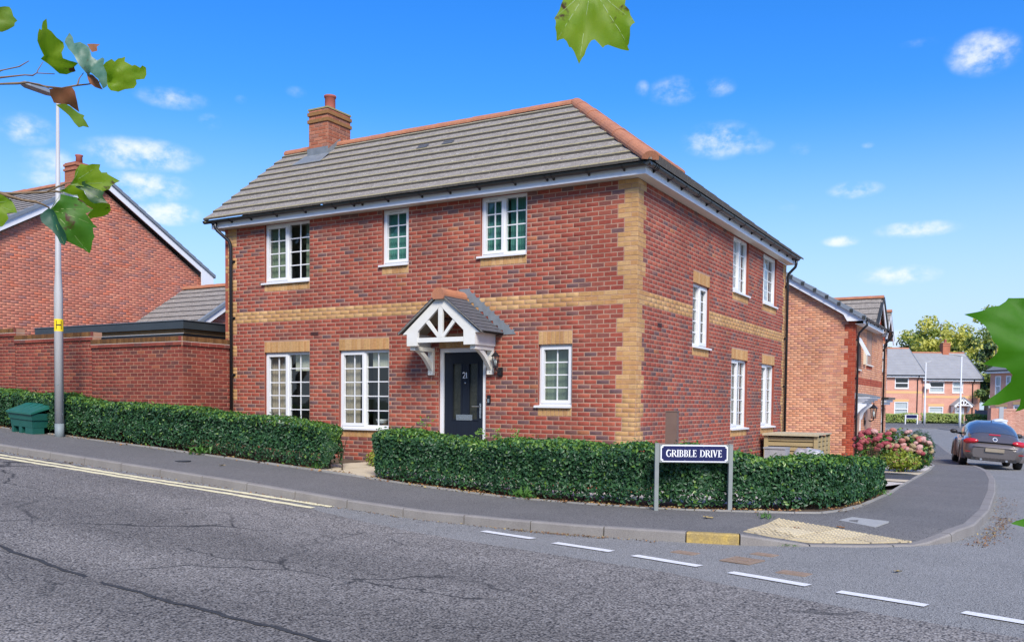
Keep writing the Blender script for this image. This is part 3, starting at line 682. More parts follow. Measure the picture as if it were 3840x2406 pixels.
def window(root, fr, a0, a1, b0, b1, lights, rows, sill=True, rec=.055, cols=2, glass=None, name='window', sillL=.06, sillR=.0, vent=True, lintel=None, soff=None):
    """lights: list of ('sash'|'fixed', fraction)"""
    W_ = a1-a0; c1 = -rec; c0 = c1-.07; f = .048
    zb = b0+.035
    b = MB(); FB(b, fr, a0, a0+f, c0, c1, zb, b1); FB(b, fr, a1-f, a1, c0, c1, zb, b1); FB(b, fr, a0+f, a1-f, c0, c1, b1-f, b1); FB(b, fr, a0+f, a1-f, c0, c1, zb, zb+f)
    x = a0+f; inner = a1-a0-2*f; tot = sum(l[1] for l in lights); spans = []
    for i, (t, w) in enumerate(lights):
        w = (inner-.05*(len(lights)-1))*w/tot; spans.append((t, x, x+w)); x += w
        if i < len(lights)-1: FB(b, fr, x, x+.05, c0, c1-.001, zb+f, b1-f); x += .05
    wo_ = b.build(name, WHITE, root)
    gc = c0+.025
    for t, x0, x1 in spans:
        z0, z1 = zb+f, b1-f
        if t == 'sash':
            s = .052; b = MB(); cs = c1+.014
            X0, X1, Z0, Z1 = x0-.018, x1+.018, z0-.018, z1+.018
            FB(b, fr, X0, X0+s, c0+.02, cs, Z0, Z1); FB(b, fr, X1-s, X1, c0+.02, cs, Z0, Z1); FB(b, fr, X0+s, X1-s, c0+.02, cs-.0005, Z1-s, Z1); FB(b, fr, X0+s, X1-s, c0+.02, cs-.0005, Z0, Z0+s)
            b.build('sash', WHITE, wo_)
            if vent and vent != 'no':
                b = MB(); FB(b, fr, X0+.10, X1-.10, cs, cs+.012, Z1-s+.012, Z1-.008); FB(b, fr, X0+.12, X1-.12, cs+.012, cs+.013, Z1-s+.024, Z1-s+.029, 1); b.build('trickle_vent', [WHITE, BLACKP], wo_)
            x0, x1, z0, z1 = X0+s, X1-s, Z0+s, Z1-s
        bw = .020
        b = MB()
        for k in range(1, cols): xx = lerp(x0, x1, k/cols); FB(b, fr, xx-bw/2, xx+bw/2, gc-.008, gc+.010, z0, z1)
        for k in range(1, rows): zz = lerp(z0, z1, k/rows); FB(b, fr, x0, x1, gc-.0075, gc+.0095, zz-bw/2, zz+bw/2)
        if b.v: b.build('glazing_bars', WHITE, wo_)
        for i in range(cols):
            for k in range(rows):
                p0, p1 = lerp(x0, x1, i/cols), lerp(x0, x1, (i+1)/cols); q0, q1 = lerp(z0, z1, k/rows), lerp(z0, z1, (k+1)/rows)
                b = MB(); tw = [random.uniform(-.0012, .0012) for _ in range(4)]
                b.quad(fr(p0, gc+tw[0], q0), fr(p1, gc+tw[1], q0), fr(p1, gc+tw[2], q1), fr(p0, gc+tw[3], q1)); b.build('pane', glass or GLASS, wo_)
    if sill:
        b = MB(); pr = [(-rec-.06, b0+.036), (-rec+.0, b0+.036), (.045, b0+.022), (.045, b0-.012), (.03, b0-.012), (-.02, b0)]
        pts = [fr(a0-sillL, c, z) for c, z in pr]; b.prism(pts, fr.ax*(a1-a0+sillL+sillR)); b.build('sill', WHITE, wo_)
    return wo_
def room(root, fr, a0, a1, b0, b1, depth=2.6, back=-.142, m=None):
    b = MB(); g = lambda a, c, z: fr(a, back-c, z)
    b.quad(g(a0, depth, b0), g(a1, depth, b0), g(a1, depth, b1), g(a0, depth, b1)); b.quad(g(a0, 0, b0), g(a0, depth, b0), g(a0, depth, b1), g(a0, 0, b1))
    b.quad(g(a1, depth, b0), g(a1, 0, b0), g(a1, 0, b1), g(a1, depth, b1)); b.quad(g(a0, 0, b1), g(a0, depth, b1), g(a1, depth, b1), g(a1, 0, b1)); b.quad(g(a0, depth, b0), g(a0, 0, b0), g(a1, 0, b0), g(a1, depth, b0), 1)
    return b.build('room', [m or ROOM, ROOMF], root)
def curtain(fr, a0, a1, b0, b1, m, label, cat='curtain', c=-.2, wave=.022, n=40, name='curtain', group=None):
    b = MB(); P = [[fr(lerp(a0, a1, i/n), c+wave*math.sin(i*1.9)+random.uniform(-.004, .004), z) for i in range(n+1)] for z in (b0, lerp(b0, b1, .5), b1)]
    b.grid(P); o = b.build(name, m, smooth=True); o['label'] = label; o['category'] = cat
    if group: o['group'] = group
    return o
def gutter(root, fr, a0, a1, c, z, r=.056, brackets=(), joints=(), m=None, stop=True):
    b = MB(); n = 8; m = m or GREYG
    sec = [(c+r*math.cos(t), z-r*math.sin(t)) for t in [math.pi*k/n for k in range(n+1)]]; sec2 = [(c+(r-.004)*math.cos(t), z-(r-.004)*math.sin(t)) for t in [math.pi*k/n for k in range(n, -1, -1)]]
    b.prism([fr(a0, cc, zz) for cc, zz in sec+sec2], fr.ax*(a1-a0))
    if stop:
        for a in (a0, a1): b.prism([fr(a-.002, cc, zz) for cc, zz in sec], fr.ax*.004)
    g = b.build('gutter', m, root)
    for a in brackets:
        b = MB(); R2 = r+.006; s = [(c+R2*math.cos(t), z-R2*math.sin(t)) for t in [math.pi*k/n for k in range(n+1)]]; s2 = [(c+(r+.0005)*math.cos(t), z-(r+.0005)*math.sin(t)) for t in [math.pi*k/n for k in range(n, -1, -1)]]
        b.prism([fr(a-.016, cc, zz) for cc, zz in s+s2], fr.ax*.032)
        b.prism([fr(a-.013, cc, zz) for cc, zz in ((c-r-.006, z-.005), (c-r-.006, z-.085), (c-r+.012, z-.085), (c-.01, z-r-.004), (c-r+.02, z-.03))], fr.ax*.026)
        b.build('gutter_bracket', BLACKP, g)
    for a in joints:
        for d in (-.04, .04):
            b = MB(); R2 = r+.007; s = [(c+R2*math.cos(t), z-R2*math.sin(t)) for t in [math.pi*k/n for k in range(n+1)]]; s2 = [(c+r*math.cos(t), z-r*math.sin(t)) for t in [math.pi*k/n for k in range(n, -1, -1)]]
            b.prism([fr(a+d-.012, cc, zz) for cc, zz in s+s2], fr.ax*.024); b.build('gutter_union', BLACKP, g)
    return g
def downpipe(root, pts, clips, fr, r=.034, m=None):
    m = m or BLACKP; b = MB(); b.tube(pts, r, 12); d = b.build('downpipe', m, root, smooth=True)
    for a, z in clips:
        b = MB(); FB(b, fr, a-.065, a+.065, 0.0, .018, z-.02, z+.02); b.build('pipe_clip', m, d)
        b = MB(); b.tube([fr(a, .045, z-.022), fr(a, .045, z+.022)], r+.006, 12); b.build('pipe_collar', m, d)
    return d
def roof_slope(root, fr, a0, a1, run, z0, pitch, gauge, tw, mats, n_ind=10**6, keep=None, name='roof_tile', th=.026, skip=None):
    """tiles up a slope whose eave is the line c=0 of fr (out = downhill), a0..a1; keep: list of f(a, run) >= 0 half planes in plan"""
    cs, tn = math.cos(math.atan(pitch)), pitch
    out = []; rows = int(math.ceil(run/cs/gauge-1e-6))
    for k in range(rows):
        r0 = k*gauge*cs; r1 = min(run, (k+1)*gauge*cs+.012)
        x = a0 - (tw/2 if k % 2 else 0)
        while x < a1-1e-6:
            q = [(max(x, a0)+.002, r0), (min(x+tw, a1)-.002, r0), (min(x+tw, a1)-.002, r1), (max(x, a0)+.002, r1)]
            if q[1][0]-q[0][0] > .02:
                for f in (keep or []):
                    q = clip(q, f)
                    if len(q) < 3: break
                if len(q) >= 3 and not (skip and skip(sum(p[0] for p in q)/len(q), sum(p[1] for p in q)/len(q))): out.append((q, r0, r1))
            x += tw
    def add(b, q, r0, r1):
        j = random.uniform(0, .004)
        def H(p, s): t = (p[1]-r0)/max(1e-6, r1-r0); return fr(p[0], -p[1], z0+p[1]*tn+lerp(th+.004, .004, t)+j - s)
        if r1-r0 > .12 and len(mats) > 2:
            for part, mi in ((clip(q, lambda p: p[1]-(r0+.055)), 0), (clip(q, lambda p: (r0+.055)-p[1]), 2)):
                if len(part) >= 3: b.poly([H(p, 0) for p in part], mi)
        else: b.poly([H(p, 0) for p in q], 0)
        for i in range(len(q)):
            a, c = q[i], q[(i+1) % len(q)]
            if abs(a[1]-r0) < 1e-6 and abs(c[1]-r0) < 1e-6: b.quad(H(c, 0), H(a, 0), H(a, th), H(c, th), 1)
            elif abs(a[1]-c[1]) > 1e-6: b.quad(H(c, 0), H(a, 0), H(a, th), H(c, th), 0)
    if n_ind:
        for q, r0, r1 in out[:n_ind]:
            b = MB(); add(b, q, r0, r1); b.build(name, mats, root)
    rest = out[n_ind:] if n_ind else out
    if rest:
        b = MB()
        for q in rest: add(b, *q)
        o = b.build(name+'s', mats, root); o['kind'] = 'stuff'
def ridge(root, p0, p1, mats, L=.45, r=.125, name='ridge_tile', lift=.0, half=math.radians(100)):
    p0, p1 = Vector(p0), Vector(p1); d = (p1-p0); n = max(1, round(d.length/L)); d /= n; dn = d.normalized()
    side = dn.cross(Vector((0, 0, 1))).normalized(); up = side.cross(dn)
    for k in range(n):
        b = MB(); a = p0+d*k+dn*.004; e = p0+d*(k+1)+dn*.02; j = random.uniform(-.004, .004); prof = [math.pi/2-half*.5*2+half*2*i/10 for i in range(11)]
        R0 = r+.006; R1 = r
        sec = [[c+side*rr*math.cos(t)+up*(rr*math.sin(t)*.8+lift+j) for t in prof] for c, rr in ((a, R0), (e, R1))]
        sin_ = [[c+side*(rr-.014)*math.cos(t)+up*((rr-.014)*math.sin(t)*.8+lift+j) for t in prof] for c, rr in ((a, R0), (e, R1))]
        b.grid([sec[0], sec[1]]); b.grid([sin_[1], sin_[0]]); b.grid([sin_[0], sec[0]]); b.grid([sec[1], sin_[1]])
        if k == 0: b.poly([(p[0], p[1], p[2]) for p in sin_[0]])
        b.build(name, mats, root, smooth=False)

# ------------------------------------------------------------ the corner house
house = thing('brick_house', 'red brick corner house with cream quoins, grey hipped roof, gabled porch and black door', 'house', (-4.6, 4.9, -2.8))
FF = Frame((0, 0, 0), (1, 0, 0), (0, -1, 0)); FR = Frame((0, 0, 0), (0, 1, 0), (1, 0, 0))
SB, NCRS = -2.925-.3, 69          # bottom of the brickwork, number of courses
# openings: a0, a1, b0 (under the sill), b1
WF = dict(w1=(-8.06,-6.85,.76,1.95), w2=(-5.06,-4.455,.915,1.95), w3=(-2.91,-1.995,.915,1.95), w4=(-8.065,-6.85,-2.11,-.615), w5=(-6.095,-4.893,-2.11,-.615), w6=(-1.745,-1.12,-1.65,-.61), door=(-3.765,-2.783,-2.86,-.625))
WR = dict(r1=(2.72,3.69,-.525,.66), r2=(5.235,6.41,.77,1.95), r3=(7.65,8.89,.77,1.95), r4=(5.245,6.475,-2.1,-.615), r5=(7.69,8.87,-2.1,-.615))
def cuts_for(ws, lint, sold):
    c = []
    for k, (a0, a1, b0, b1) in ws.items():
        c.append((a0, a1, b0, b1))
        if k in lint: c.append((a0, a1, b1, b1+.215))
        if k in sold: c.append((a0, a1, b0-.15, b0))
    return c
def quoin_zone(lo, hi, first):
    def z(k, b):
        ki = round(b/.075)
        if 0 <= ki < 3: return [(lo, hi, CREAM, CRW)]
        blk = (ki//3) % 2; w = .225 if blk == first else .3375; w2 = .225 if blk != first else .3375
        if ki >= 24: w = w2 = .3375
        return [(hi-w, hi, CREAM, CRW), (lo, lo+w2, CREAM, CRW)]
    return z
layF = course_layout(-9.19, 0, SB, NCRS, cuts_for(WF, 'w4 w5 w6 door'.split(), 'w1 w2 w3 w4 w5 w6'.split()), (RED, REDW), zone=quoin_zone(-9.19, 0, 1))
layR = course_layout(.02, 9.9, SB, NCRS, cuts_for(WR, 'r1 r4 r5'.split(), 'r1 r2 r3 r4 r5'.split()), (RED, REDW), bond=.0, zone=quoin_zone(.02, 9.9, 0))
# more dark blue bricks low down, as on the real wall
def darken(lay):
    out = []
    for q in lay:
        if q[4] is RED and q[2] < -1.0 and random.random() < .13: q = (*q[:5], random.choice([6, 7, 8]))
        out.append(q)
    return out
layF, layR = darken(layF), darken(layR)
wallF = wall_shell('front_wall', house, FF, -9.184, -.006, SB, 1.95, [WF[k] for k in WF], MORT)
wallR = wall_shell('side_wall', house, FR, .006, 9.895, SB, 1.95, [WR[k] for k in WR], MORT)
b = MB(); b.box(-9.185, -9.10, .0, 4.2, SB, 1.95); b.box(-4.2, -4.1, 4.2, 9.89, SB, 1.95); b.box(-9.1, -4.2, 4.1, 4.2, SB, 1.95); b.box(-4.1, -.15, 9.75, 9.89, SB, 1.95)
b.poly([(-9.185, 0, 1.95), (-9.185, 4.2, 1.95), (-9.185, 2.1, 3.7)]); b.build('rear_wall', RED[2], house)
PSUN = Vector((1.2, -6, .4))
brick_wall(house, FF, layF, 200, PSUN, 'front_brickwork'); brick_wall(house, FR, layR, 100, PSUN, 'side_brickwork')
# left flank quoin seen past the corner
FL = Frame((-9.19, 4.2, 0), (0, -1, 0), (-1, 0, 0))
brick_wall(house, FL, course_layout(0, 4.2, SB, NCRS, [], (RED, REDW), zone=quoin_zone(0, 4.2, 0)), 0, None, 'flank_brickwork')
for k in ('w4', 'w5', 'w6', 'door'): a0, a1, b0, b1 = WF[k]; soldier(house, FF, a0, a1, b1, .215, CREAM, CRW)
for k in ('w1', 'w2', 'w3', 'w4', 'w5', 'w6'): a0, a1, b0, b1 = WF[k]; soldier(house, FF, a0, a1, b0-.15, .145, CREAM, CRW)
for k in ('r1', 'r4', 'r5'): a0, a1, b0, b1 = WR[k]; soldier(house, FR, a0, a1, b1, .215, CREAM, CRW)
for k in WR: a0, a1, b0, b1 = WR[k]; soldier(house, FR, a0, a1, b0-.15, .145, CREAM, CRW)
SAGEC = mat('sage_curtain', (.20,.25,.18), (.14,.18,.13), scale=2, rough=.9, aniso=(14,14,.3))
two = [('sash', .98), ('fixed', 1.0)]
window(house, FF, *WF['w1'], two, 4, vent=False); window(house, FF, *WF['w2'], [('sash', 1)], 4); window(house, FF, *WF['w3'], two, 4)
window(house, FF, *WF['w4'], two, 5, vent=False); window(house, FF, *WF['w5'], two, 5, vent=False); window(house, FF, *WF['w6'], [('sash', 1)], 4, vent=False)
twoR = [('sash', 1), ('fixed', 1)]
window(house, FR, *WR['r1'], [('fixed', 1), ('sash', 1)], 5, vent=False, sillR=.06, sillL=0); window(house, FR, *WR['r2'], twoR, 4, sillR=.06, sillL=0)
window(house, FR, *WR['r3'], [('sash', 1)], 4, cols=3, sillR=.06, sillL=0)
window(house, FR, *WR['r4'], twoR, 5, vent=False, sillR=.06, sillL=0); window(house, FR, *WR['r5'], twoR, 5, vent=False, sillR=.06, sillL=0)
room(house, FF, -8.9, -6.2, .3, 2.2, 1.3); room(house, FF, -5.6, -3.9, .3, 2.2, 1.0); room(house, FF, -3.6, -.3, .3, 2.2, 1.3)
room(house, FF, -9.0, -6.5, -2.8, -.3, 1.4); room(house, FF, -6.5, -4.2, -2.8, -.3, 1.4); room(house, FF, -2.3, -.4, -2.8, -.3, 1.0)
room(house, FR, 2.5, 4.2, -.9, .9, 1.6); room(house, FR, 4.9, 6.9, .3, 2.2, 1.8); room(house, FR, 7.3, 9.4, .3, 2.2, 1.8); room(house, FR, 4.9, 6.9, -2.8, -.3, 1.8); room(house, FR, 7.3, 9.4, -2.8, -.3, 1.8)
curtain(FF, -5.05, -4.46, .9, 1.92, CURT, 'teal curtain drawn behind the narrow upper window above the porch left side')
curtain(FF, -2.9, -2.45, .9, 1.92, CURT, 'teal curtain behind the opening left light of the upper window nearest the corner', wave=.025)
curtain(FF, -2.43, -2.0, .9, 1.92, CURT, 'teal curtain behind the fixed right light of the upper window nearest the corner', wave=.03, c=-.23)
curtain(FF, -7.4, -6.87, -.98, -.64, BLIND, 'cream roller blind half way down in the ground floor window nearest the downpipe', 'blind', wave=.004, name='roller_blind')
curtain(FF, -5.43, -4.9, -.94, -.64, BLIND, 'cream roller blind half way down in the ground floor window left of the porch', 'blind', wave=.004, name='roller_blind')
curtain(FF, -8.04, -7.50, -2.08, -.64, BEIGEC, 'beige curtain behind the left light of the ground floor window nearest the downpipe')
curtain(FF, -8.04, -7.62, .78, 1.92, SAGEC, 'sage green curtain at the left of the upper window nearest the downpipe')
curtain(FF, -7.10, -6.87, .78, 1.92, SAGEC, 'sage green curtain at the right of the upper window nearest the downpipe')
curtain(FF, -1.73, -1.14, -1.62, -.63, SAGEC, 'grey green blind behind the small ground floor window right of the door', 'blind', wave=.003, name='roller_blind')
curtain(FF, -6.84, -6.60, -2.08, -.64, BEIGEC, 'beige curtain at the right edge of the ground floor window nearest the downpipe')
curtain(FF, -6.08, -5.72, -2.08, -.64, BEIGEC, 'beige curtain behind the left light of the ground floor window left of the porch')
curtain(FR, 5.27, 6.39, .79, 1.93, NET, 'white net behind the upper side window with two lights', wave=.012, name='net_curtain')
curtain(FR, 7.68, 8.86, .79, 1.93, NET, 'white net behind the upper side window at the far end', wave=.012, name='net_curtain')
curtain(FR, 5.27, 5.8, -2.08, -.64, BEIGEC, 'beige curtain behind the ground floor side window nearer the corner')
curtain(FR, 7.72, 8.2, -2.08, -.64, NET, 'white net behind the ground floor side window behind the timber bin store', wave=.012, name='net_curtain')
b = MB(); b.lathe((-5.28, .30, -2.02), [(.05, 0), (.10, .03), (.125, .09), (.13, .10), (.118, .10), (.09, .03)], 16); bw = b.build('bowl', WHITE, smooth=True); bw['label'] = 'white bowl inside the ground floor window left of the porch'; bw['category'] = 'bowl'
b = MB(); b.box(-5.3, -4.5, .26, .6, -2.06, -2.02); o = b.build('window_table', mat('pine_wood', (.30,.19,.09), (.24,.15,.07), scale=6, rough=.6, aniso=(1,1,6))); o['label'] = 'pine table top inside the ground floor window left of the porch'; o['category'] = 'table'
for nm, fr_, a, b_ in (('air_brick', FF, -6.815, -.30), ('air_brick', FR, .92, -.295)):
    b = MB(); FB(b, fr_, a, a+.2, 0, .006, b_, b_+.065)
    for k in range(4): FB(b, fr_, a+.008, a+.192, .006, .010, b_+.006+k*.015, b_+.013+k*.015, 1)
    b.build(nm, [mat('air_brick_brown', (.16,.05,.04), rough=.7), mat('air_brick_slot', (.05,.02,.018), rough=.8)], house)

# roof ------------------------------------------------
OV, Z0, PT = .30, 2.135, .80
roof = MB()
roof.poly([(-9.44, -OV, Z0), (OV, -OV, Z0), (-2.1, 2.1, Z0+2.4*PT), (-9.44, 2.1, Z0+2.4*PT)])
roof.poly([(OV, -OV, Z0), (OV, 10.2, Z0), (-2.1, 7.8, Z0+2.4*PT), (-2.1, 2.1, Z0+2.4*PT)])
roof.poly([(-9.44, 4.5, Z0), (-9.44, 2.1, Z0+2.4*PT), (-4.3, 2.1, Z0+2.4*PT), (-4.3, 4.5, Z0)]); roof.poly([(OV, 10.2, Z0), (-4.5, 10.2, Z0), (-2.1, 7.8, Z0+2.4*PT)]); roof.poly([(-4.5, 10.2, Z0), (-4.5, 2.1, Z0), (-2.1, 2.1, Z0+2.4*PT), (-2.1, 7.8, Z0+2.4*PT)])
roof = roof.build('roof', TILE, house)
# front slope in plan: a = x, run = y + OV ; hip keeps x <= -y
ChX0, ChX1, ChY0, ChY1 = -8.45, -7.90, 1.70, 2.45
FE = Frame((0, -OV-.04, 0), (1, 0, 0), (0, -1, 0)); LIFT = -.04*PT
roof_slope(roof, FE, -9.45, OV+.02, 2.44, Z0+LIFT+.004, PT, .319, .33, [TILE, TILE_B, TILE_E], th=.040, keep=[lambda p: -(p[0])-(p[1]-OV-.04)+.02], skip=None)
FE2 = Frame((OV+.04, 0, 0), (0, 1, 0), (1, 0, 0))
roof_slope(roof, FE2, -OV-.02, 10.24, 2.44, Z0+LIFT+.004, PT, .319, .33, [TILE, TILE_B, TILE_E], th=.040, n_ind=0, keep=[lambda p: (p[0])+(OV+.02)-(p[1]-.02), lambda p: (10.24-p[0])-(p[1]-.02)], name='side_roof_tile')
ZR = Z0+2.4*PT
ridge(roof, (-9.46, 2.1, ZR-.01), (ChX0-.0, 2.1, ZR-.01), TERRA, lift=-.02); ridge(roof, (ChX1+.01, 2.1, ZR-.01), (-2.2, 2.1, ZR-.01), TERRA, lift=-.02)
ridge(roof, (OV+.03, -OV-.03, Z0+.02), (-2.12, 2.12, ZR+.01), TERRA, L=.36, name='hip_tile', lift=-.03, r=.135)
ridge(roof, (-2.1, 2.25, ZR-.01), (-2.1, 7.8, ZR-.01), TERRA, lift=-.02)
# verge undercloak at the left gable
b = MB(); b.prism([(-9.44, -OV-.02, Z0-.06), (-9.44, -OV-.02, Z0-.005), (-9.44, 2.1, ZR-.005), (-9.44, 2.1, ZR-.06)], (.05, 0, 0)); b.build('verge_undercloak', TILE_E, roof)
# two faint vent tiles low on the front slope
for x in (-5.05, -4.45):
    b = MB(); rn = 1.52; zz = Z0+rn*PT
    for k in range(2): b.prism([(x-.12, rn-OV-.02+k*.06, zz+.034+k*.05), (x+.12, rn-OV-.02+k*.06, zz+.034+k*.05), (x+.12, rn-OV+.02+k*.06, zz+.066+k*.05), (x-.12, rn-OV+.02+k*.06, zz+.066+k*.05)], (0, 0, .012))
    b.build('vent_tile', TILE_D, roof)
# eaves: fascia, soffit, gutters, downpipes
d = .20
b = MB(); b.box(-9.36, d, -d, -d+.02, 1.95, 2.125); b.box(d-.02, d, -d+.02, 9.92, 1.95, 2.125); b.box(-9.36, -9.34, -d+.02, .25, 1.95, 2.10); b.build('fascia', WHITEB, house)
b = MB(); b.quad((-9.34, -d+.02, 1.953), (-9.34, -.0, 1.953), (d-.02, -.0, 1.953), (d-.02, -d+.02, 1.953)); b.quad((.0, 0, 1.953), (0, 9.92, 1.953), (d-.02, 9.92, 1.953), (d-.02, 0, 1.953)); b.quad((-9.34, 0, 1.953), (-9.34, .25, 1.953), (-9.19, .25, 1.953), (-9.19, 0, 1.953))
b.build('soffit', SOFF, house)
gz = 2.105
gutter(house, FF, -9.5, d+.115, d+.06, gz, brackets=[-9.3, -8.75, -8.2, -7.5, -6.75, -6.0, -5.55, -5.35, -4.75, -4.0, -3.4, -2.8, -2.1, -1.5, -1.38, -.75, -.15], joints=[-5.45])
gutter(house, FR, -d-.115, 9.98, d+.06, gz, brackets=[.1, .75, 1.4, 2.75, 3.4, 4.2, 5.0, 5.8, 6.6, 7.4, 8.2, 9.0, 9.6], joints=[2.08, .0], stop=True)
downpipe(house, [(-9.19, -.255, 2.08), (-9.19, -.255, 1.97), (-9.15, -.24, 1.90), (-8.99, -.08, 1.70), (-8.955, -.06, 1.60), (-8.955, -.06, -2.9)], [(-8.955, 1.28), (-8.955, .12), (-8.955, -1.05)], FF)
downpipe(house, [(.26, 9.80, 2.08), (.26, 9.80, 1.95), (.24, 9.80, 1.88), (.08, 9.80, 1.72), (.06, 9.80, 1.64), (.06, 9.80, -3.1)], [(9.80, 1.4), (9.80, .1), (9.80, -1.1)], FR)
# chimney
ch = MB(); ch.box(ChX0+.006, ChX1-.006, ChY0+.006, ChY1-.006, 3.3, 4.755); ch = ch.build('chimney', MORT_D, house)
CHB = brickset('chimney_brick', [(196,122,92),(186,112,84),(204,134,104),(172,108,86),(180,124,104)], .78)
FC1 = Frame((ChX0, ChY0, 0), (1, 0, 0), (0, -1, 0)); FC2 = Frame((ChX1, ChY0, 0), (0, 1, 0), (1, 0, 0))
CW = [.3, .25, .2, .15, .1]
for fr_, L_ in ((FC1, ChX1-ChX0), (FC2, ChY1-ChY0)):
    lay = course_layout(0 if fr_ is FC1 else .018, L_, 3.405, 18, [], (CHB, CW), bond=.05)
    for q in lay:
        prj = .03 if (abs(q[2]-4.68) < .035 or abs(q[2]-4.53) < .035) else 0
        link(brick_mesh(q[4], q[5], q[1]-q[0], q[3]), 'brick', ch, loc=fr_(q[0], random.uniform(-.001, .001), q[2]), rot=(0, 0, fr_.rz))
for z in (4.48, 4.635):
    b = MB(); b.box(ChX0-.022, ChX1+.022, ChY0-.022, ChY1+.022, z, z+.07); b.build('corbel_course', mat('mossy_corbel', mul(lin((176,120,70)), .75), mul(lin((140,112,64)), .7), scale=12, rough=.9, fine=.25), ch)
b = MB(); b.box(ChX0-.012, ChX1+.012, ChY0-.012, ChY1+.012, 4.757, 4.79); b.build('cap', mat('mossy_cap', (.34,.30,.13), (.26,.24,.12), scale=20, rough=.95), ch)
b = MB(); b.lathe((-8.17, 2.08, 4.79), [(.125, 0), (.118, .04), (.115, .30), (.125, .31), (.135, .33), (.135, .36), (.105, .36), (.10, .30)], 20); b.build('chimney_pot', TERRP, ch, smooth=True)
b = MB(); zf = lambda y: Z0+(y+OV)*PT
b.quad((ChX0-.03, ChY0-.012, zf(ChY0)+.0), (ChX1+.02, ChY0-.012, zf(ChY0)), (ChX1+.02, ChY0-.012, zf(ChY0)+.2), (ChX0-.03, ChY0-.012, zf(ChY0)+.2))
b.prism([(ChX0-.22, ChY0-.30, zf(ChY0-.30)+.042), (ChX1+.06, ChY0-.30, zf(ChY0-.30)+.042), (ChX1+.06, ChY0-.01, zf(ChY0)+.045), (ChX0-.10, ChY0-.01, zf(ChY0)+.045)], (0, 0, .006))
b.prism([(ChX1+.004, ChY0-.02, zf(ChY0-.02)), (ChX1+.004, 2.1, ZR+.02), (ChX1+.004, 2.1, ZR+.14), (ChX1+.004, ChY0-.02, zf(ChY0-.02)+.14)], (.006, 0, 0)); b.build('flashing', LEAD, ch)

# door ------------------------------------------------
a0, a1, b0, b1 = WF['door']; b0 = -2.80
b = MB(); FB(b, FF, a0, a0+.075, -.115, -.035, b0, b1); FB(b, FF, a1-.075, a1, -.115, -.035, b0, b1); FB(b, FF, a0+.075, a1-.075, -.115, -.035, b1-.075, b1); b.build('door_frame', WHITE, house)
b = MB(); x0, x1, zt_ = a0+.08, a1-.08, b1-.08
gl = [(x0+.18, x0+.355, b0+.92, zt_-.2), (x1-.295, x1-.12, b0+.92, zt_-.2)]
xs = [x0, gl[0][0], gl[0][1], gl[1][0], gl[1][1], x1]; zs = [b0+.02, gl[0][2], gl[0][3], zt_]
for i in range(5):
    for j in range(3):
        if j == 1 and i in (1, 3): continue
        FB(b, FF, xs[i], xs[i+1], -.105, -.06, zs[j], zs[j+1])
door = b.build('door', DOORM, house)
for g in gl:
    b = MB(); m_ = .022
    FB(b, FF, g[0]-m_, g[0], -.06, -.05, g[2]-m_, g[3]+m_); FB(b, FF, g[1], g[1]+m_, -.06, -.05, g[2]-m_, g[3]+m_); FB(b, FF, g[0], g[1], -.06, -.05, g[3], g[3]+m_); FB(b, FF, g[0], g[1], -.06, -.05, g[2]-m_, g[2]); b.build('glass_beading', DOORM, door)
    b = MB(); FB(b, FF, g[0], g[1], -.09, -.085, g[2], g[3]); b.build('glass_panel', mat('obscure_glass', (.022,.025,.02), (.045,.048,.038), scale=30, rough=.25, bump=.3, bscale=60, spec=.4), door)
for u0, u1 in ((x0+.13, x0+.40), (x1-.36, x1-.11)):
    b = MB(); FB(b, FF, u0, u1, -.06, -.053, b0+.15, b0+.62); FB(b, FF, u0+.04, u1-.04, -.053, -.047, b0+.19, b0+.58); b.build('door_panel', DOORM, door)
b = MB(); FB(b, FF, -3.425, -3.085, -.06, -.048, -1.90, -1.80); FB(b, FF, -3.40, -3.11, -.048, -.042, -1.885, -1.815); b.build('letterbox', CHROME, door)
b = MB(); FB(b, FF, x1-.075, x1-.04, -.06, -.05, -1.86, -1.60); b.tube([FF(x1-.055, -.05, -1.65), FF(x1-.055, -.0, -1.65), FF(x1-.20, .0, -1.65)], .009, 8); b.build('handle', CHROME, door)
cx = x0+.44
b = MB()
def strokes(b, o, ax, upv, h, segs, thick, nrm):
    """segs: list of (points, widths) in cap-height units; builds thin raised strokes"""
    o, ax, upv, nrm = Vector(o), Vector(ax), Vector(upv), Vector(nrm)
    for pts, w in segs:
        n = len(pts); ws = w if isinstance(w, (list, tuple)) else [w]*n; L, R2 = [], []
        for i in range(n):
            a = Vector(pts[max(i-1, 0)]); c = Vector(pts[min(i+1, n-1)]); d = (c-a).normalized(); nn = Vector((-d.y, d.x)); p = Vector(pts[i])
            L.append(p+nn*ws[i]/2); R2.append(p-nn*ws[i]/2)
        P3 = lambda q: o+ax*q.x*h+upv*q.y*h
        for i in range(n-1): b.prism([P3(L[i]), P3(R2[i]), P3(R2[i+1]), P3(L[i+1])], nrm*thick)
def arc(cx, cy, rx, ry, a0, a1, n=12): return [(cx+rx*math.cos(R_(lerp(a0, a1, k/n))), cy+ry*math.sin(R_(lerp(a0, a1, k/n)))) for k in range(n+1)]
two_ = [(arc(.28, .72, .24, .26, 165, -30, 8)+[(.42, .48), (.06, .04)], .13), ([(.03, .05), (.56, .05)], .10)]
one_ = [([(.80, .0), (.80, 1.0)], .15), ([(.66, .95), (.80, .95)], .10), ([(.64, .04), (.96, .04)], .08)]
strokes(b, FF(cx-.055, -.058, -1.16), (1, 0, 0), (0, 0, 1), .105, two_+one_, .004, (0, -1, 0)); b.build('house_number', mat('number_silver', (.75,.75,.75), rough=.4), door)
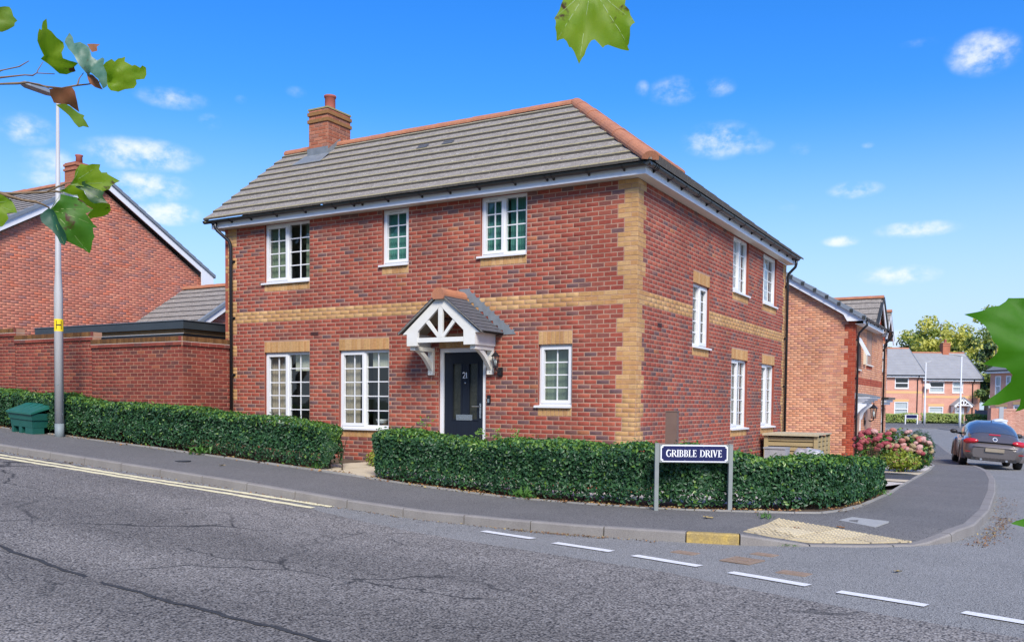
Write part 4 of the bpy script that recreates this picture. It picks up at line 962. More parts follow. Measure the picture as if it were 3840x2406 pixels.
b = MB(); b.lathe((0, 0, 0), [(.014, 0), (.014, .006), (.008, .008)], 12); sp_ = b.mesh('spyhole', [CHROME], True); link(sp_, 'spyhole', door, loc=FF(cx, -.06, -1.24), rot=(R_(90), 0, 0))
b = MB(); FB(b, FF, a0-.05, a1+.05, -.12, .25, b0-.22, b0-.03); b.build('door_step', CSLAB, house)
# doorbell, lantern
b = MB(); FB(b, FF, -2.735, -2.675, 0.001, .024, -1.60, -1.455); FB(b, FF, -2.727, -2.69, .024, .028, -1.585, -1.52, 1); b.build('doorbell', [BLACKP, CHROME], house)
def lantern(root, fr, a, z, m=BLACKP, s=1.0, d=.12):
    b = MB(); o = fr(a, d, z)
    P = lambda *q: fr(a+q[0]*s, d+q[1]*s, z+q[2]*s)
    for i in range(6):
        t, t2 = i*1.0472, (i+1)*1.0472
        b.tube([P(.045*math.cos(t), .045*math.sin(t), -.11), P(.062*math.cos(t), .062*math.sin(t), .07)], .005*s, 5)
        b.poly([P(.085*math.cos(t), .085*math.sin(t), .07), P(.085*math.cos(t2), .085*math.sin(t2), .07), P(.02*math.cos(t2), .02*math.sin(t2), .135), P(.02*math.cos(t), .02*math.sin(t), .135)])
    b.lathe(tuple(P(0, 0, 0)), [(.05*s, -.125*s), (.05*s, -.108*s)], 6); b.lathe(tuple(P(0, 0, 0)), [(.088*s, .062*s), (.088*s, .072*s)], 6)
    b.tube([P(0, 0, .13), P(0, 0, .165), P(0, 0, .18)], [.012*s, .008*s, .003*s], 6)
    b.tube([P(0, 0, -.12), P(0, 0, -.16), P(.03, -.05, -.19), P(.04, -.09/1.0, -.17)], .011*s, 8)
    FB(b, fr, a+.0*s, a+.08*s, 0.001, .03, z-.27*s, z-.12*s); FB(b, fr, a+.0*s, a+.075*s, .03, .06, z-.25*s, z-.17*s)
    l = b.build('wall_lantern', m, root)
    b = MB()
    for i in range(6):
        t, t2 = i*1.0472, (i+1)*1.0472
        b.quad(P(.042*math.cos(t), .042*math.sin(t), -.105), P(.042*math.cos(t2), .042*math.sin(t2), -.105), P(.058*math.cos(t2), .058*math.sin(t2), .065), P(.058*math.cos(t), .058*math.sin(t), .065))
    b.build('lantern_glass', GLASS, l); b = MB(); b.tube([P(0, 0, -.1), P(0, 0, -.02), P(0, 0, .02)], [.014*s, .024*s, .008*s], 8); b.build('bulb', WHITE, l, smooth=True)
lantern(house, FF, -2.515, -.86)

# porch canopy ----------------------------------------
PX, PD = -3.29, .66
porch = MB(); porch.box(PX-.02, PX+.02, -PD+.03, -.0, .14, .20); porch = porch.build('porch', WHITE2, house)
FP = Frame((0, 0, 0), (1, 0, 0), (0, -1, 0))
tn = .80
for sgn in (-1, 1):
    def X(a): return PX+sgn*a
    # front rafter (bargeboard) with its foot
    b = MB(); pr = [(0, .235), (0, .045), (.505, -.36), (.51, -.62), (.70, -.62), (.70, -.36), (.82, -.40), (.82, -.40+.0)]
    pr = [(0, .235), (0, .045), (.47, -.375), (.475, -.62), (.70, -.62), (.70, -.42), (.79, -.42)]
    b.prism([(X(a), -PD, z) for a, z in (pr if sgn > 0 else pr)], (0, .05, 0)); b.build('bargeboard', WHITE2, porch)
    # side beam and wall plate
    b = MB(); b.box(min(X(.66), X(.70)), max(X(.66), X(.70)), -PD+.05, -.002, -.62, -.40); b.build('side_beam', WHITE2, porch)
    # diagonal strut in the gable
    b = MB(); b.prism([(X(.06), -PD+.008, -.49), (X(.02), -PD+.008, -.46), (X(.27), -PD+.008, -.165), (X(.325), -PD+.008, -.205)], (0, .035, 0)); b.build('strut', WHITE2, porch)
    # wall bracket
    b = MB(); xb0, xb1 = min(X(.565), X(.675)), max(X(.565), X(.675))
    b.box(xb0, xb1, -.062, -.002, -1.10, -.62); b.box(xb0+.003, xb1-.003, -PD+.06, -.062, -.69, -.621)
    n = 6; out_ = []; 
    for k in range(n+1):
        t = k/n; out_.append((lerp(-PD+.16, -.062, t), lerp(-.69, -1.03, t)+.05*math.sin(t*math.pi)))
    top_ = [(y+.075, z+.04) if y+.075 < -.062 else (-.062, z+.09) for y, z in out_]
    xq0, xq1 = xb0+.02, xb1-.02
    for k in range(n): b.prism([(xq0, *out_[k]), (xq0, *out_[k+1]), (xq0, *top_[k+1]), (xq0, *top_[k])], (xq1-xq0, 0, 0))
    b.build('bracket', WHITE2, porch)
    for z in (-1.06, -.75):
        b = MB(); b.lathe((0, 0, 0), [(.012, 0), (.009, .004)], 8); link(b.mesh('bolt_head', [CHROME]), 'bolt_head', porch, loc=((xb0+xb1)/2, -.062, z), rot=(R_(90), 0, 0))
    # soffit lining and slates
    b = MB(); b.quad((X(0), -PD+.05, .215), (X(0), -.003, .215), (X(.80), -.003, .215-.8*tn), (X(.80), -PD+.05, .215-.8*tn)); b.build('lining', mat('porch_lining', (.30,.27,.22), rough=.9), porch)
    fs = Frame((X(.87), -PD-.05, 0), (0, 1, 0), (sgn, 0, 0))
    roof_slope(porch, fs, 0, PD+.04, .85, -.41, tn, .105, .19, [TILE_D, TILE_DE], name='slate', th=.012)
    # mortar line at the verge
    b = MB(); b.prism([(X(.86), -PD-.046, -.425), (X(.86), -PD-.046, -.402), (X(.0), -PD-.046, .272), (X(0), -PD-.046, .245)], (0, .05, 0)); b.build('verge_mortar', mat('verge_mortar_grey', (.26,.24,.21), (.14,.13,.12), scale=25, rough=.95), porch)
    # stepped lead flashing on the wall
    if sgn > 0:
        for k in range(10):
            z1 = .40-k*.082; xa = (.40-z1)/tn*.97
            b = MB(); x0_ = PX+xa-.03; b.prism([(x0_, -.001, z1-.082), (x0_+.24, -.001, z1-.082), (x0_+.20, -.001, z1-.03), (x0_+.22, -.001, z1), (x0_-.02, -.001, z1)], (0, -.006, 0)); b.build('flashing_step', LEAD, porch)
b = MB(); b.box(PX-.478, PX+.478, -PD+.006, -PD+.044, -.565, -.485); b.build('tie_beam', WHITE2, porch)
b = MB(); b.box(PX-.045, PX+.045, -PD+.004, -PD+.046, -.485, .06); b.build('king_post', WHITE2, porch)
# terracotta ridge with a closed front end
for k, (y0, y1) in enumerate(((-PD-.06, -.34), (-.34, -.005))):
    b = MB(); prof = [R_(-35+250*i/12) for i in range(13)]; r = .125
    s = [[(PX+r*math.cos(t), y, .225+r*math.sin(t)) for t in prof] for y in (y0+.002, y1)]
    s2 = [[(PX+(r-.015)*math.cos(t), y, .225+(r-.015)*math.sin(t)) for t in prof] for y in (y0+.002, y1)]
    b.grid([s[1], s[0]]); b.grid([s2[0], s2[1]]); b.grid([s[0], s2[0]]); b.grid([s2[1], s[1]])
    if k == 0: b.prism([(PX+(r-.001)*math.cos(t), y0-.012, .225+(r-.001)*math.sin(t)) for t in prof], (0, .03, 0))
    b.build('ridge_tile', TERRA, porch)

# ------------------------------------------------------------ garden wall on the left, stepping up the hill
gw = thing('garden_wall', 'tall red brick garden wall stepping up the hill left of the house, brown brick coping', 'wall', (-12, -1.28, -2.4))
GF = Frame((0, -1.28, 0), (1, 0, 0), (0, -1, 0)); GR = Frame((-8.985, -1.28, 0), (0, 1, 0), (1, 0, 0))
bays = [(-11.79, -8.985, -.515), (-14.55, -11.79, -.345), (-17.4, -14.55, -.175), (-20.2, -17.4, -.005), (-23, -20.2, .165)]
layW = []
for a0, a1, top in bays:
    n = int((top+3.1)/.075)
    layW += course_layout(a0, a1, top-n*.075, n, [], (WALLB, WBW), bond=.03)
    b = MB(); b.box(a0+.001, a1-.006, -1.274, -1.06, -3.0, top-.002); b.build('wall_core', MORT_D, gw)
layR2 = course_layout(.02, 1.27, -.515-34*.075, 34, [], (WALLB, WBW), bond=.02)
b = MB(); b.box(-9.2, -8.991, -1.06, -.005, -3.0, -.517); b.build('wall_core', MORT_D, gw)
brick_wall(gw, GF, [q for q in layW if q[2] > -2.5], 210, Vector((-9, -4, -1)), 'wall_brickwork'); brick_wall(gw, GR, [q for q in layR2 if q[2] > -2.5], 90, Vector((-8, -1, -1)), 'return_brickwork')
WHM = mat('pale_bed_joint', (.50,.44,.36), rough=.95)
for bi, (a0, a1, top) in enumerate(bays[:4]):
    e = .0 if bi == 0 else .07
    frs = [(GF, a0, a1+e, 0)] + ([(GR, .0, 1.27, 1)] if bi == 0 else [])
    for fr, x0, x1, isr in frs:
        n = round((x1-x0)/.225); w = (x1-x0)/n
        for k in range(n):
            link(brick_mesh(WALLB, pick(WBW), w-.008), 'plinth_brick', gw, loc=fr(x0+k*w+.004, .03, top+.004), rot=(0, 0, fr.rz))
        b = MB(); FB(b, fr, x0+.003, x1-.003, -.18, .022, top-.001, top+.074); FB(b, fr, x0+.003, x1-.003, -.2, .024, top+.071, top+.082, 1); FB(b, fr, x0+.003, x1-.004, -.2, .018, top+.082, top+.176, 2); b.build('coping_bed', [MORT_D, WHM, MORT_D], gw)
        n = round((x1-x0)/.075); w = (x1-x0)/n
        for k in range(n):
            mm_ = WALLB if k in (n-1,) and not isr else COPB
            link(brick_mesh(mm_, pick([.3, .3, .2, .2]), w-.008, .094), 'coping_brick', gw, loc=fr(x0+k*w+.004, .026+random.uniform(-.002, .002), top+.083), rot=(0, 0, fr.rz))
        b = MB(); FB(b, fr, x0+.002, x1-.002, -.2, .016, top+.176, top+.179); b.build('coping_top', COPB[0], gw)

# ------------------------------------------------------------ flat-roofed garden room behind the wall
ex = thing('garden_room', 'low flat roofed extension with dark grey fascia behind the garden wall', 'extension', (-13.5, 1.5, -2.2))
DKG = mat('anthracite_fascia', (.035,.045,.052), (.045,.055,.062), scale=2, rough=.4); TIMB = mat('tan_soffit_board', (.32,.20,.09), (.25,.15,.07), scale=4, rough=.8)
b = MB(); b.box(-16.2, -10.74, .22, .25, -.01, .165); b.box(-10.77, -10.74, .25, 4.2, -.01, .165); b.box(-16.2, -16.17, .25, 4.2, -.01, .165); b.build('fascia', DKG, ex)
b = MB(); b.box(-16.22, -10.72, .20, .26, .165, .182); b.box(-10.78, -10.72, .26, 4.2, .165, .182); b.build('edge_trim', mat('trim_grey', (.20,.22,.24), rough=.4, metal=.4), ex)
b = MB(); b.box(-16.17, -10.77, .25, 4.2, .10, .150); b.build('roof', mat('roof_membrane', (.08,.085,.09), rough=.8), ex)
b = MB(); b.box(-16.1, -10.82, .30, 4.1, -.14, .0); b.build('soffit_board', TIMB, ex)
b = MB(); b.box(-16.1, -10.85, .34, 4.0, -2.4, -.14); b.build('wall', WALLB[3], ex)
b = MB(); b.box(-16.15, -10.76, .23, .30, -.19, -.115); b.box(-10.82, -10.75, .30, 4.0, -.19, -.115); b.build('gutter', BLACKP, ex)
b = MB(); b.box(-16.15, -10.755, .225, .24, -.118, -.108); b.build('gutter_lip', mat('gutter_lip_grey', (.5,.52,.54), rough=.3), ex)
b = MB(); b.tube([(-10.79, 2.9, -.15), (-10.76, 3.0, -.10), (-10.72, 3.1, .0), (-10.72, 3.15, .12)], .04, 8); b.build('gutter_pipe', BLACKP, ex, smooth=True)

# ------------------------------------------------------------ garage with a tiled roof
ga = thing('garage', 'small brick garage with grey tiled pitched roof between the neighbouring gable and the house', 'garage', (-15.4, 5.3, -2.1))
zr, yr, pt = 1.76, 5.34, .66; ye = 2.3; ze = zr-(yr-ye)*pt
b = MB(); b.box(-16.6, -14.2, ye+.25, 2*yr-ye-.25, -2.2, ze+.1); b.prism([(-14.2, ye+.25, ze+.1), (-14.2, 2*yr-ye-.25, ze+.1), (-14.2, yr, zr-.12)], (-2.4, 0, 0)); b.build('wall', MORT_D, ga)
GG = Frame((-14.19, ye+.25, 0), (0, 1, 0), (1, 0, 0)); lay = course_layout(0, 2*(yr-ye)-.5, ze+.1-28*.075, 58, [], (NBRB, NBW))
lay = [q for q in lay if q[2]+.075 < ze+.05+min(q[0], 5.58-q[1])*pt]; brick_wall(ga, GG, lay, 0)
rf = MB(); rf.poly([(-16.8, ye, ze), (-14.0, ye, ze), (-14.0, yr, zr), (-16.8, yr, zr)]); rf.poly([(-16.8, yr, zr), (-14.0, yr, zr), (-14.0, 2*yr-ye, ze), (-16.8, 2*yr-ye, ze)]); rf = rf.build('roof', TILE, ga)
roof_slope(rf, Frame((0, ye-.02, 0), (1, 0, 0), (0, -1, 0)), -16.82, -13.98, yr-ye+.01, ze-.01, pt, .30, .33, [TILE, TILE_DE])
ridge(rf, (-16.84, yr, zr+.0), (-13.97, yr, zr+.0), TERRA, r=.11)
b = MB(); b.prism([(-13.97, ye-.05, ze-.02), (-13.97, yr, zr-.02), (-13.97, yr, zr-.22), (-13.97, ye-.05, ze-.22)], (-.03, 0, 0)); b.build('bargeboard', WHITEB, ga)
b = MB(); b.prism([(-13.93, ye-.06, ze-.05), (-13.93, yr, zr-.05), (-13.93, yr, zr+.045), (-13.93, ye-.06, ze+.045)], (-.10, 0, 0)); b.build('dry_verge', VERGE, ga)

# ------------------------------------------------------------ neighbour's gable house on the left
CNX0, CNX1 = -19.72, -19.20
nb = thing('gable_house', 'neighbouring orange brick house with plain gable wall and white bargeboards, behind the street lamp', 'house', (-21, 3.9, -2))
NF = Frame((-18.7, .2, 0), (0, 1, 0), (1, 0, 0)); NL = 7.39; zE = 2.52; sl = .585; zA = zE+NL/2*sl
b = MB(); b.box(-26, -18.71, .21, .2+NL-.01, -2.5, zE); b.prism([(-18.71, .21, zE), (-18.71, .2+NL-.01, zE), (-18.71, .2+NL/2, zA)], (-7.3, 0, 0)); b.build('wall', MORT_D, nb)
lay = course_layout(0, NL, zE-66*.075, 66+29, [], (NBRB, NBW)); lay2 = []
for q in lay:
    zb = q[2]+.07
    if zb > zE:
        m = (zb-zE)/sl; a0, a1 = max(q[0], m), min(q[1], NL-m)
        if a1-a0 < .05: continue
        q = (a0, a1, *q[2:])
    if q[2] > -1.6: lay2.append(q)
brick_wall(nb, NF, lay2, 0)
rf = MB(); y0, y1, ym = .2-.35, .2+NL+.35, .2+NL/2; zt0 = zE+.30-.35*sl; zt1 = zt0+(NL/2+.35)*sl
rf.poly([(-26.2, y0, zt0), (-18.5, y0, zt0), (-18.5, ym, zt1), (-26.2, ym, zt1)]); rf.poly([(-26.2, ym, zt1), (-18.5, ym, zt1), (-18.5, y1, zt0), (-26.2, y1, zt0)]); rf = rf.build('roof', TILE, nb)
roof_slope(rf, Frame((0, y0-.02, 0), (1, 0, 0), (0, -1, 0)), -26.2, -18.55, ym-y0+.02, zt0-.01, sl, .30, .33, [TILE, TILE_DE], n_ind=0)
roof_slope(rf, Frame((0, y1+.02, 0), (-1, 0, 0), (0, 1, 0)), 18.55, 26.2, y1-ym+.02, zt0-.01, sl, .30, .33, [TILE, TILE_DE], n_ind=0, name='back_roof_tile')
ridge(rf, (-18.5, ym, zt1), (-26, ym, zt1), TERRA)
for sg, ya in ((1, y0), (-1, y1)):
    b = MB(); b.prism([(-18.52, ya, zt0-.03), (-18.52, ym, zt1-.03), (-18.52, ym, zt1-.25), (-18.52, ya, zt0-.25)], (-.03, 0, 0)); b.prism([(-18.515, ya, zt0-.04), (-18.515, ya+sg*.5, zt0-.04+.5*sl), (-18.515, ya+sg*.5, zt0-.42), (-18.515, ya, zt0-.42)], (-.03, 0, 0)); b.build('bargeboard', WHITEB, nb)
    b = MB(); b.box(-26, -18.52, min(ya, ya+sg*.34), max(ya, ya+sg*.34), zt0-.42, zt0-.39); b.build('soffit', SOFF, nb)
    n = 15
    for k in range(n):
        t0, t1 = k/n, (k+1)/n; b = MB(); ya0, ya1 = lerp(ya-sg*.06, ym, t0), lerp(ya-sg*.06, ym, t1); z0, z1 = lerp(zt0-.035, zt1, t0), lerp(zt0-.035, zt1, t1); st = .018
        b.prism([(-18.47, ya0, z0-.05), (-18.47, ya1, z1-.05-.0), (-18.47, ya1, z1+.04), (-18.47, ya0, z0+.04+st)], (-.12, 0, 0)); b.build('verge_unit', VERGE, nb)
chn = MB(); chn.box(CNX0, CNX1, ym-.5, ym+.05, 4.3, 5.44); chn = chn.build('chimney', CHB[0], nb)
for z in (5.20, 5.34): b = MB(); b.box(CNX0-.03, CNX1+.03, ym-.53, ym+.08, z, z+.06); b.build('corbel_course', CHB[2], chn)
for k in range(11): b = MB(); b.box(CNX0-.002, CNX1+.002, ym-.502, ym+.052, 4.35+k*.075, 4.357+k*.075); b.build('bed_joint', MORT_D, chn)
b = MB(); b.lathe(((CNX0+CNX1)/2, ym-.2, 5.44), [(.10, 0), (.09, .22), (.11, .25), (.11, .28), (.08, .28)], 14); b.build('chimney_pot', TERRP, chn, smooth=True)

# ------------------------------------------------------------ second house on the side street
h2 = thing('brick_house', 'pale orange brick house with red quoins behind the corner house, white flat door canopy', 'house', (-2, 19, -3.3))
G2 = Frame((-5.4, 16.4, 0), (1, 0, 0), (0, -1, 0)); E2 = 6.05; zE2 = 1.07; s2 = .617
def q2(k, b):
    blk = (k//3) % 2; return [(E2-(.3375 if blk else .225), E2, ORG, [.4, .3, .3])]
b = MB(); b.box(-5.4, .642, 16.408, 22.44, -3.6, zE2); b.prism([(-5.4, 16.41, zE2), (.64, 16.41, zE2), (.64, 16.41, zE2+.05), (-2.38, 16.41, zE2+3.02*s2), (-5.4, 16.41, zE2+.05)], (0, 6.03, 0)); b.build('wall', MORT, h2)
lay = course_layout(0, E2, zE2-61*.075, 61+24, [], (BUFF, BFW), zone=q2); l2 = []
for q in lay:
    zb = q[2]+.07
    if zb > zE2+.05:
        a1 = min(q[1], E2-(zb-zE2-.05)/s2)
        if a1-q[0] < .05: continue
        q = (q[0], a1, *q[2:])
    if q[2] > -3.5 and q[1] > 2.8: l2.append(q)
brick_wall(h2, G2, l2, 160, Vector((1.2, 12, -.6)), 'gable_brickwork')
F2 = Frame((.65, 16.4, 0), (0, 1, 0), (1, 0, 0))
W2 = dict(a=(.32,1.0,-.40,.62), b=(2.25,3.45,-.17,.95), d=(.35,1.28,-3.2,-1.55), e=(2.40,3.60,-2.62,-1.5))
def q3(k, b):
    z = [(.02, .3375 if (k//3) % 2 == 0 else .225, ORG, [.4, .3, .3])]
    if -.90 < b < -.66: z.append((.02, 6.05, ORG, [.4, .3, .3]))
    return z
lay = course_layout(.02, 6.05, zE2-61*.075, 61, [w for w in W2.values()]+[(2.25,3.45,-.32,-.17)], (BUFF, BFW), zone=q3)
wall_shell('front_wall', h2, F2, 0.0, 6.05, -3.5, zE2, list(W2.values()), MORT, front=-.004)
brick_wall(h2, F2, [q for q in lay if q[2] > -3.4], 0, bulk='front_brickwork')
soldier(h2, F2, 2.25, 3.45, -.32, .145, ORG, [.4, .3, .3]); soldier(h2, F2, .32, 1.0, -.55, .145, ORG, [.4, .3, .3])
def sash_window(root, fr, a0, a1, b0, b1, room_=True, net=None, nm='window', bars=False, fw=.07, rec=.05, sills=True, ledge=0.06):
    c1 = -rec; b = MB(); f = fw
    FB(b, fr, a0, a0+f, c1-.06, c1, b0, b1); FB(b, fr, a1-f, a1, c1-.06, c1, b0, b1); FB(b, fr, a0+f, a1-f, c1-.06, c1, b1-f, b1); FB(b, fr, a0+f, a1-f, c1-.06, c1, b0, b0+f*1.3); zm = (b0+b1)/2
    FB(b, fr, a0+f, a1-f, c1-.055, c1+.02, zm-.05, zm+.05); w = b.build(nm, WHITE, root)
    if sills: b = MB(); FB(b, fr, a0-.04, a1+.04, c1-.05, .05, b0-.04, b0); b.build('sill', WHITE2, w)
    for z0, z1 in ((b0+f*1.3, zm-.05), (zm+.05, b1-f)):
        b = MB(); b.quad(fr(a0+f, c1-.04, z0), fr(a1-f, c1-.04, z0), fr(a1-f, c1-.04, z1), fr(a0+f, c1-.04, z1)); b.build('pane', GLASSW, w)
    if bars:
        b = MB(); x = (a0+a1)/2; FB(b, fr, x-.012, x+.012, c1-.05, c1-.03, b0+f, zm-.05); FB(b, fr, x-.012, x+.012, c1-.05, c1-.03, zm+.05, b1-f); b.build('glazing_bars', WHITE, w)
    if net:
        b = MB(); P = [[fr(lerp(a0+f, a1-f, i/20), c1-.09+.012*math.sin(i*2.1), z) for i in range(21)] for z in (lerp(b0, b1, net[0]), lerp(b0, b1, net[1]))]; b.grid(P); b.build('net_curtain', NET, w, smooth=True)
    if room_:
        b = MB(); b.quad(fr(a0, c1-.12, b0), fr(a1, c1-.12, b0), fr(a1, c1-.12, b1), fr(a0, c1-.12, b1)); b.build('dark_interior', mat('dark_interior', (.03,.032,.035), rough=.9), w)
    return w
sash_window(h2, F2, *W2['a']); sash_window(h2, F2, *W2['b'], net=(.6, .9)); sash_window(h2, F2, *W2['e'], net=(.5, .95))
b = MB(); b.prism([F2(.36, -.03, .60), F2(.36, .28, .02), F2(.36, .32, .04), F2(.36, .01, .62)], F2.ax*.6); b.build('open_top_light', WHITE, h2)
b = MB(); FB(b, F2, .35, .43, -.1, .02, -3.2, -1.55); FB(b, F2, 1.2, 1.28, -.1, .02, -3.2, -1.55); FB(b, F2, .43, 1.2, -.1, .02, -1.63, -1.55); d2 = b.build('door_frame', WHITE, h2)
b = MB(); FB(b, F2, .43, 1.2, -.09, -.04, -3.2, -1.63); b.build('door', mat('grey_green_door', (.25,.27,.24), rough=.5), h2)
cp = MB(); z = -1.27
for k, (pr, h0, h1) in enumerate(((.50, -.05, 0), (.42, -.11, -.05), (.32, -.17, -.11), (.22, -.24, -.17))): FB(cp, F2, .12+k*.04, 2.35-k*.06, 0, pr*.9, z+h0, z+h1)
cp = cp.build('canopy', WHITEB, h2)
b = MB(); FB(b, F2, .10, 2.37, 0, .48, z, z+.02); b.prism([F2(.10, 0, z+.02), F2(.10, .45, z+.02), F2(.10, 0, z+.12)], F2.ax*2.27); b.build('canopy_lead', LEAD, cp)
for a in (.18, 1.35):
    b = MB(); pr = [(0, -1.5), (.34, -1.5), (.33, -1.56), (.2, -1.66), (.08, -1.8), (.03, -2.0), (0, -2.0)]; b.prism([F2(a, c, zz) for c, zz in pr], F2.ax*.10); b.build('canopy_bracket', WHITEB, cp)
lantern(h2, F2, 2.0, -1.75, s=1.7, d=.30)
b = MB(); FB(b, F2, 1.62, 1.86, 0, .09, -.2, .28); b.build('alarm_box', mat('cream_plastic', (.62,.58,.46), rough=.5), h2)
# its roof: main slope to the street, and a small gable over the second bay
rf = MB(); ze2, xe2 = 1.17, .92; xr = -2.38; zr2 = ze2+(xe2-xr)*s2
rf.poly([(xe2, 16.2, ze2), (xe2, 22.6, ze2), (xr, 22.6, zr2), (xr, 16.2, zr2)]); rf.poly([(xr, 16.2, zr2), (xr, 22.6, zr2), (-5.7, 22.6, ze2), (-5.7, 16.2, ze2)]); rf = rf.build('roof', TILE, h2)
roof_slope(rf, Frame((xe2+.03, 0, 0), (0, 1, 0), (1, 0, 0)), 16.22, 22.6, 3.3, ze2-.01, s2, .31, .33, [TILE, TILE_DE], n_ind=0)
n = 9
for k in range(n):
    b = MB(); x0, x1 = lerp(xe2+.05, xr, k/n), lerp(xe2+.05, xr, (k+1)/n); z0, z1 = ze2+(xe2-x0)*s2, ze2+(xe2-x1)*s2
    b.prism([(x0, 16.13, z0-.07), (x1, 16.13, z1-.07), (x1, 16.13, z1+.055), (x0, 16.13, z0+.085)], (0, .13, 0)); b.build('verge_unit', VERGE, rf)
    b = MB(); b.box(min(x0, x0-.1), x0, 16.12, 16.13, z0-.06+.02, z0+.07); b.build('verge_joint', GREYG, rf)
b = MB(); b.prism([(xe2, 16.22, ze2-.05), (xr, 16.22, zr2-.05), (xr, 16.22, zr2-.27), (xe2-.62, 16.22, ze2-.27+.62*s2), (.42, 16.22, 1.07), (xe2, 16.22, 1.07)], (0, .03, 0)); b.build('bargeboard', WHITEB, h2)
b = MB(); FB(b, F2, -.16, 4.2, .24, .26, .98, 1.14); FB(b, F2, -.14, 4.2, 0, .24, .98, .985); b.build('fascia', WHITEB, h2)
gutter(h2, F2, -.18, 4.0, .31, 1.16, brackets=[.3, 1.1, 1.9, 2.7, 3.5], joints=[2.3])
downpipe(h2, [F2(.12, .31, 1.1), F2(.12, .31, .95), F2(.12, .09, .72), F2(.12, .06, .6), F2(.12, .06, -3.4)], [(.12, .5), (.12, -.7), (.12, -1.9)], F2)
gr = MB(); xg = .80; yc, hw = 21.15, 1.25; zg = 2.28; ps = .86; zlow = zg-hw*ps
for sg in (-1, 1): gr.poly([(xg, yc+sg*hw, zlow), (xg, yc, zg), (-1.2, yc, zg), (-.0, yc+sg*hw, zlow)])
gr = gr.build('gable_roof', TILE, h2)
roof_slope(gr, Frame((0, yc-hw-.03, 0), (1, 0, 0), (0, -1, 0)), -1.9, xg, hw+.03, zlow, ps, .34, .33, [TILE, TILE_DE]); roof_slope(gr, Frame((0, yc+hw+.03, 0), (-1, 0, 0), (0, 1, 0)), -xg, 1.6, hw+.03, zlow, ps, .34, .33, [TILE, TILE_DE], n_ind=0)
ridge(gr, (xg+.02, yc, zg+.02), (-1.4, yc, zg+.02), TERRA, r=.11)
b = MB()
for sg in (-1, 1): b.prism([(xg, yc+sg*(hw+.05), zlow-.06), (xg, yc, zg-.03), (xg, yc, zg-.25), (xg, yc+sg*(hw-.2), zlow-.16), (xg, yc+sg*(hw+.05), zlow-.16)], (-.03, 0, 0))
b.build('gable_bargeboard', WHITEB, h2)
b = MB()
for sg in (-1, 1): b.prism([(xg+.05, yc+sg*(hw+.09), zlow-.06), (xg+.05, yc, zg-.0), (xg+.05, yc, zg+.04), (xg+.05, yc+sg*(hw+.09), zlow+.03)], (-.10, 0, 0))
b.build('gable_verge', GREYG, h2)
b = MB(); b.prism([(.60, yc-hw+.1, zlow), (.60, yc+hw-.1, zlow), (.60, yc, zg-.1)], (.055, 0, 0)); b.build('gable_wall', ORG[1], h2)
for ya_ in (yc-hw-.05, yc+hw-.30): b = MB(); b.box(.6, xg, ya_, ya_+.35, zlow-.20, zlow-.08); b.build('gable_soffit', WHITEB, h2)
downpipe(h2, [(.98, yc+hw-.05, zlow-.02), (.98, yc+hw-.05, zlow-.2), (.85, yc+hw-.05, zlow-.36), (.72, yc+hw-.05, zlow-.5), (.715, yc+hw-.05, -3.4)], [], F2)
# ------------------------------------------------------------ third house further along, only its street edge shows
h3 = thing('brick_house', 'further brick house half hidden behind the pale orange house, gabled roof and dark canopy', 'house', (-2, 27, -3.3))
Y3 = 22.62
b = MB(); b.box(-5, .40, Y3, 25.5, -3.7, 1.0); b.build('wall', MORT, h3)
F3 = Frame((.42, Y3, 0), (0, 1, 0), (1, 0, 0)); W3 = ((.8,1.8,-.2,.85), (.9,1.8,-2.7,-1.6))
brick_wall(h3, F3, course_layout(.02, 2.86, -3.5, 60, list(W3), (BUFF, BFW), zone=lambda k, b_: [(.02, .3375 if (k//3) % 2 else .225, CREAM, CRW)]), 0)
F3b = Frame((.1, Y3-.005, 0), (1, 0, 0), (0, -1, 0)); brick_wall(h3, F3b, course_layout(0, .32, -3.5, 60, [], (CREAM, CRW)), 0, bulk='quoin')
g3 = MB(); yc3, hw3, zg3, xg3 = 24.0, 1.2, 2.05, .72; zl3 = zg3-hw3*.86
for sg in (-1, 1): g3.poly([(xg3, yc3+sg*hw3, zl3), (xg3, yc3, zg3), (-2, yc3, zg3), (-2, yc3+sg*hw3, zl3)])
g3 = g3.build('roof', TILE, h3); roof_slope(g3, Frame((0, yc3-hw3-.03, 0), (1, 0, 0), (0, -1, 0)), -1.6, xg3, hw3+.03, zl3, .86, .34, .33, [TILE, TILE_DE]); ridge(g3, (xg3+.02, yc3, zg3+.02), (-1.4, yc3, zg3+.02), TERRA, r=.11)
b = MB()
for sg in (-1, 1): b.prism([(xg3-.01, yc3+sg*(hw3+.05), zl3-.06), (xg3-.01, yc3, zg3-.03), (xg3-.01, yc3, zg3-.25), (xg3-.01, yc3+sg*(hw3-.2), zl3-.16), (xg3-.01, yc3+sg*(hw3+.05), zl3-.16)], (-.03, 0, 0))
b.build('bargeboard', WHITEB, h3)
b = MB(); b.prism([(.36, yc3-hw3+.1, zl3), (.36, yc3+hw3-.1, zl3), (.36, yc3, zg3-.1)], (.055, 0, 0)); b.build('gable_wall', ORG[1], h3)
downpipe(h3, [(.74, Y3+.12, .95), (.74, Y3+.12, .7), (.62, Y3+.12, .52), (.50, Y3+.12, .4), (.495, Y3+.12, -3.5)], [(.12, -.4), (.12, -1.4), (.12, -2.4)], F3)
b = MB(); FB(b, F3, .25, 2.2, 0, .42, -1.30, -1.22); FB(b, F3, .3, 2.1, 0, .34, -1.40, -1.30, 1); FB(b, F3, .34, 2.05, 0, .25, -1.50, -1.40, 1); b.build('canopy', [GREYG, WHITEB], h3)
for w in W3: sash_window(h3, F3, *w, rec=-.02)

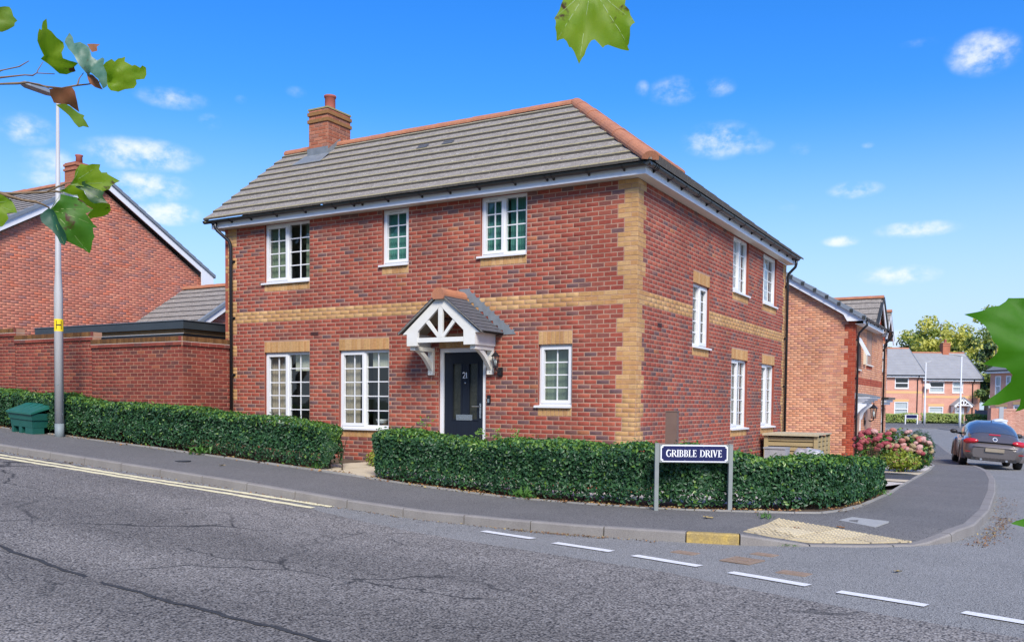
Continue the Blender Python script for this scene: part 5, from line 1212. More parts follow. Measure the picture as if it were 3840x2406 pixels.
# ------------------------------------------------------------ hedges
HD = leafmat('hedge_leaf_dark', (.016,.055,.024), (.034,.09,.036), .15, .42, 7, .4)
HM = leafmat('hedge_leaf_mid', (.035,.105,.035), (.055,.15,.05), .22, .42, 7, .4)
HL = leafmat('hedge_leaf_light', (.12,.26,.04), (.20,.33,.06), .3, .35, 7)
TWIGM = mat('twig_brown', (.05,.035,.022), (.09,.065,.04), scale=20, rough=.9)
def smooth_noise(x, y, z, f, seed):
    return (np.sin(x*f+seed)+np.sin(y*f*1.31+seed*2.1+x*.7*f)+np.sin(z*f*1.7+seed*.7)+np.sin((x+y)*f*2.1+seed*3.3)*.6+np.sin((y-z)*f*2.7+seed*1.7)*.5)/4.1
def hedge(name, label, path, half, height, n, size, seed, cut_end=True, mats=None, dens_gap=0, flat_top=True):
    pts = resample(path, .1); A = np.array(pts); seg = np.diff(A, axis=0); L = np.concatenate([[0], np.cumsum(np.linalg.norm(seg, axis=1))])
    hz = height if callable(height) else (lambda s: height)
    t = thing(name, label, 'hedge', (*pts[len(pts)//2], zt(*pts[len(pts)//2])))
    s = rng.uniform(0, L[-1], n); ph = rng.uniform(-1.25, math.pi+1.25, n)       # around the section
    endm = rng.random(n) < .08; s = np.where(endm, np.where(rng.random(n) < .5, 0, L[-1]), s); fill = rng.random(n)**.5
    X = np.interp(s, L, A[:, 0]); Y = np.interp(s, L, A[:, 1]); e = .15
    dx = np.interp(s+e, L, A[:, 0])-np.interp(s-e, L, A[:, 0]); dy = np.interp(s+e, L, A[:, 1])-np.interp(s-e, L, A[:, 1]); l = np.hypot(dx, dy); nx, ny = dy/l, -dx/l   # to the street side
    fr_ = rng.random(n); sz = np.where(fr_ < .66, rng.uniform(-1, 1, n), 1.0); cx = np.where(fr_ < .52, 1.0, np.where(fr_ < .66, -1.0, rng.uniform(-1, 1, n)))
    rd = .80                                    # rounded shoulders
    sh_ = np.maximum(0, np.abs(cx)-rd)/(1-rd); sv_ = np.maximum(0, sz-rd)/(1-rd); over = np.hypot(sh_, sv_); kk = np.where(over > 1, 1/np.maximum(over, 1e-6), 1)
    cx = np.where(over > 1, np.sign(cx)*(rd+sh_*kk*(1-rd)), cx); sz = np.where(over > 1, rd+sv_*kk*(1-rd), sz)
    depth = rng.beta(1, 3.2, n)*.16
    k = 1-depth/half; k = np.where(endm, k*fill, k)
    H = np.array([hz(v) for v in s]); zc = H*.52
    off = half*cx*k; zz = zc + (H*.48)*sz*np.where(endm, fill, 1-depth/(H*.5))
    g = np.array([zt(x, y) for x, y in zip(X, Y)])
    bump = smooth_noise(X, Y, zz, 3.1, seed)*.09 + smooth_noise(X, Y, zz, 9., seed+3)*.05
    taper = np.where(zz < .22, -.06*(.22-zz)/.22, 0)
    off = off + np.sign(cx)*(bump*np.abs(cx)+taper); zz = zz + bump*np.maximum(sz, 0)*.9
    ex_ = np.where(endm, np.where(s <= 0, -1, 1)*(.10*np.sqrt(np.maximum(0, 1-fill**2))+bump*.6-.02), 0)
    tx, ty = dx/l, dy/l
    P = np.stack([X+nx*off+tx*ex_, Y+ny*off+ty*ex_, g+zz], 1)
    hs_ = np.where(sz > .93, .25, 1.0); N = np.stack([nx*cx*hs_, ny*cx*hs_, np.where(sz > .93, 1., .25+.2*np.maximum(sz, -1))], 1)+np.where(endm, np.where(s <= 0, -1, 1), 0)[:, None]*np.stack([tx, ty, 0*tx], 1)*1.2
    N = N/np.linalg.norm(N, axis=1, keepdims=True)+rng.normal(size=(n, 3))*.55
    sprig = (sz > .8) & (rng.random(n) < .03); P[sprig, 2] += rng.uniform(0, .07, sprig.sum())
    keep = ~((zz < .16) & (rng.random(n) < .45)); P, N, zz2, sz2, depth2 = P[keep], N[keep], zz[keep], sz[keep], depth[keep]
    m = len(P); V, F = leaves(P, N, rng.uniform(size*.7, size*1.3, m), .52, .3)
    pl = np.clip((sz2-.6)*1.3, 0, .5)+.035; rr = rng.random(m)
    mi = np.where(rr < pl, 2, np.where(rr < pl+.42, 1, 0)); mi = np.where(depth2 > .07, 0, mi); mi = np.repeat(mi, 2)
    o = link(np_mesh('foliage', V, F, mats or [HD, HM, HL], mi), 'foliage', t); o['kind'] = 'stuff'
    # woody core and stems
    b = MB(); st = resample(path, .28)
    for x, y in st:
        for q in range(2):
            x0, y0 = x+random.uniform(-.15, .15), y+random.uniform(-.12, .12); g0 = zt(x0, y0)
            b.tube([(x0, y0, g0-.02), (x0+random.uniform(-.08, .08), y0+random.uniform(-.08, .08), g0+.25), (x0+random.uniform(-.2, .2), y0+random.uniform(-.15, .15), g0+.55)], [.014, .010, .005], 5, cap=False)
    o = b.build('stems', TWIGM, t); o['kind'] = 'stuff'
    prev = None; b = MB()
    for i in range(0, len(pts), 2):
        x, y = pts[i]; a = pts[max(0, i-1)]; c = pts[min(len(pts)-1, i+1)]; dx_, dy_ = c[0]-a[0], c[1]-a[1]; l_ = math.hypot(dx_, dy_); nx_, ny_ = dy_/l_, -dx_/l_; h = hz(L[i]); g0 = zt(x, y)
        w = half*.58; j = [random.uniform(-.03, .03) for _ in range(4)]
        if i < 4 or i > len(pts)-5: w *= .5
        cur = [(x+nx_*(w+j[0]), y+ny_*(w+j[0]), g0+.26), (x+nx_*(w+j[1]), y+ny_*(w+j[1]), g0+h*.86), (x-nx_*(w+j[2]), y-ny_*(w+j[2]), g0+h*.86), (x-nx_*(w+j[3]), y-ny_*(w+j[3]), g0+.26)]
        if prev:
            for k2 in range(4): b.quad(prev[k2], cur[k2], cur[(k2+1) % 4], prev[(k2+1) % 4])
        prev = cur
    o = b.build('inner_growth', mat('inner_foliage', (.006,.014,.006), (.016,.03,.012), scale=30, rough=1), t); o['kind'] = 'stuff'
    return t
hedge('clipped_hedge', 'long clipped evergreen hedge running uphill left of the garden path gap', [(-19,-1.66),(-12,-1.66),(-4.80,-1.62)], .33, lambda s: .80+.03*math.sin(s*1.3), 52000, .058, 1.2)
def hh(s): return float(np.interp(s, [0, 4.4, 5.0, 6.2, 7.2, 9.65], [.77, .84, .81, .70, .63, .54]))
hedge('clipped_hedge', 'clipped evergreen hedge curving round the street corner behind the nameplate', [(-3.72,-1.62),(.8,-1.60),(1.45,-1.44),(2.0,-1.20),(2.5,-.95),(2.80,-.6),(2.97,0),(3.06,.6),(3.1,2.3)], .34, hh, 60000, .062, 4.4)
# taller sprigs on top of the corner hedge
def sprig(x, y, h, n, label, base):
    t = thing('hedge_sprig', label, 'sprig', (x, y, base))
    b = MB(); b.tube([(x, y, base), (x+.02, y, base+h*.5), (x+random.uniform(-.04, .04), y, base+h)], [.005, .004, .002], 5); b.build('stem', TWIGM, t)
    P = np.stack([x+rng.normal(size=n)*.045, y+rng.normal(size=n)*.045, base+h*rng.uniform(.3, 1.05, n)], 1)
    V, F = leaves(P, rng.normal(size=(n, 3))+np.array([0, -.3, .8]), rng.uniform(.045, .075, n), .42, .3); o = link(np_mesh('foliage', V, F, [HL], None), 'foliage', t)
for x, h, la in ((-2.95,.30,'tall pale sprig standing above the hedge below the window left of the porch'), (-1.92,.20,'pale sprig above the hedge in front of the door letterbox'), (-1.62,.22,'pale sprig above the hedge at the right half of the door'), (-1.30,.24,'pale sprig above the hedge right of the door frame'), (-.55,.14,'small pale sprig above the hedge below the small ground floor window')):
    sprig(x, -1.55, h, 26, la, zt(x, -1.55)+.74)
# leaf litter under the hedges
DRY = [mat('dry_leaf_%d' % i, c, mul(c, .6), scale=30, rough=.9) for i, c in enumerate(((.30,.14,.05),(.40,.22,.08),(.20,.09,.04),(.45,.33,.12)))]
def litter(name, path, n, w, size, **tags):
    A = np.array(resample(path, .1)); i = rng.integers(0, len(A), n); P2 = A[i]+rng.normal(size=(n, 2))*w
    P = np.stack([P2[:, 0], P2[:, 1], np.array([pav_z(x, y) for x, y in P2])+rng.uniform(.004, .016, n)], 1)
    V, F = leaves(P, rng.normal(size=(n, 3))*.35+np.array([0, 0, 1]), rng.uniform(size*.6, size*1.3, n), .7, .5); o = link(np_mesh(name, V, F, DRY, np.repeat(rng.integers(0, 4, n), 2)), name); o['kind'] = 'stuff'; return o
litter('leaf_litter', [(-18,-1.9),(-4.3,-1.9)], 900, .10, .05); litter('leaf_litter', [(-3.7,-1.9),(.9,-1.88),(1.9,-1.62),(2.7,-1.25)], 900, .09, .045); litter('leaf_litter', [(3.2,-.9),(3.3,.2),(3.35,2.4)], 240, .07, .04)
def road_litter(path, n, w):
    A = np.array(resample(path, .1)); i = rng.integers(0, len(A), n); P2 = A[i]+rng.normal(size=(n, 2))*w
    P = np.stack([P2[:, 0], P2[:, 1], np.array([zt(x, y)-.11 for x, y in P2])+rng.uniform(.004, .012, n)], 1)
    V, F = leaves(P, rng.normal(size=(n, 3))*.3+np.array([0, 0, 1]), rng.uniform(.012, .035, n), .6, .4); o = link(np_mesh('gutter_litter', V, F, DRY+[SOIL], np.repeat(rng.integers(0, 5, n), 2)), 'gutter_litter'); o['kind'] = 'stuff'
road_litter([(-14,-4.14),(-3,-4.14),(1.9,-4.08)], 900, .035); road_litter([(4.95,-2.4),(5.10,-1.2),(5.14,.5)], 500, .07); road_litter([(5.12,0),(5.1,4)], 200, .10); road_litter([(.2,-4.16),(1.3,-4.13)], 260, .03)
# single fallen leaves and weeds on the pavement
def plane_leaf_mesh(name, size, m):
    b = MB(); pr = []
    for k in range(15):
        a = math.pi*(k/14*1.7-.35); r = size*(.55+.45*abs(math.cos((a-math.pi/2)*2.5))); pr.append((r*math.cos(a), r*math.sin(a)-size*.3, .006+.012*abs(math.sin(a*3))))
    c = (0, -size*.1, .004)
    for k in range(14): b.poly([c, pr[k], pr[k+1]])
    return b.mesh(name, [m])
for x, y, s_, mi, la in ((2.02,-2.55,.07,3,'tan fallen leaf on the pavement right of the nameplate'), (-6.1,-2.9,.06,3,'yellow fallen leaf on the pavement beside the long hedge'), (3.52,-2.25,.05,0,'pale fallen leaf on the pavement above the tactile slabs'), (3.1,-2.6,.04,2,'small brown leaf lying on the buff tactile slabs'), (4.4,-4.55,.04,3,'tiny pale leaf on the road below the tactile slabs'), (-8.2,-4.2,.05,3,'yellow leaf in the gutter beside the double yellow lines')):
    z = pav_z(x, y) if y > -4.05 and not (x > 4.0 and y < -4) else zt(x, y)-.108
    o = link(plane_leaf_mesh('fallen_leaf', s_, DRY[mi]), 'fallen_leaf', loc=(x, y, z+.004), rot=(0, .1, random.uniform(0, 6))); o['label'] = la; o['category'] = 'leaf'; o['group'] = 'fallen leaves on the ground'
GRL = leafmat('weed_green', (.06,.16,.025), (.10,.22,.04), .3, .5)
def weed(x, y, n, r, h, la, z=None):
    z = pav_z(x, y) if z is None else z
    P = np.stack([x+rng.normal(size=n)*r, y+rng.normal(size=n)*r, z+rng.uniform(.01, h, n)], 1)
    V, F = leaves(P, rng.normal(size=(n, 3))+np.array([0, 0, .5]), rng.uniform(h*.6, h*1.3, n), .3, .2, up=(0, 0, 1)); o = link(np_mesh('weeds', V, F, [GRL]), 'weeds'); o['kind'] = 'stuff'
weed(2.60,-2.10,40,.05,.06,'small green weed at the top corner of the tactile slabs'); weed(3.42,2.0,40,.06,.07,'grass tuft at the edge of the pavement by the hedge end'); weed(-7.6,-2.0,60,.09,.14,'pale green weed in front of the long hedge near the lamp post'); weed(-.9,-2.0,50,.09,.13,'green ivy tuft hanging over the edging in front of the corner hedge'); weed(3.25,-3.62,30,.05,.03,'moss patch in the gutter below the dropped kerb', zt(3.2,-3.6)-.108); weed(-5.0,-1.8,40,.06,.12,'weed with narrow leaves at the right end of the long hedge')

# ------------------------------------------------------------ street nameplate
sg = thing('street_sign', 'navy street nameplate lettered GRIBBLE DRIVE on two grey posts', 'street sign', (1.57, -1.8, -2.98))
pA, pB = Vector((1.18, -2.12, 0)), Vector((2.02, -1.64, 0)); ax = (pB-pA).normalized(); nr = Vector((ax.y, -ax.x, 0)); SW = (pB-pA).length
SF = Frame(pA, ax, nr); NAVY = mat('navy_enamel', (.010,.012,.075), rough=.3); WHE = mat('white_enamel', (.82,.82,.82), rough=.35)
POSTM = mat('grey_sign_post', (.20,.22,.21), (.25,.27,.25), scale=6, rough=.5)
ztop = -2.105
for a, dz in ((0, 0), (SW, -.01)):
    b = MB(); FB(b, SF, a-.026, a+.026, -.03, .035, -3.1, ztop+dz); FB(b, SF, a-.028, a+.028, -.032, .037, ztop+dz, ztop+dz+.008); b.build('post', POSTM, sg)
b = MB(); FB(b, SF, .03, SW-.03, -.02, .036, ztop-.245, ztop-.008); b.build('backboard', POSTM, sg)
A0, A1, Bt, Bb = .045, SW-.045, ztop-.014, ztop-.236
def notched(x0, x1, z0, z1, k, c):
    def cr(cx, cz, a0, a1): return [(cx+k*math.cos(R_(lerp(a0, a1, i/5))), cz+k*math.sin(R_(lerp(a0, a1, i/5)))) for i in range(6)]
    pts = cr(x0, z0, 90, 0)+cr(x1, z0, 180, 90)+cr(x1, z1, 270, 180)+cr(x0, z1, 360, 270)
    return [SF(a, c, z) for a, z in pts]
b = MB(); b.prism(notched(A0, A1, Bb, Bt, .022, .0365), SF.out*.006, 0); b.prism(notched(A0+.014, A1-.014, Bb+.014, Bt-.014, .026, .0427), SF.out*.0012, 1); plate = b.build('plate', [WHE, NAVY], sg)
ST, TH = .19, .085
def serif(x, y, w=.34): return ([(x-w/2, y), (x+w/2, y)], .07)
def stem(x): return [([(x, 0), (x, 1)], ST), serif(x, .03), serif(x, .97)]
LET = {
 'G': (.86, [(arc(.46, .5, .37, .46, 48, 180, 12)+arc(.46, .5, .37, .46, 180, 318, 12)[1:], [.09]*3+[.11,.13,.15,.17,.18,.19,.19,.19]+[.19]*3+[.19,.18,.16,.14,.12,.10,.09,.09,.08,.08,.08]), ([(.76, .10), (.76, .44)], .17), serif(.74, .46, .30), ([(.70, .80), (.74, .98)], .06)]),
 'R': (.84, stem(.18)+[([(.18, .95)]+arc(.40, .725, .25, .22, 90, -90, 10)+[(.18, .505)], [.07]*3+[.10,.13,.16,.18,.17,.14,.11,.08,.07,.07]), ([(.42, .50), (.80, .02)], .17)]),
 'I': (.36, stem(.18)),
 'B': (.74, stem(.18)+[([(.18, .95)]+arc(.36, .74, .21, .205, 90, -90, 10)+[(.18, .535)], [.07]*3+[.10,.13,.15,.17,.15,.13,.10,.08,.07,.07]), ([(.18, .535)]+arc(.38, .285, .24, .245, 90, -90, 10)+[(.18, .05)], [.07]*3+[.10,.14,.17,.18,.17,.14,.11,.08,.07,.07])]),
 'L': (.66, stem(.18)+[([(.18, .045), (.60, .045)], .08), ([(.59, .0), (.62, .24)], .07)]),
 'E': (.70, stem(.18)+[([(.18, .045), (.60, .045)], .08), ([(.18, .955), (.57, .955)], .08), ([(.18, .51), (.50, .51)], .08), ([(.60, .0), (.63, .22)], .07), ([(.57, 1.0), (.585, .80)], .07), ([(.50, .40), (.50, .62)], .06)]),
 'D': (.86, stem(.18)+[([(.18, .95)]+arc(.36, .50, .42, .45, 90, -90, 14)+[(.18, .05)], [.07]*3+[.09,.12,.15,.17,.19,.20,.19,.17,.15,.12,.09,.07,.07,.07])]),
 'V': (.82, [([(.14, .98), (.42, .03)], .19), ([(.40, .03), (.68, .98)], .09), serif(.14, .97, .32), serif(.69, .97, .26)]),
 ' ': (.42, [])}
txt = 'GRIBBLE DRIVE'; capH = .093; tw_ = sum(LET[c][0] for c in txt)+.04*len(txt); span = .735; fx = span/(tw_*capH)
x = (A0+A1)/2-span/2; zc = (Bt+Bb)/2-capH/2+.002; wi = 0; b = MB()
def flush(b, w):
    if b.v: b.build('lettering', WHE, plate)
for c in txt:
    if c == ' ': flush(b, 0); b = MB()
    strokes(b, SF(x, .0438, zc), SF.ax*fx, (0, 0, 1), capH, LET[c][1], .0012, SF.out); x += (LET[c][0]+.04)*capH*fx
flush(b, 1)
for a in (A0+.03, lerp(A0, A1, .36), lerp(A0, A1, .64), A1-.03):
    for z in (Bt-.020, Bb+.020):
        b = MB(); FB(b, SF, a-.008, a+.008, .0437, .046, z-.003, z+.003); b.build('screw', CHROME, plate)

# ------------------------------------------------------------ lamp post, grit bin, post, bin store, bags
lx, ly = -11.58, -2.16; lz = zt(lx, ly)
lp = thing('street_lamp', 'tall grey tapered street lamp with a yellow H plate beside the green grit bin', 'street lamp', (lx, ly, lz))
b = MB(); b.tube([(lx, ly, lz-.1), (lx, ly, lz+.26)], .0875, 20); b.build('base_sleeve', GALVD, lp, smooth=True)
b = MB(); b.tube([(lx-.0, ly, lz+.26), (lx-.06, ly+.05, lz+2.9), (lx-.075, ly+.06, lz+3.3), (lx-.13, ly+.13, lz+6.85)], [.086, .082, .060, .028], 20); b.build('column', GALV, lp, smooth=True)
b = MB(); b.box(-.05, .05, .05, .85, -.035, .035); 
hd = MB(); T = lambda q: (lx-.14+q[0], ly+.13-q[1], lz+6.86+q[2]); pr = [(-.04,0,-.03),(.04,0,-.03),(.11,.18,-.035),(.11,.62,-.02),(.07,.72,0),(-.07,.72,0),(-.11,.62,-.02),(-.11,.18,-.035)]
hd.prism([T(q) for q in pr], (0, 0, .055)); hd.build('lamp_head', mat('lamp_head_grey', (.25,.28,.31), rough=.5), lp)
hz = lz+2.12; HP = [[(lx-.045+.0885*math.cos(t), ly+.04+.0885*math.sin(t), z) for t in [R_(252+k*12.5) for k in range(13)]] for z in (hz, hz+.245)]
b = MB(); b.grid(HP); hp = b.build('hydrant_plate', mat('yellow_plate', (.85,.62,.01), rough=.45), lp, smooth=True)
b = MB()
def onpole(ang, z): return (lx-.045+.0902*math.cos(R_(ang)), ly+.04+.0902*math.sin(R_(ang)), z)
for a0, a1, z0, z1 in ((294, 302, .04, .21), (352, 360, .04, .21), (302, 352, .113, .137)):
    b.grid([[onpole(lerp(a0, a1, i/6), hz+z) for i in range(7)] for z in (z0, z1)])
b.build('letter', BLACKP, hp)
b = MB(); b.lathe((0, 0, 0), [(.02, 0), (.02, .01)], 8); link(b.mesh('door_lock', [GALVD]), 'door_lock', lp, loc=(lx-.03+.06, ly+.03-.08, lz+1.05), rot=(R_(90), 0, .6))
GB = mat('green_bin_plastic', (.008,.085,.065), (.014,.10,.078), scale=3, rough=.5); GBL = mat('green_bin_lid', (.012,.11,.08), (.02,.13,.095), scale=5, rough=.42)
bx, by = -12.60, -2.40; bz = zt(bx, by)
gb = thing('grit_bin', 'dark green plastic grit bin with sloping lid at the back of the pavement', 'grit bin', (bx, by+.3, bz))
sk = lambda x: -.058*(x-bx)
b = MB()
def bb(x0, x1, y0, y1, z0, z1, sx=0, m=0):     # tapered box following the slope
    q = [(x0+sx, y0+sx, z0), (x1-sx, y0+sx, z0), (x1-sx, y1-sx, z0), (x0+sx, y1-sx, z0), (x0, y0, z1), (x1, y0, z1), (x1, y1, z1), (x0, y1, z1)]
    n = len(b.v); b.v += [(x, y, z+bz+sk(x)) for x, y, z in q]
    for f in ((0,3,2,1),(4,5,6,7),(0,1,5,4),(1,2,6,5),(2,3,7,6),(3,0,4,7)): b.f.append(tuple(n+i for i in f)); b.m.append(m)
x0, x1, y0, y1 = bx-.36, bx+.46, by, by+.60
bb(x0+.05, x0+.12, y0+.05, y1-.05, .0, .13); bb(x0+.30, x0+.40, y0+.05, y1-.05, .0, .13); bb(x1-.30, x1-.05, y0+.05, y1-.05, .0, .13); bb(x0+.05, x1-.05, y0+.30, y1-.05, .0, .13); bb(x0+.03, x1-.03, y0+.03, y1-.03, .13, .30, .015)
b.build('tub', GB, gb)
b = MB(); bb(x0, x1, y0, y1, .285, .42, .012); b.build('rim', GB, gb)
b = MB(); lid = [(x0-.02, y0-.03, .40), (x1+.02, y0-.03, .40), (x1+.02, y1+.02, .585), (x0-.02, y1+.02, .585)]; up = [(x0-.02, y0-.03, .435), (x1+.02, y0-.03, .435), (x1+.0, y0+.40, .60), (x1+.02, y1+.02, .625), (x0-.02, y1+.02, .625), (x0+.0, y0+.40, .60)]
P_ = lambda q: (q[0], q[1], q[2]+bz+sk(q[0]))
b.poly([P_(q) for q in (up[0], up[1], up[2], up[5])]); b.poly([P_(q) for q in (up[5], up[2], up[3], up[4])]); b.poly([P_(q) for q in (lid[0], lid[1], up[1], up[0])]); b.poly([P_(q) for q in (lid[1], lid[2], up[3], up[2], up[1])]); b.poly([P_(q) for q in (lid[3], lid[0], up[0], up[5], up[4])]); b.poly([P_(q) for q in (lid[2], lid[3], up[4], up[3])])
for k in range(3): xx = x0+.15+k*.2; b.prism([P_((xx, y0+.08, .466)), P_((xx+.1, y0+.08, .466)), P_((xx+.1, y0+.38, .598)), P_((xx, y0+.38, .598))], (0, 0, .008))
lid_o = b.build('lid', GBL, gb)
for xx in (x0+.22, x0+.52):
    b = MB(); b.prism([P_((xx, y1-.10, .624)), P_((xx+.11, y1-.10, .624)), P_((xx+.11, y1-.03, .630)), P_((xx, y1-.03, .630))], (0, 0, .003)); b.build('lid_slot', mat('dark_green_slot', (.004,.02,.018), rough=.8), lid_o)
BRN = mat('brown_cladding', (.16,.095,.07), (.18,.11,.08), scale=5, rough=.5)
bp_ = thing('bollard_post', 'square brown post standing in the front garden right of the house corner', 'post', (.80, -.50, -3))
b = MB(); T = local(.80, -.50, .15); b.box(-.085, .085, -.08, .08, -3.1, -1.70, 0, T); b.build('shaft', BRN, bp_)
b = MB(); b.box(-.092, .092, -.087, .087, -1.70, -1.685, 0, T); b.build('cap', BRN, bp_)
LARCH = mat('new_larch', (.42,.32,.16), (.34,.26,.13), scale=4, rough=.8, aniso=(.6,.6,8)); LARCHT = mat('store_lid_wood', (.50,.43,.28), (.42,.36,.24), scale=3, rough=.8, aniso=(6,.6,1))
sx, sy, sw, sdp = .12, 7.55, 1.20, 1.45; stz = -2.25; sbz = -3.15
bs = thing('bin_store', 'slatted timber bin store with flat lid against the side wall', 'bin store', (sx+sw/2, sy+sdp/2, sbz))
for x, y in ((sx, sy), (sx+sw-.09, sy), (sx, sy+sdp-.09), (sx+sw-.09, sy+sdp-.09)):
    b = MB(); b.box(x, x+.09, y, y+.09, sbz, stz-.0); b.build('corner_post', LARCH, bs)
for k in range(8):
    z = stz-.06-k*.108
    b = MB(); b.box(sx+.09, sx+sw-.09, sy+.025, sy+.045, z-.085, z); b.build('front_slat', LARCH, bs)
    b = MB(); b.box(sx+sw-.045, sx+sw-.025, sy+.09, sy+sdp-.09, z-.085, z); b.build('side_slat', LARCH, bs)
for y in (sy+.46, sy+.90): b = MB(); b.box(sx+sw-.025, sx+sw-.002, y, y+.09, sbz, stz-.03); b.build('batten', LARCH, bs)
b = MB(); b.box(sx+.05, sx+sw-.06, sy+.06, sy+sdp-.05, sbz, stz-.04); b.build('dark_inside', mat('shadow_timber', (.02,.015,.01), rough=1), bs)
n = 10
for k in range(n): b = MB(); b.box(sx-.03+k*(sw+.06)/n, sx-.03+(k+1)*(sw+.06)/n-.004, sy-.04, sy+sdp+.02, stz, stz+.028+random.uniform(0, .003)); b.build('lid_board', LARCHT, bs)
b = MB(); b.box(sx-.03, sx+sw+.03, sy-.06, sy-.04, stz-.02, stz+.024); b.build('lid_edge', LARCHT, bs)
def boulder(name, c, r, m, label, cat, seed, sq=3):
    b = MB(); n1, n2 = 10, 16; P = []
    for i in range(n1+1):
        row = []
        for j in range(n2+1):
            th, ph = math.pi*i/n1, 2*math.pi*j/n2; x, y, z = math.sin(th)*math.cos(ph), math.sin(th)*math.sin(ph), math.cos(th); k = (abs(x)**sq+abs(y)**sq+abs(z)**sq)**(-1/sq)
            k *= 1+.10*math.sin(x*7+seed)*math.sin(y*6+seed*2)+.06*math.sin(z*13+x*9+seed)
            row.append((c[0]+x*k*r[0], c[1]+y*k*r[1], c[2]+z*k*r[2]))
        P.append(row)
    b.grid(P); o = b.build(name, m, smooth=True); o['label'] = label; o['category'] = cat
PLB = mat('crumpled_plastic', (.52,.52,.54), (.22,.22,.24), scale=9, rough=.35, contrast=.18)
boulder('garden_bag', (1.42, 6.2, -2.74), (.32, .22, .25), PLB, 'crumpled white and grey plastic bag in front of the timber bin store', 'bag', 2.0, 4)
b = MB(); b.box(.55, .99, 5.9, 6.3, -3.1, -2.50); b.box(.53, .995, 5.88, 6.32, -2.50, -2.47); o = b.build('planter_block', mat('weathered_grey', (.33,.33,.34), (.25,.25,.26), scale=7, rough=.9)); o['label'] = 'square grey stone planter beside the white plastic bag'; o['category'] = 'planter'
# ------------------------------------------------------------ small shrub at the gap, flower bed along the side street
def shrub(name, label, c, r, n, size, mats, w=None, stems=True, cat='shrub', asp=.55, up=.4):
    t = thing(name, label, cat, (c[0], c[1], c[2]-r[2])); d = rng.normal(size=(n, 3)); d /= np.linalg.norm(d, axis=1, keepdims=True)
    rad = rng.beta(3.2, 1.1, n)[:, None]; bump = 1+.18*smooth_noise(d[:, 0]*3, d[:, 1]*3, d[:, 2]*3, 2.3, c[0]*5)[:, None]
    P = np.array(c)+d*rad*bump*np.array(r); keep = P[:, 2] > c[2]-r[2]*.98; P, d = P[keep], d[keep]; m = len(P)
    V, F = leaves(P, d+rng.normal(size=(m, 3))*.5+np.array([0, 0, up]), rng.uniform(size*.7, size*1.3, m), asp, .25)
    mi = rng.choice(len(mats), m, p=w or [1/len(mats)]*len(mats)); o = link(np_mesh('foliage', V, F, mats, np.repeat(mi, 2)), 'foliage', t); o['kind'] = 'stuff'
    if stems:
        b = MB()
        for k in range(9):
            e = Vector(c)+Vector((random.uniform(-1, 1)*r[0], random.uniform(-1, 1)*r[1], random.uniform(-.1, .6)*r[2])); b.tube([(c[0]+random.uniform(-.05, .05), c[1]+random.uniform(-.05, .05), c[2]-r[2]), tuple((Vector((c[0], c[1], c[2]-r[2]))+e)/2), tuple(e)], [.012, .008, .004], 5)
        b.build('stem', TWIGM, t)
    return t
YG = leafmat('yellow_green_leaf', (.38,.40,.05), (.26,.33,.05), .35, .45); YG2 = leafmat('lime_leaf', (.24,.34,.05), (.16,.27,.04), .35, .45)
MG = leafmat('mid_green_leaf', (.05,.14,.03), (.08,.19,.04), .3, .45); DG = leafmat('deep_green_leaf', (.02,.07,.02), (.04,.11,.03), .25, .4); BRL = leafmat('bronze_leaf', (.22,.12,.06), (.30,.17,.08), .3, .5)
shrub('garden_shrub', 'small yellow green shrub at the garden path gap below the window', (-4.75,-.55,zt(-4.75,-.55)+.14), (.20,.18,.17), 420, .05, [YG, YG2, BRL], [.55,.33,.12])
PINK = [mat('hydrangea_%d' % i, c, mul(c, .65), scale=60, rough=.9, bump=.9, bscale=90) for i, c in enumerate(((.34,.06,.075),(.44,.11,.11),(.50,.20,.16),(.62,.36,.32),(.40,.30,.16)))]
def hydrangea(label, c, r, nh, w, n=900):
    t = shrub('hydrangea', label, c, r, n, .11, [MG, DG, YG2, BRL], [.42,.28,.2,.1], cat='hydrangea')
    b = MB(); bmv = [];
    for mi in range(5):
        m_ = MB()
        rg = [(0, -1)]; P = [[(math.sin(math.pi*i/7)*math.cos(2*math.pi*j/12)*(1+.07*math.sin(i*5+j*3)), math.sin(math.pi*i/7)*math.sin(2*math.pi*j/12)*(1+.07*math.cos(i*3+j*4)), math.cos(math.pi*i/7)*.72) for j in range(13)] for i in range(8)]
        m_.grid(P); bmv.append(m_.mesh('flower_head', [PINK[mi]], False))
    for k in range(nh):
        d = Vector((random.gauss(0, 1), random.gauss(-.5, 1), abs(random.gauss(.2, .8)))).normalized(); p = Vector(c)+Vector((d.x*r[0], d.y*r[1], d.z*r[2]))*random.uniform(.9, 1.06)
        o = link(bmv[random.choices(range(5), w)[0]], 'flower_head', t, loc=p, rot=(random.uniform(-.5, .5), random.uniform(-.5, .5), random.uniform(0, 6))); s = random.uniform(.055, .095); o.scale = (s, s, s)
    return t
hydrangea('hydrangea with deep pink flower heads nearest the pale orange house', (2.12,10.4,-2.62), (.50,.50,.46), 46, [.62,.25,.08,.02,.03], 1300)
hydrangea('tall hydrangea with bronze leaves in the middle of the flower bed', (2.62,10.8,-2.62), (.55,.50,.50), 22, [.1,.2,.3,.2,.2], 1000)
hydrangea('hydrangea with pale pink fading heads at the pavement edge of the flower bed', (3.02,10.7,-2.72), (.40,.50,.42), 34, [.05,.1,.25,.45,.15], 700)
shrub('spiraea_shrub', 'yellow green leafy shrub in front of the hydrangeas', (2.88,8.95,-2.82), (.45,.36,.26), 1100, .075, [YG, YG2, BRL], [.65,.27,.08])
NEED = leafmat('conifer_green', (.02,.07,.03), (.05,.13,.05), .15, .6)
shrub('conifer_shrub', 'feathery dark green shrub at the far end of the flower bed', (3.02,11.6,-2.68), (.36,.40,.50), 2600, .10, [NEED, MG], [.8,.2], asp=.14, up=.9)
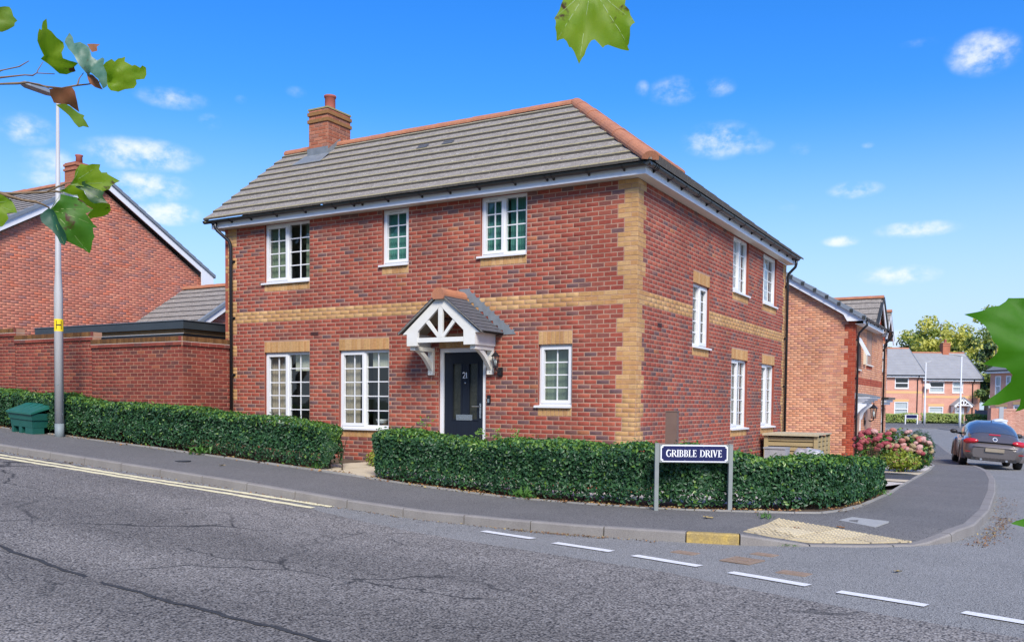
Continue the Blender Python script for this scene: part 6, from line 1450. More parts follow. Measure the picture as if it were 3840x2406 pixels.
pt_ = thing('planter_pot', 'dark square plant pot with thin stems at the front of the flower bed', 'plant pot', (2.42, 8.1, -3.15))
b = MB(); T = local(2.42, 8.1, .2); b.box(-.17, .17, -.17, .17, -3.12, -2.86, 0, T); b.build('pot', mat('dark_pot', (.05,.05,.055), rough=.6), pt_); b = MB(); b.box(-.19, .19, -.19, .19, -2.86, -2.83, 0, T); b.box(-.16, .16, -.16, .16, -2.832, -2.825, 1, T); b.build('rim', [BLACKP, SOIL], pt_)
b = MB()
for k in range(12): a = random.uniform(0, 6.28); b.tube([(2.42+.05*math.cos(a), 8.1+.05*math.sin(a), -2.84), (2.42+.12*math.cos(a), 8.1+.12*math.sin(a), -2.55), (2.42+.2*math.cos(a), 8.1+.2*math.sin(a), -2.42)], [.006, .004, .002], 5)
b.build('stem', TWIGM, pt_)
P = np.stack([2.42+rng.normal(size=120)*.11, 8.1+rng.normal(size=120)*.11, -2.55+rng.normal(size=120)*.12], 1); V, F = leaves(P, rng.normal(size=(120, 3)), rng.uniform(.03, .06, 120), .4); link(np_mesh('foliage', V, F, [BRL]), 'foliage', pt_)
LEAVES = [('U','mid',[2.4686,-11.4747,-0.3705],[0.2868,0.9577,-0.0217],[0.1256,-0.0152,0.992],[-0.0472,-0.0097],[[-0.0135,0.0337],[0.0015,0.0418],[0.0168,0.0461],[0.0223,0.0369],[0.0257,0.0172],[0.0391,0.0075],[0.0305,-0.0035],[0.0296,-0.0135],[0.0121,-0.0299],[-0.003,-0.0405],[-0.0106,-0.0422],[-0.026,-0.0387],[-0.0415,-0.0297],[-0.0474,-0.0043],[-0.0332,0.0192]],[[0.0391,0.0075],[0.0168,0.0461],[-0.003,-0.0405]]),('U','bright',[2.6332,-11.4076,-0.4725],[0.2908,0.9565,-0.0215],[0.4002,-0.1012,0.9108],[-0.0277,-0.0458],[[-0.0277,-0.0458],[-0.0256,-0.0314],[-0.0438,-0.0094],[-0.0551,0.009],[-0.0568,0.03],[-0.0532,0.0471],[-0.0464,0.0438],[-0.043,0.0689],[-0.0317,0.081],[-0.0268,0.0524],[-0.0146,0.048],[0.0029,0.0342],[0.0254,0.0244],[0.0284,0.0115],[0.0215,-0.007],[0.0267,-0.0222],[0.0479,-0.0245],[0.0752,-0.0253],[0.065,-0.0408],[0.0722,-0.0529],[0.0459,-0.07],[0.0247,-0.073],[0.0016,-0.0597]],[[-0.0317,0.081],[0.0254,0.0244],[0.0752,-0.0253],[0.0247,-0.073]]),('U','brown',[2.7047,-11.3189,-0.4509],[0.8689,0.495,0.0094],[-0.1033,0.1626,0.9813],[-0.015,-0.0013],[[-0.0232,0.0113],[-0.0014,0.0112],[0.0204,0.0096],[0.011,0.0002],[0.0134,-0.0139],[-0.0052,-0.017],[-0.015,-0.0013]],[]),('U','blue',[2.7093,-11.3417,-0.4985],[0.9183,0.3956,0.014],[-0.0924,0.18,0.9793],[-0.0097,-0.045],[[-0.0858,0.1085],[-0.0715,0.0902],[-0.0595,0.0642],[-0.0381,0.0662],[-0.0186,0.0556],[-0.0018,0.0421],[0.0091,0.0101],[0.0237,0.0015],[0.0393,0.0131],[0.0493,0.0048],[0.05,-0.0171],[0.0644,-0.0396],[0.0796,-0.0714],[0.0749,-0.1005],[0.0603,-0.1059],[0.0433,-0.0726],[0.02,-0.0528],[-0.0027,-0.0392],[-0.0099,-0.0435],[-0.0293,-0.0191],[-0.0446,0.0099],[-0.0689,0.0364],[-0.089,0.0659]],[[-0.0858,0.1085],[-0.0186,0.0556],[0.0393,0.0131],[0.0602,-0.1044]]),('U','brown',[2.6999,-11.3153,-0.5591],[0.4201,0.9074,-0.0163],[-0.164,0.0935,0.982],[-0.0211,0.022],[[-0.0211,0.022],[-0.0038,0.0232],[0.0118,0.007],[0.0257,-0.0236],[0.0031,-0.0183],[-0.0153,-0.0104]],[]),('U','bright',[2.8587,-11.3159,-0.5574],[0.4427,0.8965,-0.0153],[0.0618,-0.0135,0.998],[-0.0464,-0.0337],[[-0.0464,-0.0337],[-0.0532,-0.0121],[-0.0651,0.0069],[-0.0576,0.018],[-0.0411,0.0313],[-0.0319,0.0252],[-0.0217,0.0385],[0.0016,0.052],[-0.0007,0.0351],[0.0085,0.0304],[0.0205,0.0249],[0.0284,0.0294],[0.0445,0.0234],[0.0497,0.0315],[0.0619,0.0273],[0.0636,0.0056],[0.0585,-0.008],[0.0333,-0.0163],[0.0362,-0.0281],[0.0271,-0.0439],[0.0008,-0.0522],[-0.0173,-0.0629],[-0.0407,-0.0651],[-0.0512,-0.0565]],[[0.0016,0.052],[0.062,0.0218],[0.0349,-0.0339],[-0.0304,-0.0643],[-0.0575,0.014]]),('U','brown',[2.6855,-11.4083,-0.638],[0.4726,0.8812,-0.014],[0.4957,-0.2527,0.8309],[-0.0461,0.0202],[[-0.0461,0.0202],[-0.024,0.0276],[-0.0114,0.0274],[0.0184,0.0364],[0.0267,0.0254],[0.0349,-0.0041],[0.0434,-0.0383],[0.0327,-0.0332],[0.0114,-0.0202],[-0.0089,-0.0214],[-0.0317,-0.0217],[-0.0427,0.0]],[]),('U','mid',[2.7346,-11.4062,-0.7032],[0.2234,0.9744,-0.024],[-0.0206,0.0294,0.9994],[-0.0578,0.022],[[-0.0578,0.022],[-0.0314,0.0293],[-0.0154,0.0267],[0.0116,0.0144],[0.028,0.0104],[0.0239,0.0008],[0.0322,-0.0083],[0.0447,-0.0235],[0.0227,-0.0263],[0.0091,-0.034],[-0.0045,-0.0221],[-0.018,-0.0019],[-0.042,0.0111]],[[0.0447,-0.0235]]),('L','bright',[2.9985,-11.5199,-0.9525],[0.3587,0.9333,-0.0189],[-0.0633,0.0445,0.997],[-0.0653,-0.0268],[[-0.0653,-0.0268],[-0.06,-0.0144],[-0.0581,0.0089],[-0.0412,0.0342],[-0.0263,0.0323],[-0.0102,0.0393],[0.0122,0.0431],[0.0085,0.0275],[0.0147,0.019],[0.0292,0.0217],[0.0309,0.0162],[0.0546,0.004],[0.0638,-0.0002],[0.0545,-0.0058],[0.0397,-0.0173],[0.036,-0.0277],[0.0196,-0.0345],[0.0034,-0.0335],[-0.0144,-0.029],[-0.0339,-0.0287],[-0.0497,-0.0277]],[[-0.0412,0.0342],[0.0122,0.0431],[0.0638,-0.0002],[0.0196,-0.0345]]),('L','dark',[3.0001,-11.5442,-0.9978],[0.793,0.6092,0.0037],[-0.0666,0.0806,0.9945],[-0.0476,0.0243],[[-0.0476,0.0243],[-0.0315,0.0288],[-0.0117,0.0305],[-0.0134,0.0247],[0.0231,0.0095],[0.0395,0.0024],[0.0362,-0.0113],[0.051,-0.0312],[0.0347,-0.0318],[0.0149,-0.0354],[0.0021,-0.0281],[-0.0109,-0.0073],[-0.0147,0.0023],[-0.0311,0.0075],[-0.0402,0.0149]],[[0.051,-0.0312],[0.0395,0.0024]]),('L','bright',[2.9378,-11.5115,-1.0113],[0.4191,0.9078,-0.0163],[0.3798,-0.1589,0.9113],[-0.0693,0.0154],[[-0.0693,0.0154],[-0.0587,0.0248],[-0.049,0.036],[-0.0338,0.0423],[-0.0297,0.0334],[-0.0101,0.0308],[-0.0038,0.0182],[0.008,0.0025],[0.0248,-0.0058],[0.0477,0.0027],[0.0642,0.0013],[0.0676,-0.0161],[0.0597,-0.0313],[0.0442,-0.0426],[0.0161,-0.0547],[0.0081,-0.0449],[0.0208,-0.0232],[0.0022,-0.0142],[-0.0075,-0.0039],[-0.0203,0.0019],[-0.0245,0.011],[-0.0473,0.0112]],[[0.0647,-0.0046],[0.0161,-0.0547],[-0.0338,0.0423]]),('L','deep',[3.0209,-11.5945,-1.092],[0.4487,0.8935,-0.015],[-0.0143,0.024,0.9996],[-0.0686,0.0258],[[-0.0686,0.0258],[-0.0555,0.0433],[-0.0472,0.0537],[-0.0448,0.0688],[-0.034,0.0686],[-0.0239,0.0682],[-0.0004,0.0681],[-0.0004,0.0606],[0.0149,0.0536],[0.0218,0.0452],[0.0389,0.0365],[0.0184,0.0223],[0.0235,0.0156],[0.0321,0.0055],[0.0407,-0.0046],[0.0511,-0.0116],[0.0382,-0.0161],[0.0391,-0.0292],[0.0425,-0.0409],[0.0374,-0.0538],[0.0349,-0.0766],[0.0315,-0.0882],[0.0152,-0.077],[-0.0001,-0.0714],[-0.0153,-0.0658],[-0.032,-0.0604],[-0.0404,-0.0393],[-0.0504,-0.013],[-0.0587,0.0079]],[[-0.0448,0.0688],[0.0389,0.0365],[0.0511,-0.0116],[0.0315,-0.0882],[-0.032,-0.0604]]),('L','bluedark',[2.9893,-11.6485,-1.1137],[0.8945,0.447,0.0117],[0.0273,-0.0806,0.9964],[-0.0118,0.0493],[[-0.0165,0.0503],[-0.0036,0.0447],[0.0085,0.0283],[0.0149,0.012],[0.025,-0.0061],[0.0313,-0.0243],[0.0303,-0.0387],[0.0216,-0.0531],[0.0106,-0.0475],[0.006,-0.0312],[-0.006,-0.0129],[-0.0204,-0.0019],[-0.0347,0.011],[-0.0381,0.029],[-0.0287,0.0397]],[[0.0216,-0.0531]]),('L','bright',[2.7884,-11.6694,-1.0565],[0.361,0.9324,-0.0188],[-0.0128,0.0251,0.9996],[-0.0293,0.0183],[[-0.0128,0.0475],[-0.0028,0.0454],[0.0191,0.0359],[0.0242,0.0234],[0.0319,-0.0002],[0.0175,-0.0025],[0.004,-0.0065],[0.0091,-0.0209],[0.0041,-0.0293],[-0.0026,-0.0417],[-0.0092,-0.0465],[-0.0226,-0.0372],[-0.0326,-0.0011],[-0.0261,0.0339]],[[0.0191,0.0359],[0.0319,-0.0002],[-0.0092,-0.0465]]),('T','bright',[4.6448,-11.6289,-0.8935],[0.8543,0.5197,0.0083],[0.0091,-0.0309,0.9995],[0.0011,0.093],[[-0.0481,0.0757],[-0.0538,0.0569],[-0.0576,0.0475],[-0.0595,0.0391],[-0.0643,0.0297],[-0.0706,0.0193],[-0.0681,0.0156],[-0.0676,0.0081],[-0.069,0.0005],[-0.0665,-0.007],[-0.0655,-0.0211],[-0.0592,-0.0182],[-0.0524,-0.0167],[-0.0466,-0.0209],[-0.0412,-0.0307],[-0.0373,-0.0311],[-0.0319,-0.0377],[-0.027,-0.048],[-0.0215,-0.0598],[-0.0163,-0.0498],[-0.0114,-0.0441],[-0.0086,-0.0346],[-0.0029,-0.0223],[0.002,-0.0157],[0.0083,-0.0138],[0.0127,-0.0184],[0.0235,-0.031],[0.0273,-0.0268],[0.0332,-0.0253],[0.0459,-0.0304],[0.0595,-0.0345],[0.0712,-0.0358],[0.0741,-0.0348],[0.0702,-0.0282],[0.0726,-0.0245],[0.0732,0.0019],[0.0766,0.0076],[0.0829,0.0124],[0.0744,0.0273],[0.0724,0.0376],[0.0645,0.0488],[0.0672,0.0619],[0.0544,0.0861],[0.0059,0.093],[-0.0231,0.089]],[[-0.0215,-0.0598],[0.0741,-0.0348],[0.0829,0.0124],[-0.0706,0.0193],[-0.0655,-0.0211]]),('R','deepg',[5.3529,-11.4803,-1.5104],[0.9936,0.1102,0.025],[-0.0414,0.1488,0.988],[0.0838,-0.0031],[[0.0052,0.0974],[0.0126,0.0963],[0.0266,0.0948],[0.0566,0.0948],[0.0801,0.062],[0.0838,-0.0003],[0.0663,-0.0613],[0.0443,-0.0888],[0.0242,-0.0955],[0.0127,-0.099],[0.019,-0.0884],[0.0203,-0.0785],[0.0056,-0.0811],[-0.0117,-0.0864],[-0.0379,-0.0874],[-0.0265,-0.0762],[-0.0115,-0.0651],[0.006,-0.0484],[0.0086,-0.0371],[-0.0012,-0.0254],[-0.0185,-0.0219],[-0.0348,-0.017],[-0.0209,-0.0075],[-0.0133,0.0009],[-0.012,0.0095],[-0.0206,0.0185],[-0.0255,0.0333],[-0.0317,0.0452],[-0.0443,0.059],[-0.0634,0.0704],[-0.0429,0.0721],[-0.0327,0.0745],[-0.0251,0.0798],[-0.01,0.0818],[0.0001,0.0899]],[[-0.0634,0.0704],[-0.0348,-0.017],[-0.0379,-0.0874],[0.0052,0.0974]]),('B','deepg',[5.3944,-11.5848,-1.7819],[0.9177,0.3971,0.0139],[-0.1482,0.3097,0.9392],[0.0317,0.0007],[[-0.0283,-0.0026],[-0.0203,0.0015],[-0.0073,0.0057],[0.0232,0.0114],[0.0317,0.0007],[0.0106,-0.0089],[-0.0098,-0.0078]],[[-0.0283,-0.0026]])]
TWIGS = {'U':[([[2.314,-11.575,-0.59],[2.378,-11.525,-0.579],[2.443,-11.476,-0.574],[2.483,-11.441,-0.568],[2.503,-11.418,-0.561],[2.544,-11.383,-0.571],[2.58,-11.351,-0.572],[2.616,-11.317,-0.558],[2.637,-11.293,-0.551],[2.689,-11.251,-0.532]],2.2),([[2.681,-11.362,-0.582],[2.674,-11.354,-0.569],[2.667,-11.346,-0.554],[2.669,-11.332,-0.532]],1.4),([[2.314,-11.574,-0.576],[2.452,-11.482,-0.557],[2.512,-11.435,-0.544],[2.525,-11.416,-0.542],[2.526,-11.403,-0.53],[2.568,-11.367,-0.529]],1.6),([[2.565,-11.427,-0.545],[2.559,-11.419,-0.531],[2.563,-11.403,-0.5]],0.9),([[2.338,-11.559,-0.567],[2.452,-11.481,-0.535],[2.451,-11.469,-0.528],[2.485,-11.437,-0.513],[2.503,-11.414,-0.49]],1.5),([[2.542,-11.442,-0.575],[2.565,-11.417,-0.578],[2.583,-11.396,-0.589],[2.594,-11.379,-0.611]],1.2),([[2.314,-11.574,-0.588],[2.376,-11.523,-0.506],[2.401,-11.49,-0.357]],1.6)],'L':[([[2.675,-11.732,-0.987],[2.731,-11.688,-0.997],[2.754,-11.663,-0.999],[2.754,-11.652,-0.999],[2.781,-11.624,-0.995],[2.808,-11.597,-0.991],[2.834,-11.571,-0.987],[2.849,-11.55,-0.982],[2.853,-11.536,-0.982]],2.6),([[2.893,-11.606,-0.999],[2.913,-11.582,-0.981],[2.923,-11.564,-0.969],[2.928,-11.55,-0.965]],1.5),([[2.774,-11.675,-1.004],[2.784,-11.658,-1.01],[2.813,-11.63,-1.02],[2.835,-11.606,-1.022],[2.844,-11.59,-1.027],[2.853,-11.573,-1.036]],2.6),([[2.741,-11.694,-1.0],[2.74,-11.684,-1.012],[2.739,-11.674,-1.029]],1.6)],'T':[([[4.644,-11.625,-0.797],[4.641,-11.613,-0.761],[4.654,-11.592,-0.707],[4.716,-11.541,-0.652]],2)],'R':[([[5.437,-11.431,-1.509],[5.457,-11.408,-1.494],[5.493,-11.373,-1.442],[5.515,-11.343,-1.325]],2)],'B':[([[5.423,-11.568,-1.781],[5.451,-11.54,-1.766],[5.482,-11.508,-1.719],[5.504,-11.48,-1.639]],2)]}

# ------------------------------------------------------------ the far end of the side street
FH = Vector((-4.46, 92.23, 0)); fax = Vector((.8655, .5008, 0)); fout = Vector((.5008, -.8655, 0))
FO = Frame(FH, fax, fout)
FARB = mat('hazed_far_brick', mul(lin((212,160,138)), .95), mul(lin((200,142,120)), .95), scale=.9, rough=.9, fine=.2, fscale=14, aniso=(1, 1, 3))  # brick colour lightened to paint in the distance haze
FARC = mat('far_cream_brick', mul(lin((230,186,128)), .85), rough=.9); FART = mat('far_roof_tile', (.27,.27,.275), (.33,.33,.33), scale=1.2, rough=.9)
FNET = mat('far_net', (.62,.63,.62), (.40,.42,.42), scale=2.5, rough=.9, aniso=(4, 4, .4))
def far_house(label, a0, a1, base, eave, ridge_z, wins, chim=None, fo=FO, depth=8.0, door=None, dp=(), band=None, cgap=0, verge_r=True):
    h = thing('terraced_house', label, 'house', fo((a0+a1)/2, -4, base), 'houses at the far end of the side street')
    ops = [w[:4] for w in wins]+([door] if door else [])
    wl_ = wall_shell('wall', h, fo, a0, a1, base-.6, eave, ops, FARB, rev=FARB, back=-.2)
    b = MB(); FB(b, fo, a0, a0+.01, -depth, -.2, base-.6, eave); FB(b, fo, a1-.01, a1, -depth, -.2, base-.6, eave); pk = fo(a1-.005, 0, 0)
    b.prism([fo(a1-.01, 0, eave), fo(a1-.01, -depth, eave), fo(a1-.01, -depth/2, ridge_z-.15)], fo.ax*.01); b.build('side_wall', FARB, h)
    if band: b = MB(); FB(b, fo, a0, a1, 0, .012, band-.12, band+.12); b.build('string_course', FARC, h)
    for w in wins:
        sash_window(h, fo, *w[:4], net=w[4], fw=.10, rec=.02, bars=False)
        if w[3] < eave-1: b = MB(); FB(b, fo, w[0]-.05, w[1]+.05, 0, .012, w[3]+.02, w[3]+.27); b.build('lintel', FARC, h)
    rf = MB(); run = depth/2+.35; ze_ = eave+.06; pt = (ridge_z-ze_)/run
    rf.poly([fo(a0-.15, .35, ze_), fo(a1+.15, .35, ze_), fo(a1+.15, -depth/2, ridge_z), fo(a0-.15, -depth/2, ridge_z)]); rf.poly([fo(a1+.15, -depth-.35, ze_), fo(a0-.15, -depth-.35, ze_), fo(a0-.15, -depth/2, ridge_z), fo(a1+.15, -depth/2, ridge_z)]); rf = rf.build('roof', FART, h)
    nr_ = 17
    for k in range(nr_):
        c0, c1 = lerp(.38, -depth/2, k/nr_), lerp(.38, -depth/2, (k+1)/nr_); z0, z1 = ze_+(.38-c0)*pt, ze_+(.38-c1)*pt
        b = MB(); b.prism([fo(a0-.17, c0, z0), fo(a0-.17, c0, z0+.085), fo(a0-.17, c1, z1+.02), fo(a0-.17, c1, z1)], fo.ax*(a1-a0+.34)); b.build('tile_course', FART, rf)
    b = MB(); b.tube([fo(a0-.17, -depth/2, ridge_z+.02), fo(a1+.17, -depth/2, ridge_z+.02)], .13, 8); b.build('ridge', TERRA, rf)
    b = MB(); FB(b, fo, a0-.15, a1+.15, .30, .34, eave-.14, eave+.06); FB(b, fo, a0-.15, a1+.15, 0, .30, eave-.03, eave-.01); b.build('fascia', WHITEB, h); b = MB(); FB(b, fo, a0-.15, a1+.15, .34, .46, eave+.02, eave+.12); b.build('gutter', BLACKP, h)
    if verge_r: b = MB(); b.prism([fo(a1+.18, .40, ze_-.05), fo(a1+.18, .40, ze_+.12), fo(a1+.18, -depth/2, ridge_z+.10), fo(a1+.18, -depth/2, ridge_z-.08)], fo.ax*.05); b.build('verge', VERGE, h)
    for a in dp: b = MB(); b.tube([fo(a, .38, eave), fo(a, .38, eave-.1), fo(a, .06, eave-.45), fo(a, .06, base-.5)], .05, 6); b.build('downpipe', BLACKP, h)
    if chim:
        b = MB(); FB(b, fo, chim, chim+.8, -depth/2-.35, -depth/2+.35, ridge_z-.6, ridge_z+1.15); c = b.build('chimney', CHB[0], h); b = MB(); FB(b, fo, chim-.04, chim+.84, -depth/2-.4, -depth/2+.4, ridge_z+.8, ridge_z+.92); FB(b, fo, chim-.04, chim+.84, -depth/2-.4, -depth/2+.4, ridge_z+1.02, ridge_z+1.15); b.build('corbel_course', CHB[2], c)
        b = MB(); b.lathe(tuple(fo(chim+.4, -depth/2, ridge_z+1.15)), [(.14, 0), (.12, .35), (.14, .4)], 10); b.build('chimney_pot', TERRP, c)
    return h
hR = far_house('far terraced house with small white gabled porch and a chimney', -.05, 6.1, -2.85, 1.42, 4.50, [(.64,2.27,0,1.22,(.0,.55)), (3.13,4.3,.02,1.22,(.05,.9)), (.63,2.22,-2.75,-1.45,(.05,.95))], chim=3.75, door=(3.45,4.45,-2.9,-1.55), dp=(5.3,), band=-.42)
a0, a1, b0, b1 = 3.45, 4.45, -2.9, -1.55
b = MB(); FB(b, FO, a0, a0+.12, -.1, .02, b0, b1); FB(b, FO, a1-.12, a1, -.1, .02, b0, b1); FB(b, FO, a0+.12, a1-.12, -.1, .02, b1-.12, b1); FB(b, FO, a0+.12, a1-.12, -.08, -.04, b0, b1-.12); b.build('door', mat('white_door', (.72,.74,.75), rough=.5), hR)
b = MB(); FB(b, FO, a0+.3, a1-.3, -.04, -.03, b0+.9, b1-.3); b.build('door_glass', mat('grey_glass', (.22,.25,.3), rough=.2), hR)
pc = MB(); c0 = 3.95
for sg in (-1, 1):
    pc.prism([FO(c0, .9, -.52), FO(c0, .9, -.78), FO(c0+sg*.75, .9, -1.28), FO(c0+sg*.75, .9, -1.5), FO(c0+sg*.95, .9, -1.5), FO(c0+sg*1.0, .9, -1.27)], FO.out*-.08); pc.prism([FO(c0+sg*.1, .88, -1.32), FO(c0+sg*.02, .88, -1.32), FO(c0+sg*.36, .88, -.98), FO(c0+sg*.42, .88, -1.04)], FO.out*-.05)
FB(pc, FO, c0-.76, c0+.76, .82, .9, -1.36, -1.26); FB(pc, FO, c0-.06, c0+.06, .82, .9, -1.27, -.6); FB(pc, FO, c0-.92, c0-.8, 0, .82, -1.5, -1.32); FB(pc, FO, c0+.8, c0+.92, 0, .82, -1.5, -1.32)
pc = pc.build('porch', WHITEB, hR)
b = MB()
for sg in (-1, 1): b.prism([FO(c0+sg*1.1, .98, -1.30), FO(c0, .98, -.42), FO(c0, .98, -.50), FO(c0+sg*1.1, .98, -1.38)], FO.out*-.98)
b.build('porch_roof', FART, pc)
for x in (c0-.86, c0+.86): b = MB(); b.prism([FO(x-.05, .7, -1.5), FO(x-.05, 0, -1.5), FO(x-.05, 0, -2.1), FO(x-.05, .08, -2.1)], FO.ax*.1); b.build('porch_bracket', WHITEB, pc)
b = MB(); b.lathe((0, 0, 0), [(.34, 0), (.28, -.06), (.05, -.10)], 12); dsh = link(b.mesh('satellite_dish', [mat('dish_grey', (.45,.46,.47), rough=.5)]), 'satellite_dish', hR, loc=FO(.25, .45, .72), rot=(R_(70), 0, R_(20)))
hL = far_house('far terraced house with taller roof, left of the white porch house', -12, -.1, -2.6, 1.78, 4.95, [(-3.08,-1.57,.43,1.62,(0,0)), (-3.08,-1.57,-2.55,-.98,(.03,.97)), (-5.2,-3.95,.43,1.62,(.55,.95)), (-9,-7.6,.43,1.62,(.5,.95)), (-9,-7.6,-2.5,-.98,(.03,.97))], dp=(-.65,), band=.05)
# the house half hidden on the right, seen corner on
F4 = Frame((2.55, 71.95, 0), (.80, -.60, 0), (-.60, -.80, 0))
h4 = far_house('hipped brick house at the far right beyond the brick garden wall', 0, 3.2, -2.6, 1.45, 2.9, [(.45,1.0,-.6,1.1,(0,1)), (1.45,1.9,-.2,1.1,(0,1)), (2.35,2.95,-.1,1.1,(0,1)), (.6,1.6,-2.4,-1.5,(0,1)), (2.2,2.8,-2.4,-1.3,(0,1))], fo=F4, depth=6)
F5 = Frame(F4(3.22, -.02, 0), (.866, .5, 0), (.5, -.866, 0)); b = MB(); FB(b, F5, 0, 6, -.1, 0, -3, 1.45); b.build('front_wall', FARB, h4)
# walls, fences, cabinet
FWB = brickset('far_wall_brick', [(214,160,138),(206,148,126),(220,170,148),(200,142,122)], .92)
rw = thing('garden_wall', 'long orange brick garden wall with a pier on the right of the side street', 'wall', (4.5, 55.6, -3.3))
RWF = Frame((3.2, 54.87, 0), (.866, .5, 0), (.5, -.866, 0))
b = MB(); FB(b, RWF, .55, 9, -.22, -.004, -3.7, -1.72); b.build('wall_core', MORT, rw)
brick_wall(rw, RWF, course_layout(.56, 9, -3.6, 25, [], (FWB, [.3,.3,.25,.15])), 0)
b = MB(); FB(b, RWF, .5, 9, -.25, .03, -1.72, -1.62); b.build('coping', FWB[2], rw)
b = MB(); FB(b, RWF, 0, .52, -.4, .05, -3.7, -1.58); b.build('pier', FWB[1], rw); b = MB(); FB(b, RWF, .54, .84, .03, .07, -3.6, -1.5); b.build('pier_cover', mat('grey_strip', (.33,.34,.35), rough=.7), rw)
GCAB = mat('pale_cabinet', (.66,.69,.70), (.60,.63,.64), scale=3, rough=.5)
cb = thing('utility_cabinet', 'pale grey roadside cabinet with pitched top in front of the orange brick wall', 'cabinet', (3.95, 51.8, -3.3)); CBF = Frame((3.55, 51.6, 0), (.866, .5, 0), (.5, -.866, 0))
b = MB(); FB(b, CBF, 0, .8, -.4, 0, -3.5, -2.42); b.build('body', GCAB, cb); b = MB(); b.prism([CBF(-.04, .04, -2.42), CBF(.84, .04, -2.42), CBF(.84, .04, -2.36), CBF(.4, .04, -2.26), CBF(-.04, .04, -2.36)], CBF.out*-.48); b.build('top', GCAB, cb)
for k in range(2): b = MB(); FB(b, CBF, .02+k*.39, .39+k*.39, 0, .012, -3.35, -2.48); b.build('door', GCAB, cb)
fn = thing('timber_fence', 'grey weathered board fence between the far porch house and the brick wall', 'fence', (2, 76.1, -3)); FNF = Frame((1.35, 75.7, 0), (.866, .5, 0), (.5, -.866, 0)); WGR = mat('weathered_grey_board', (.22,.21,.21), (.30,.29,.28), scale=2, rough=.9, aniso=(6,6,.4))
for k in range(11): b = MB(); FB(b, FNF, k*.125, k*.125+.118, -.02, random.uniform(0, .01), -3.2, -1.78+random.uniform(-.02, .02)); b.build('board', WGR, fn)
for a in (0, 1.3): b = MB(); FB(b, FNF, a, a+.1, -.13, -.03, -3.2, -1.72); b.build('post', WGR, fn)
# hedges in front of the far houses
FHL = [leafmat('far_hedge_a', (.36,.44,.12), (.46,.52,.16), .3, .5, 2), leafmat('far_hedge_b', (.22,.30,.08), (.28,.36,.10), .3, .5, 2)]
def far_hedge(label, p0, p1, w, h, n, size=.16, mats=None):
    z = zt(*p0); t = thing('garden_hedge', label, 'hedge', ((p0[0]+p1[0])/2, (p0[1]+p1[1])/2, z)); d = Vector((p1[0]-p0[0], p1[1]-p0[1], 0)); L_ = d.length; d /= L_; nn = Vector((d.y, -d.x, 0))
    a = rng.uniform(0, L_, n); c = rng.uniform(-w, w, n); k = rng.random(n); zz = np.where(k < .45, h, rng.uniform(.05, h, n)); c = np.where(k >= .45, w*np.where(rng.random(n) < .85, 1, -1), c); bump = .10*np.sin(a*2.1)*np.sin(a*.9+1)+.04*rng.normal(size=n)
    P = np.stack([p0[0]+d.x*a+nn.x*(c+bump), p0[1]+d.y*a+nn.y*(c+bump), z+zz+bump*.6], 1); N = np.stack([nn.x+0*a, nn.y+0*a, .8+0*a], 1)+rng.normal(size=(n, 3))*.6
    V, F = leaves(P, N, rng.uniform(size*.6, size*1.3, n), .6, .3); mats = mats or FHL; o = link(np_mesh('foliage', V, F, mats, np.repeat(rng.choice(len(mats), n, p=[.65, .35] if len(mats) == 2 else None), 2)), 'foliage', t); o['kind'] = 'stuff'
    b = MB(); T = lambda x, y, z_: tuple(Vector((p0[0], p0[1], 0))+d*x+nn*y+Vector((0, 0, z_))); b.box(.1, L_-.1, -w*.8, w*.8, z-.1, z+h*.88, 0, T); o = b.build('inner_growth', mat('far_inner', (.02,.035,.012), rough=1), t); o['kind'] = 'stuff'
far_hedge('low pale green hedge in front of the far left terraced house', (-9.5,78.2), (-3.7,79.6), .45, .80, 2600); far_hedge('low pale green hedge in front of the far porch house, behind the far lamp posts', (-3.4,79.7), (.1,80.7), .45, .80, 1800); far_hedge('rounded green hedge right of the far white door', (.9,74.3), (2.7,73.2), .5, .85, 1300, mats=[leafmat('far_green_a', (.10,.19,.04), (.15,.25,.05), .3, .5, 2), leafmat('far_green_b', (.05,.11,.03), (.08,.15,.03), .3, .5, 2)])
far_hedge('leafy bush at the left end of the far row of hedges', (-10.5,80.5), (-7.4,81.5), .6, 1.3, 1200)
# far lamp posts, far nameplate
PALEG = mat('pale_galvanised', (.62,.63,.62), (.54,.55,.55), scale=2, rough=.5)
def far_lamp(label, x, y, z, h, hx, hy):
    t = thing('street_lamp', label, 'street lamp', (x, y, z), 'street lamps at the far end'); b = MB(); b.tube([(x, y, z-.1), (x, y, z+1.3), (x, y, z+1.32), (x, y, z+h)], [.10, .10, .075, .05], 10); b.build('column', PALEG, t, smooth=True); b = MB(); b.prism([(x-hx*.3, y-hy*.3, z+h-.05), (x+hx*.2+hy*.12, y+hy*.2-hx*.12, z+h-.03), (x+hx, y+hy, z+h+.12), (x+hx*.2-hy*.12, y+hy*.2+hx*.12, z+h+.0)], (0, 0, .09)); b.build('lamp_head', GALV, t)
far_lamp('shorter pale far lamp post in front of the join between the far roofs', -2.65, 74.6, -3.05, 5.5, .45, .2); far_lamp('taller pale far lamp post in front of the far white porch', .50, 69.5, -3.22, 5.95, -.95, -.35)
fs_ = thing('street_sign', 'far navy street nameplate on white posts in front of the pale hedge', 'street sign', (-3.9, 76.2, -3.0)); FSF = Frame((-4.41, 75.9, 0), (.866, .5, 0), (.5, -.866, 0))
for a in (0, 1.1): b = MB(); FB(b, FSF, a, a+.09, -.05, .03, -3.2, -2.25); b.build('post', WHITE, fs_)
b = MB(); FB(b, FSF, .05, 1.14, .03, .05, -2.62, -2.22); FB(b, FSF, .10, 1.09, .05, .055, -2.57, -2.27, 1); b.build('plate', [WHE, NAVY], fs_)
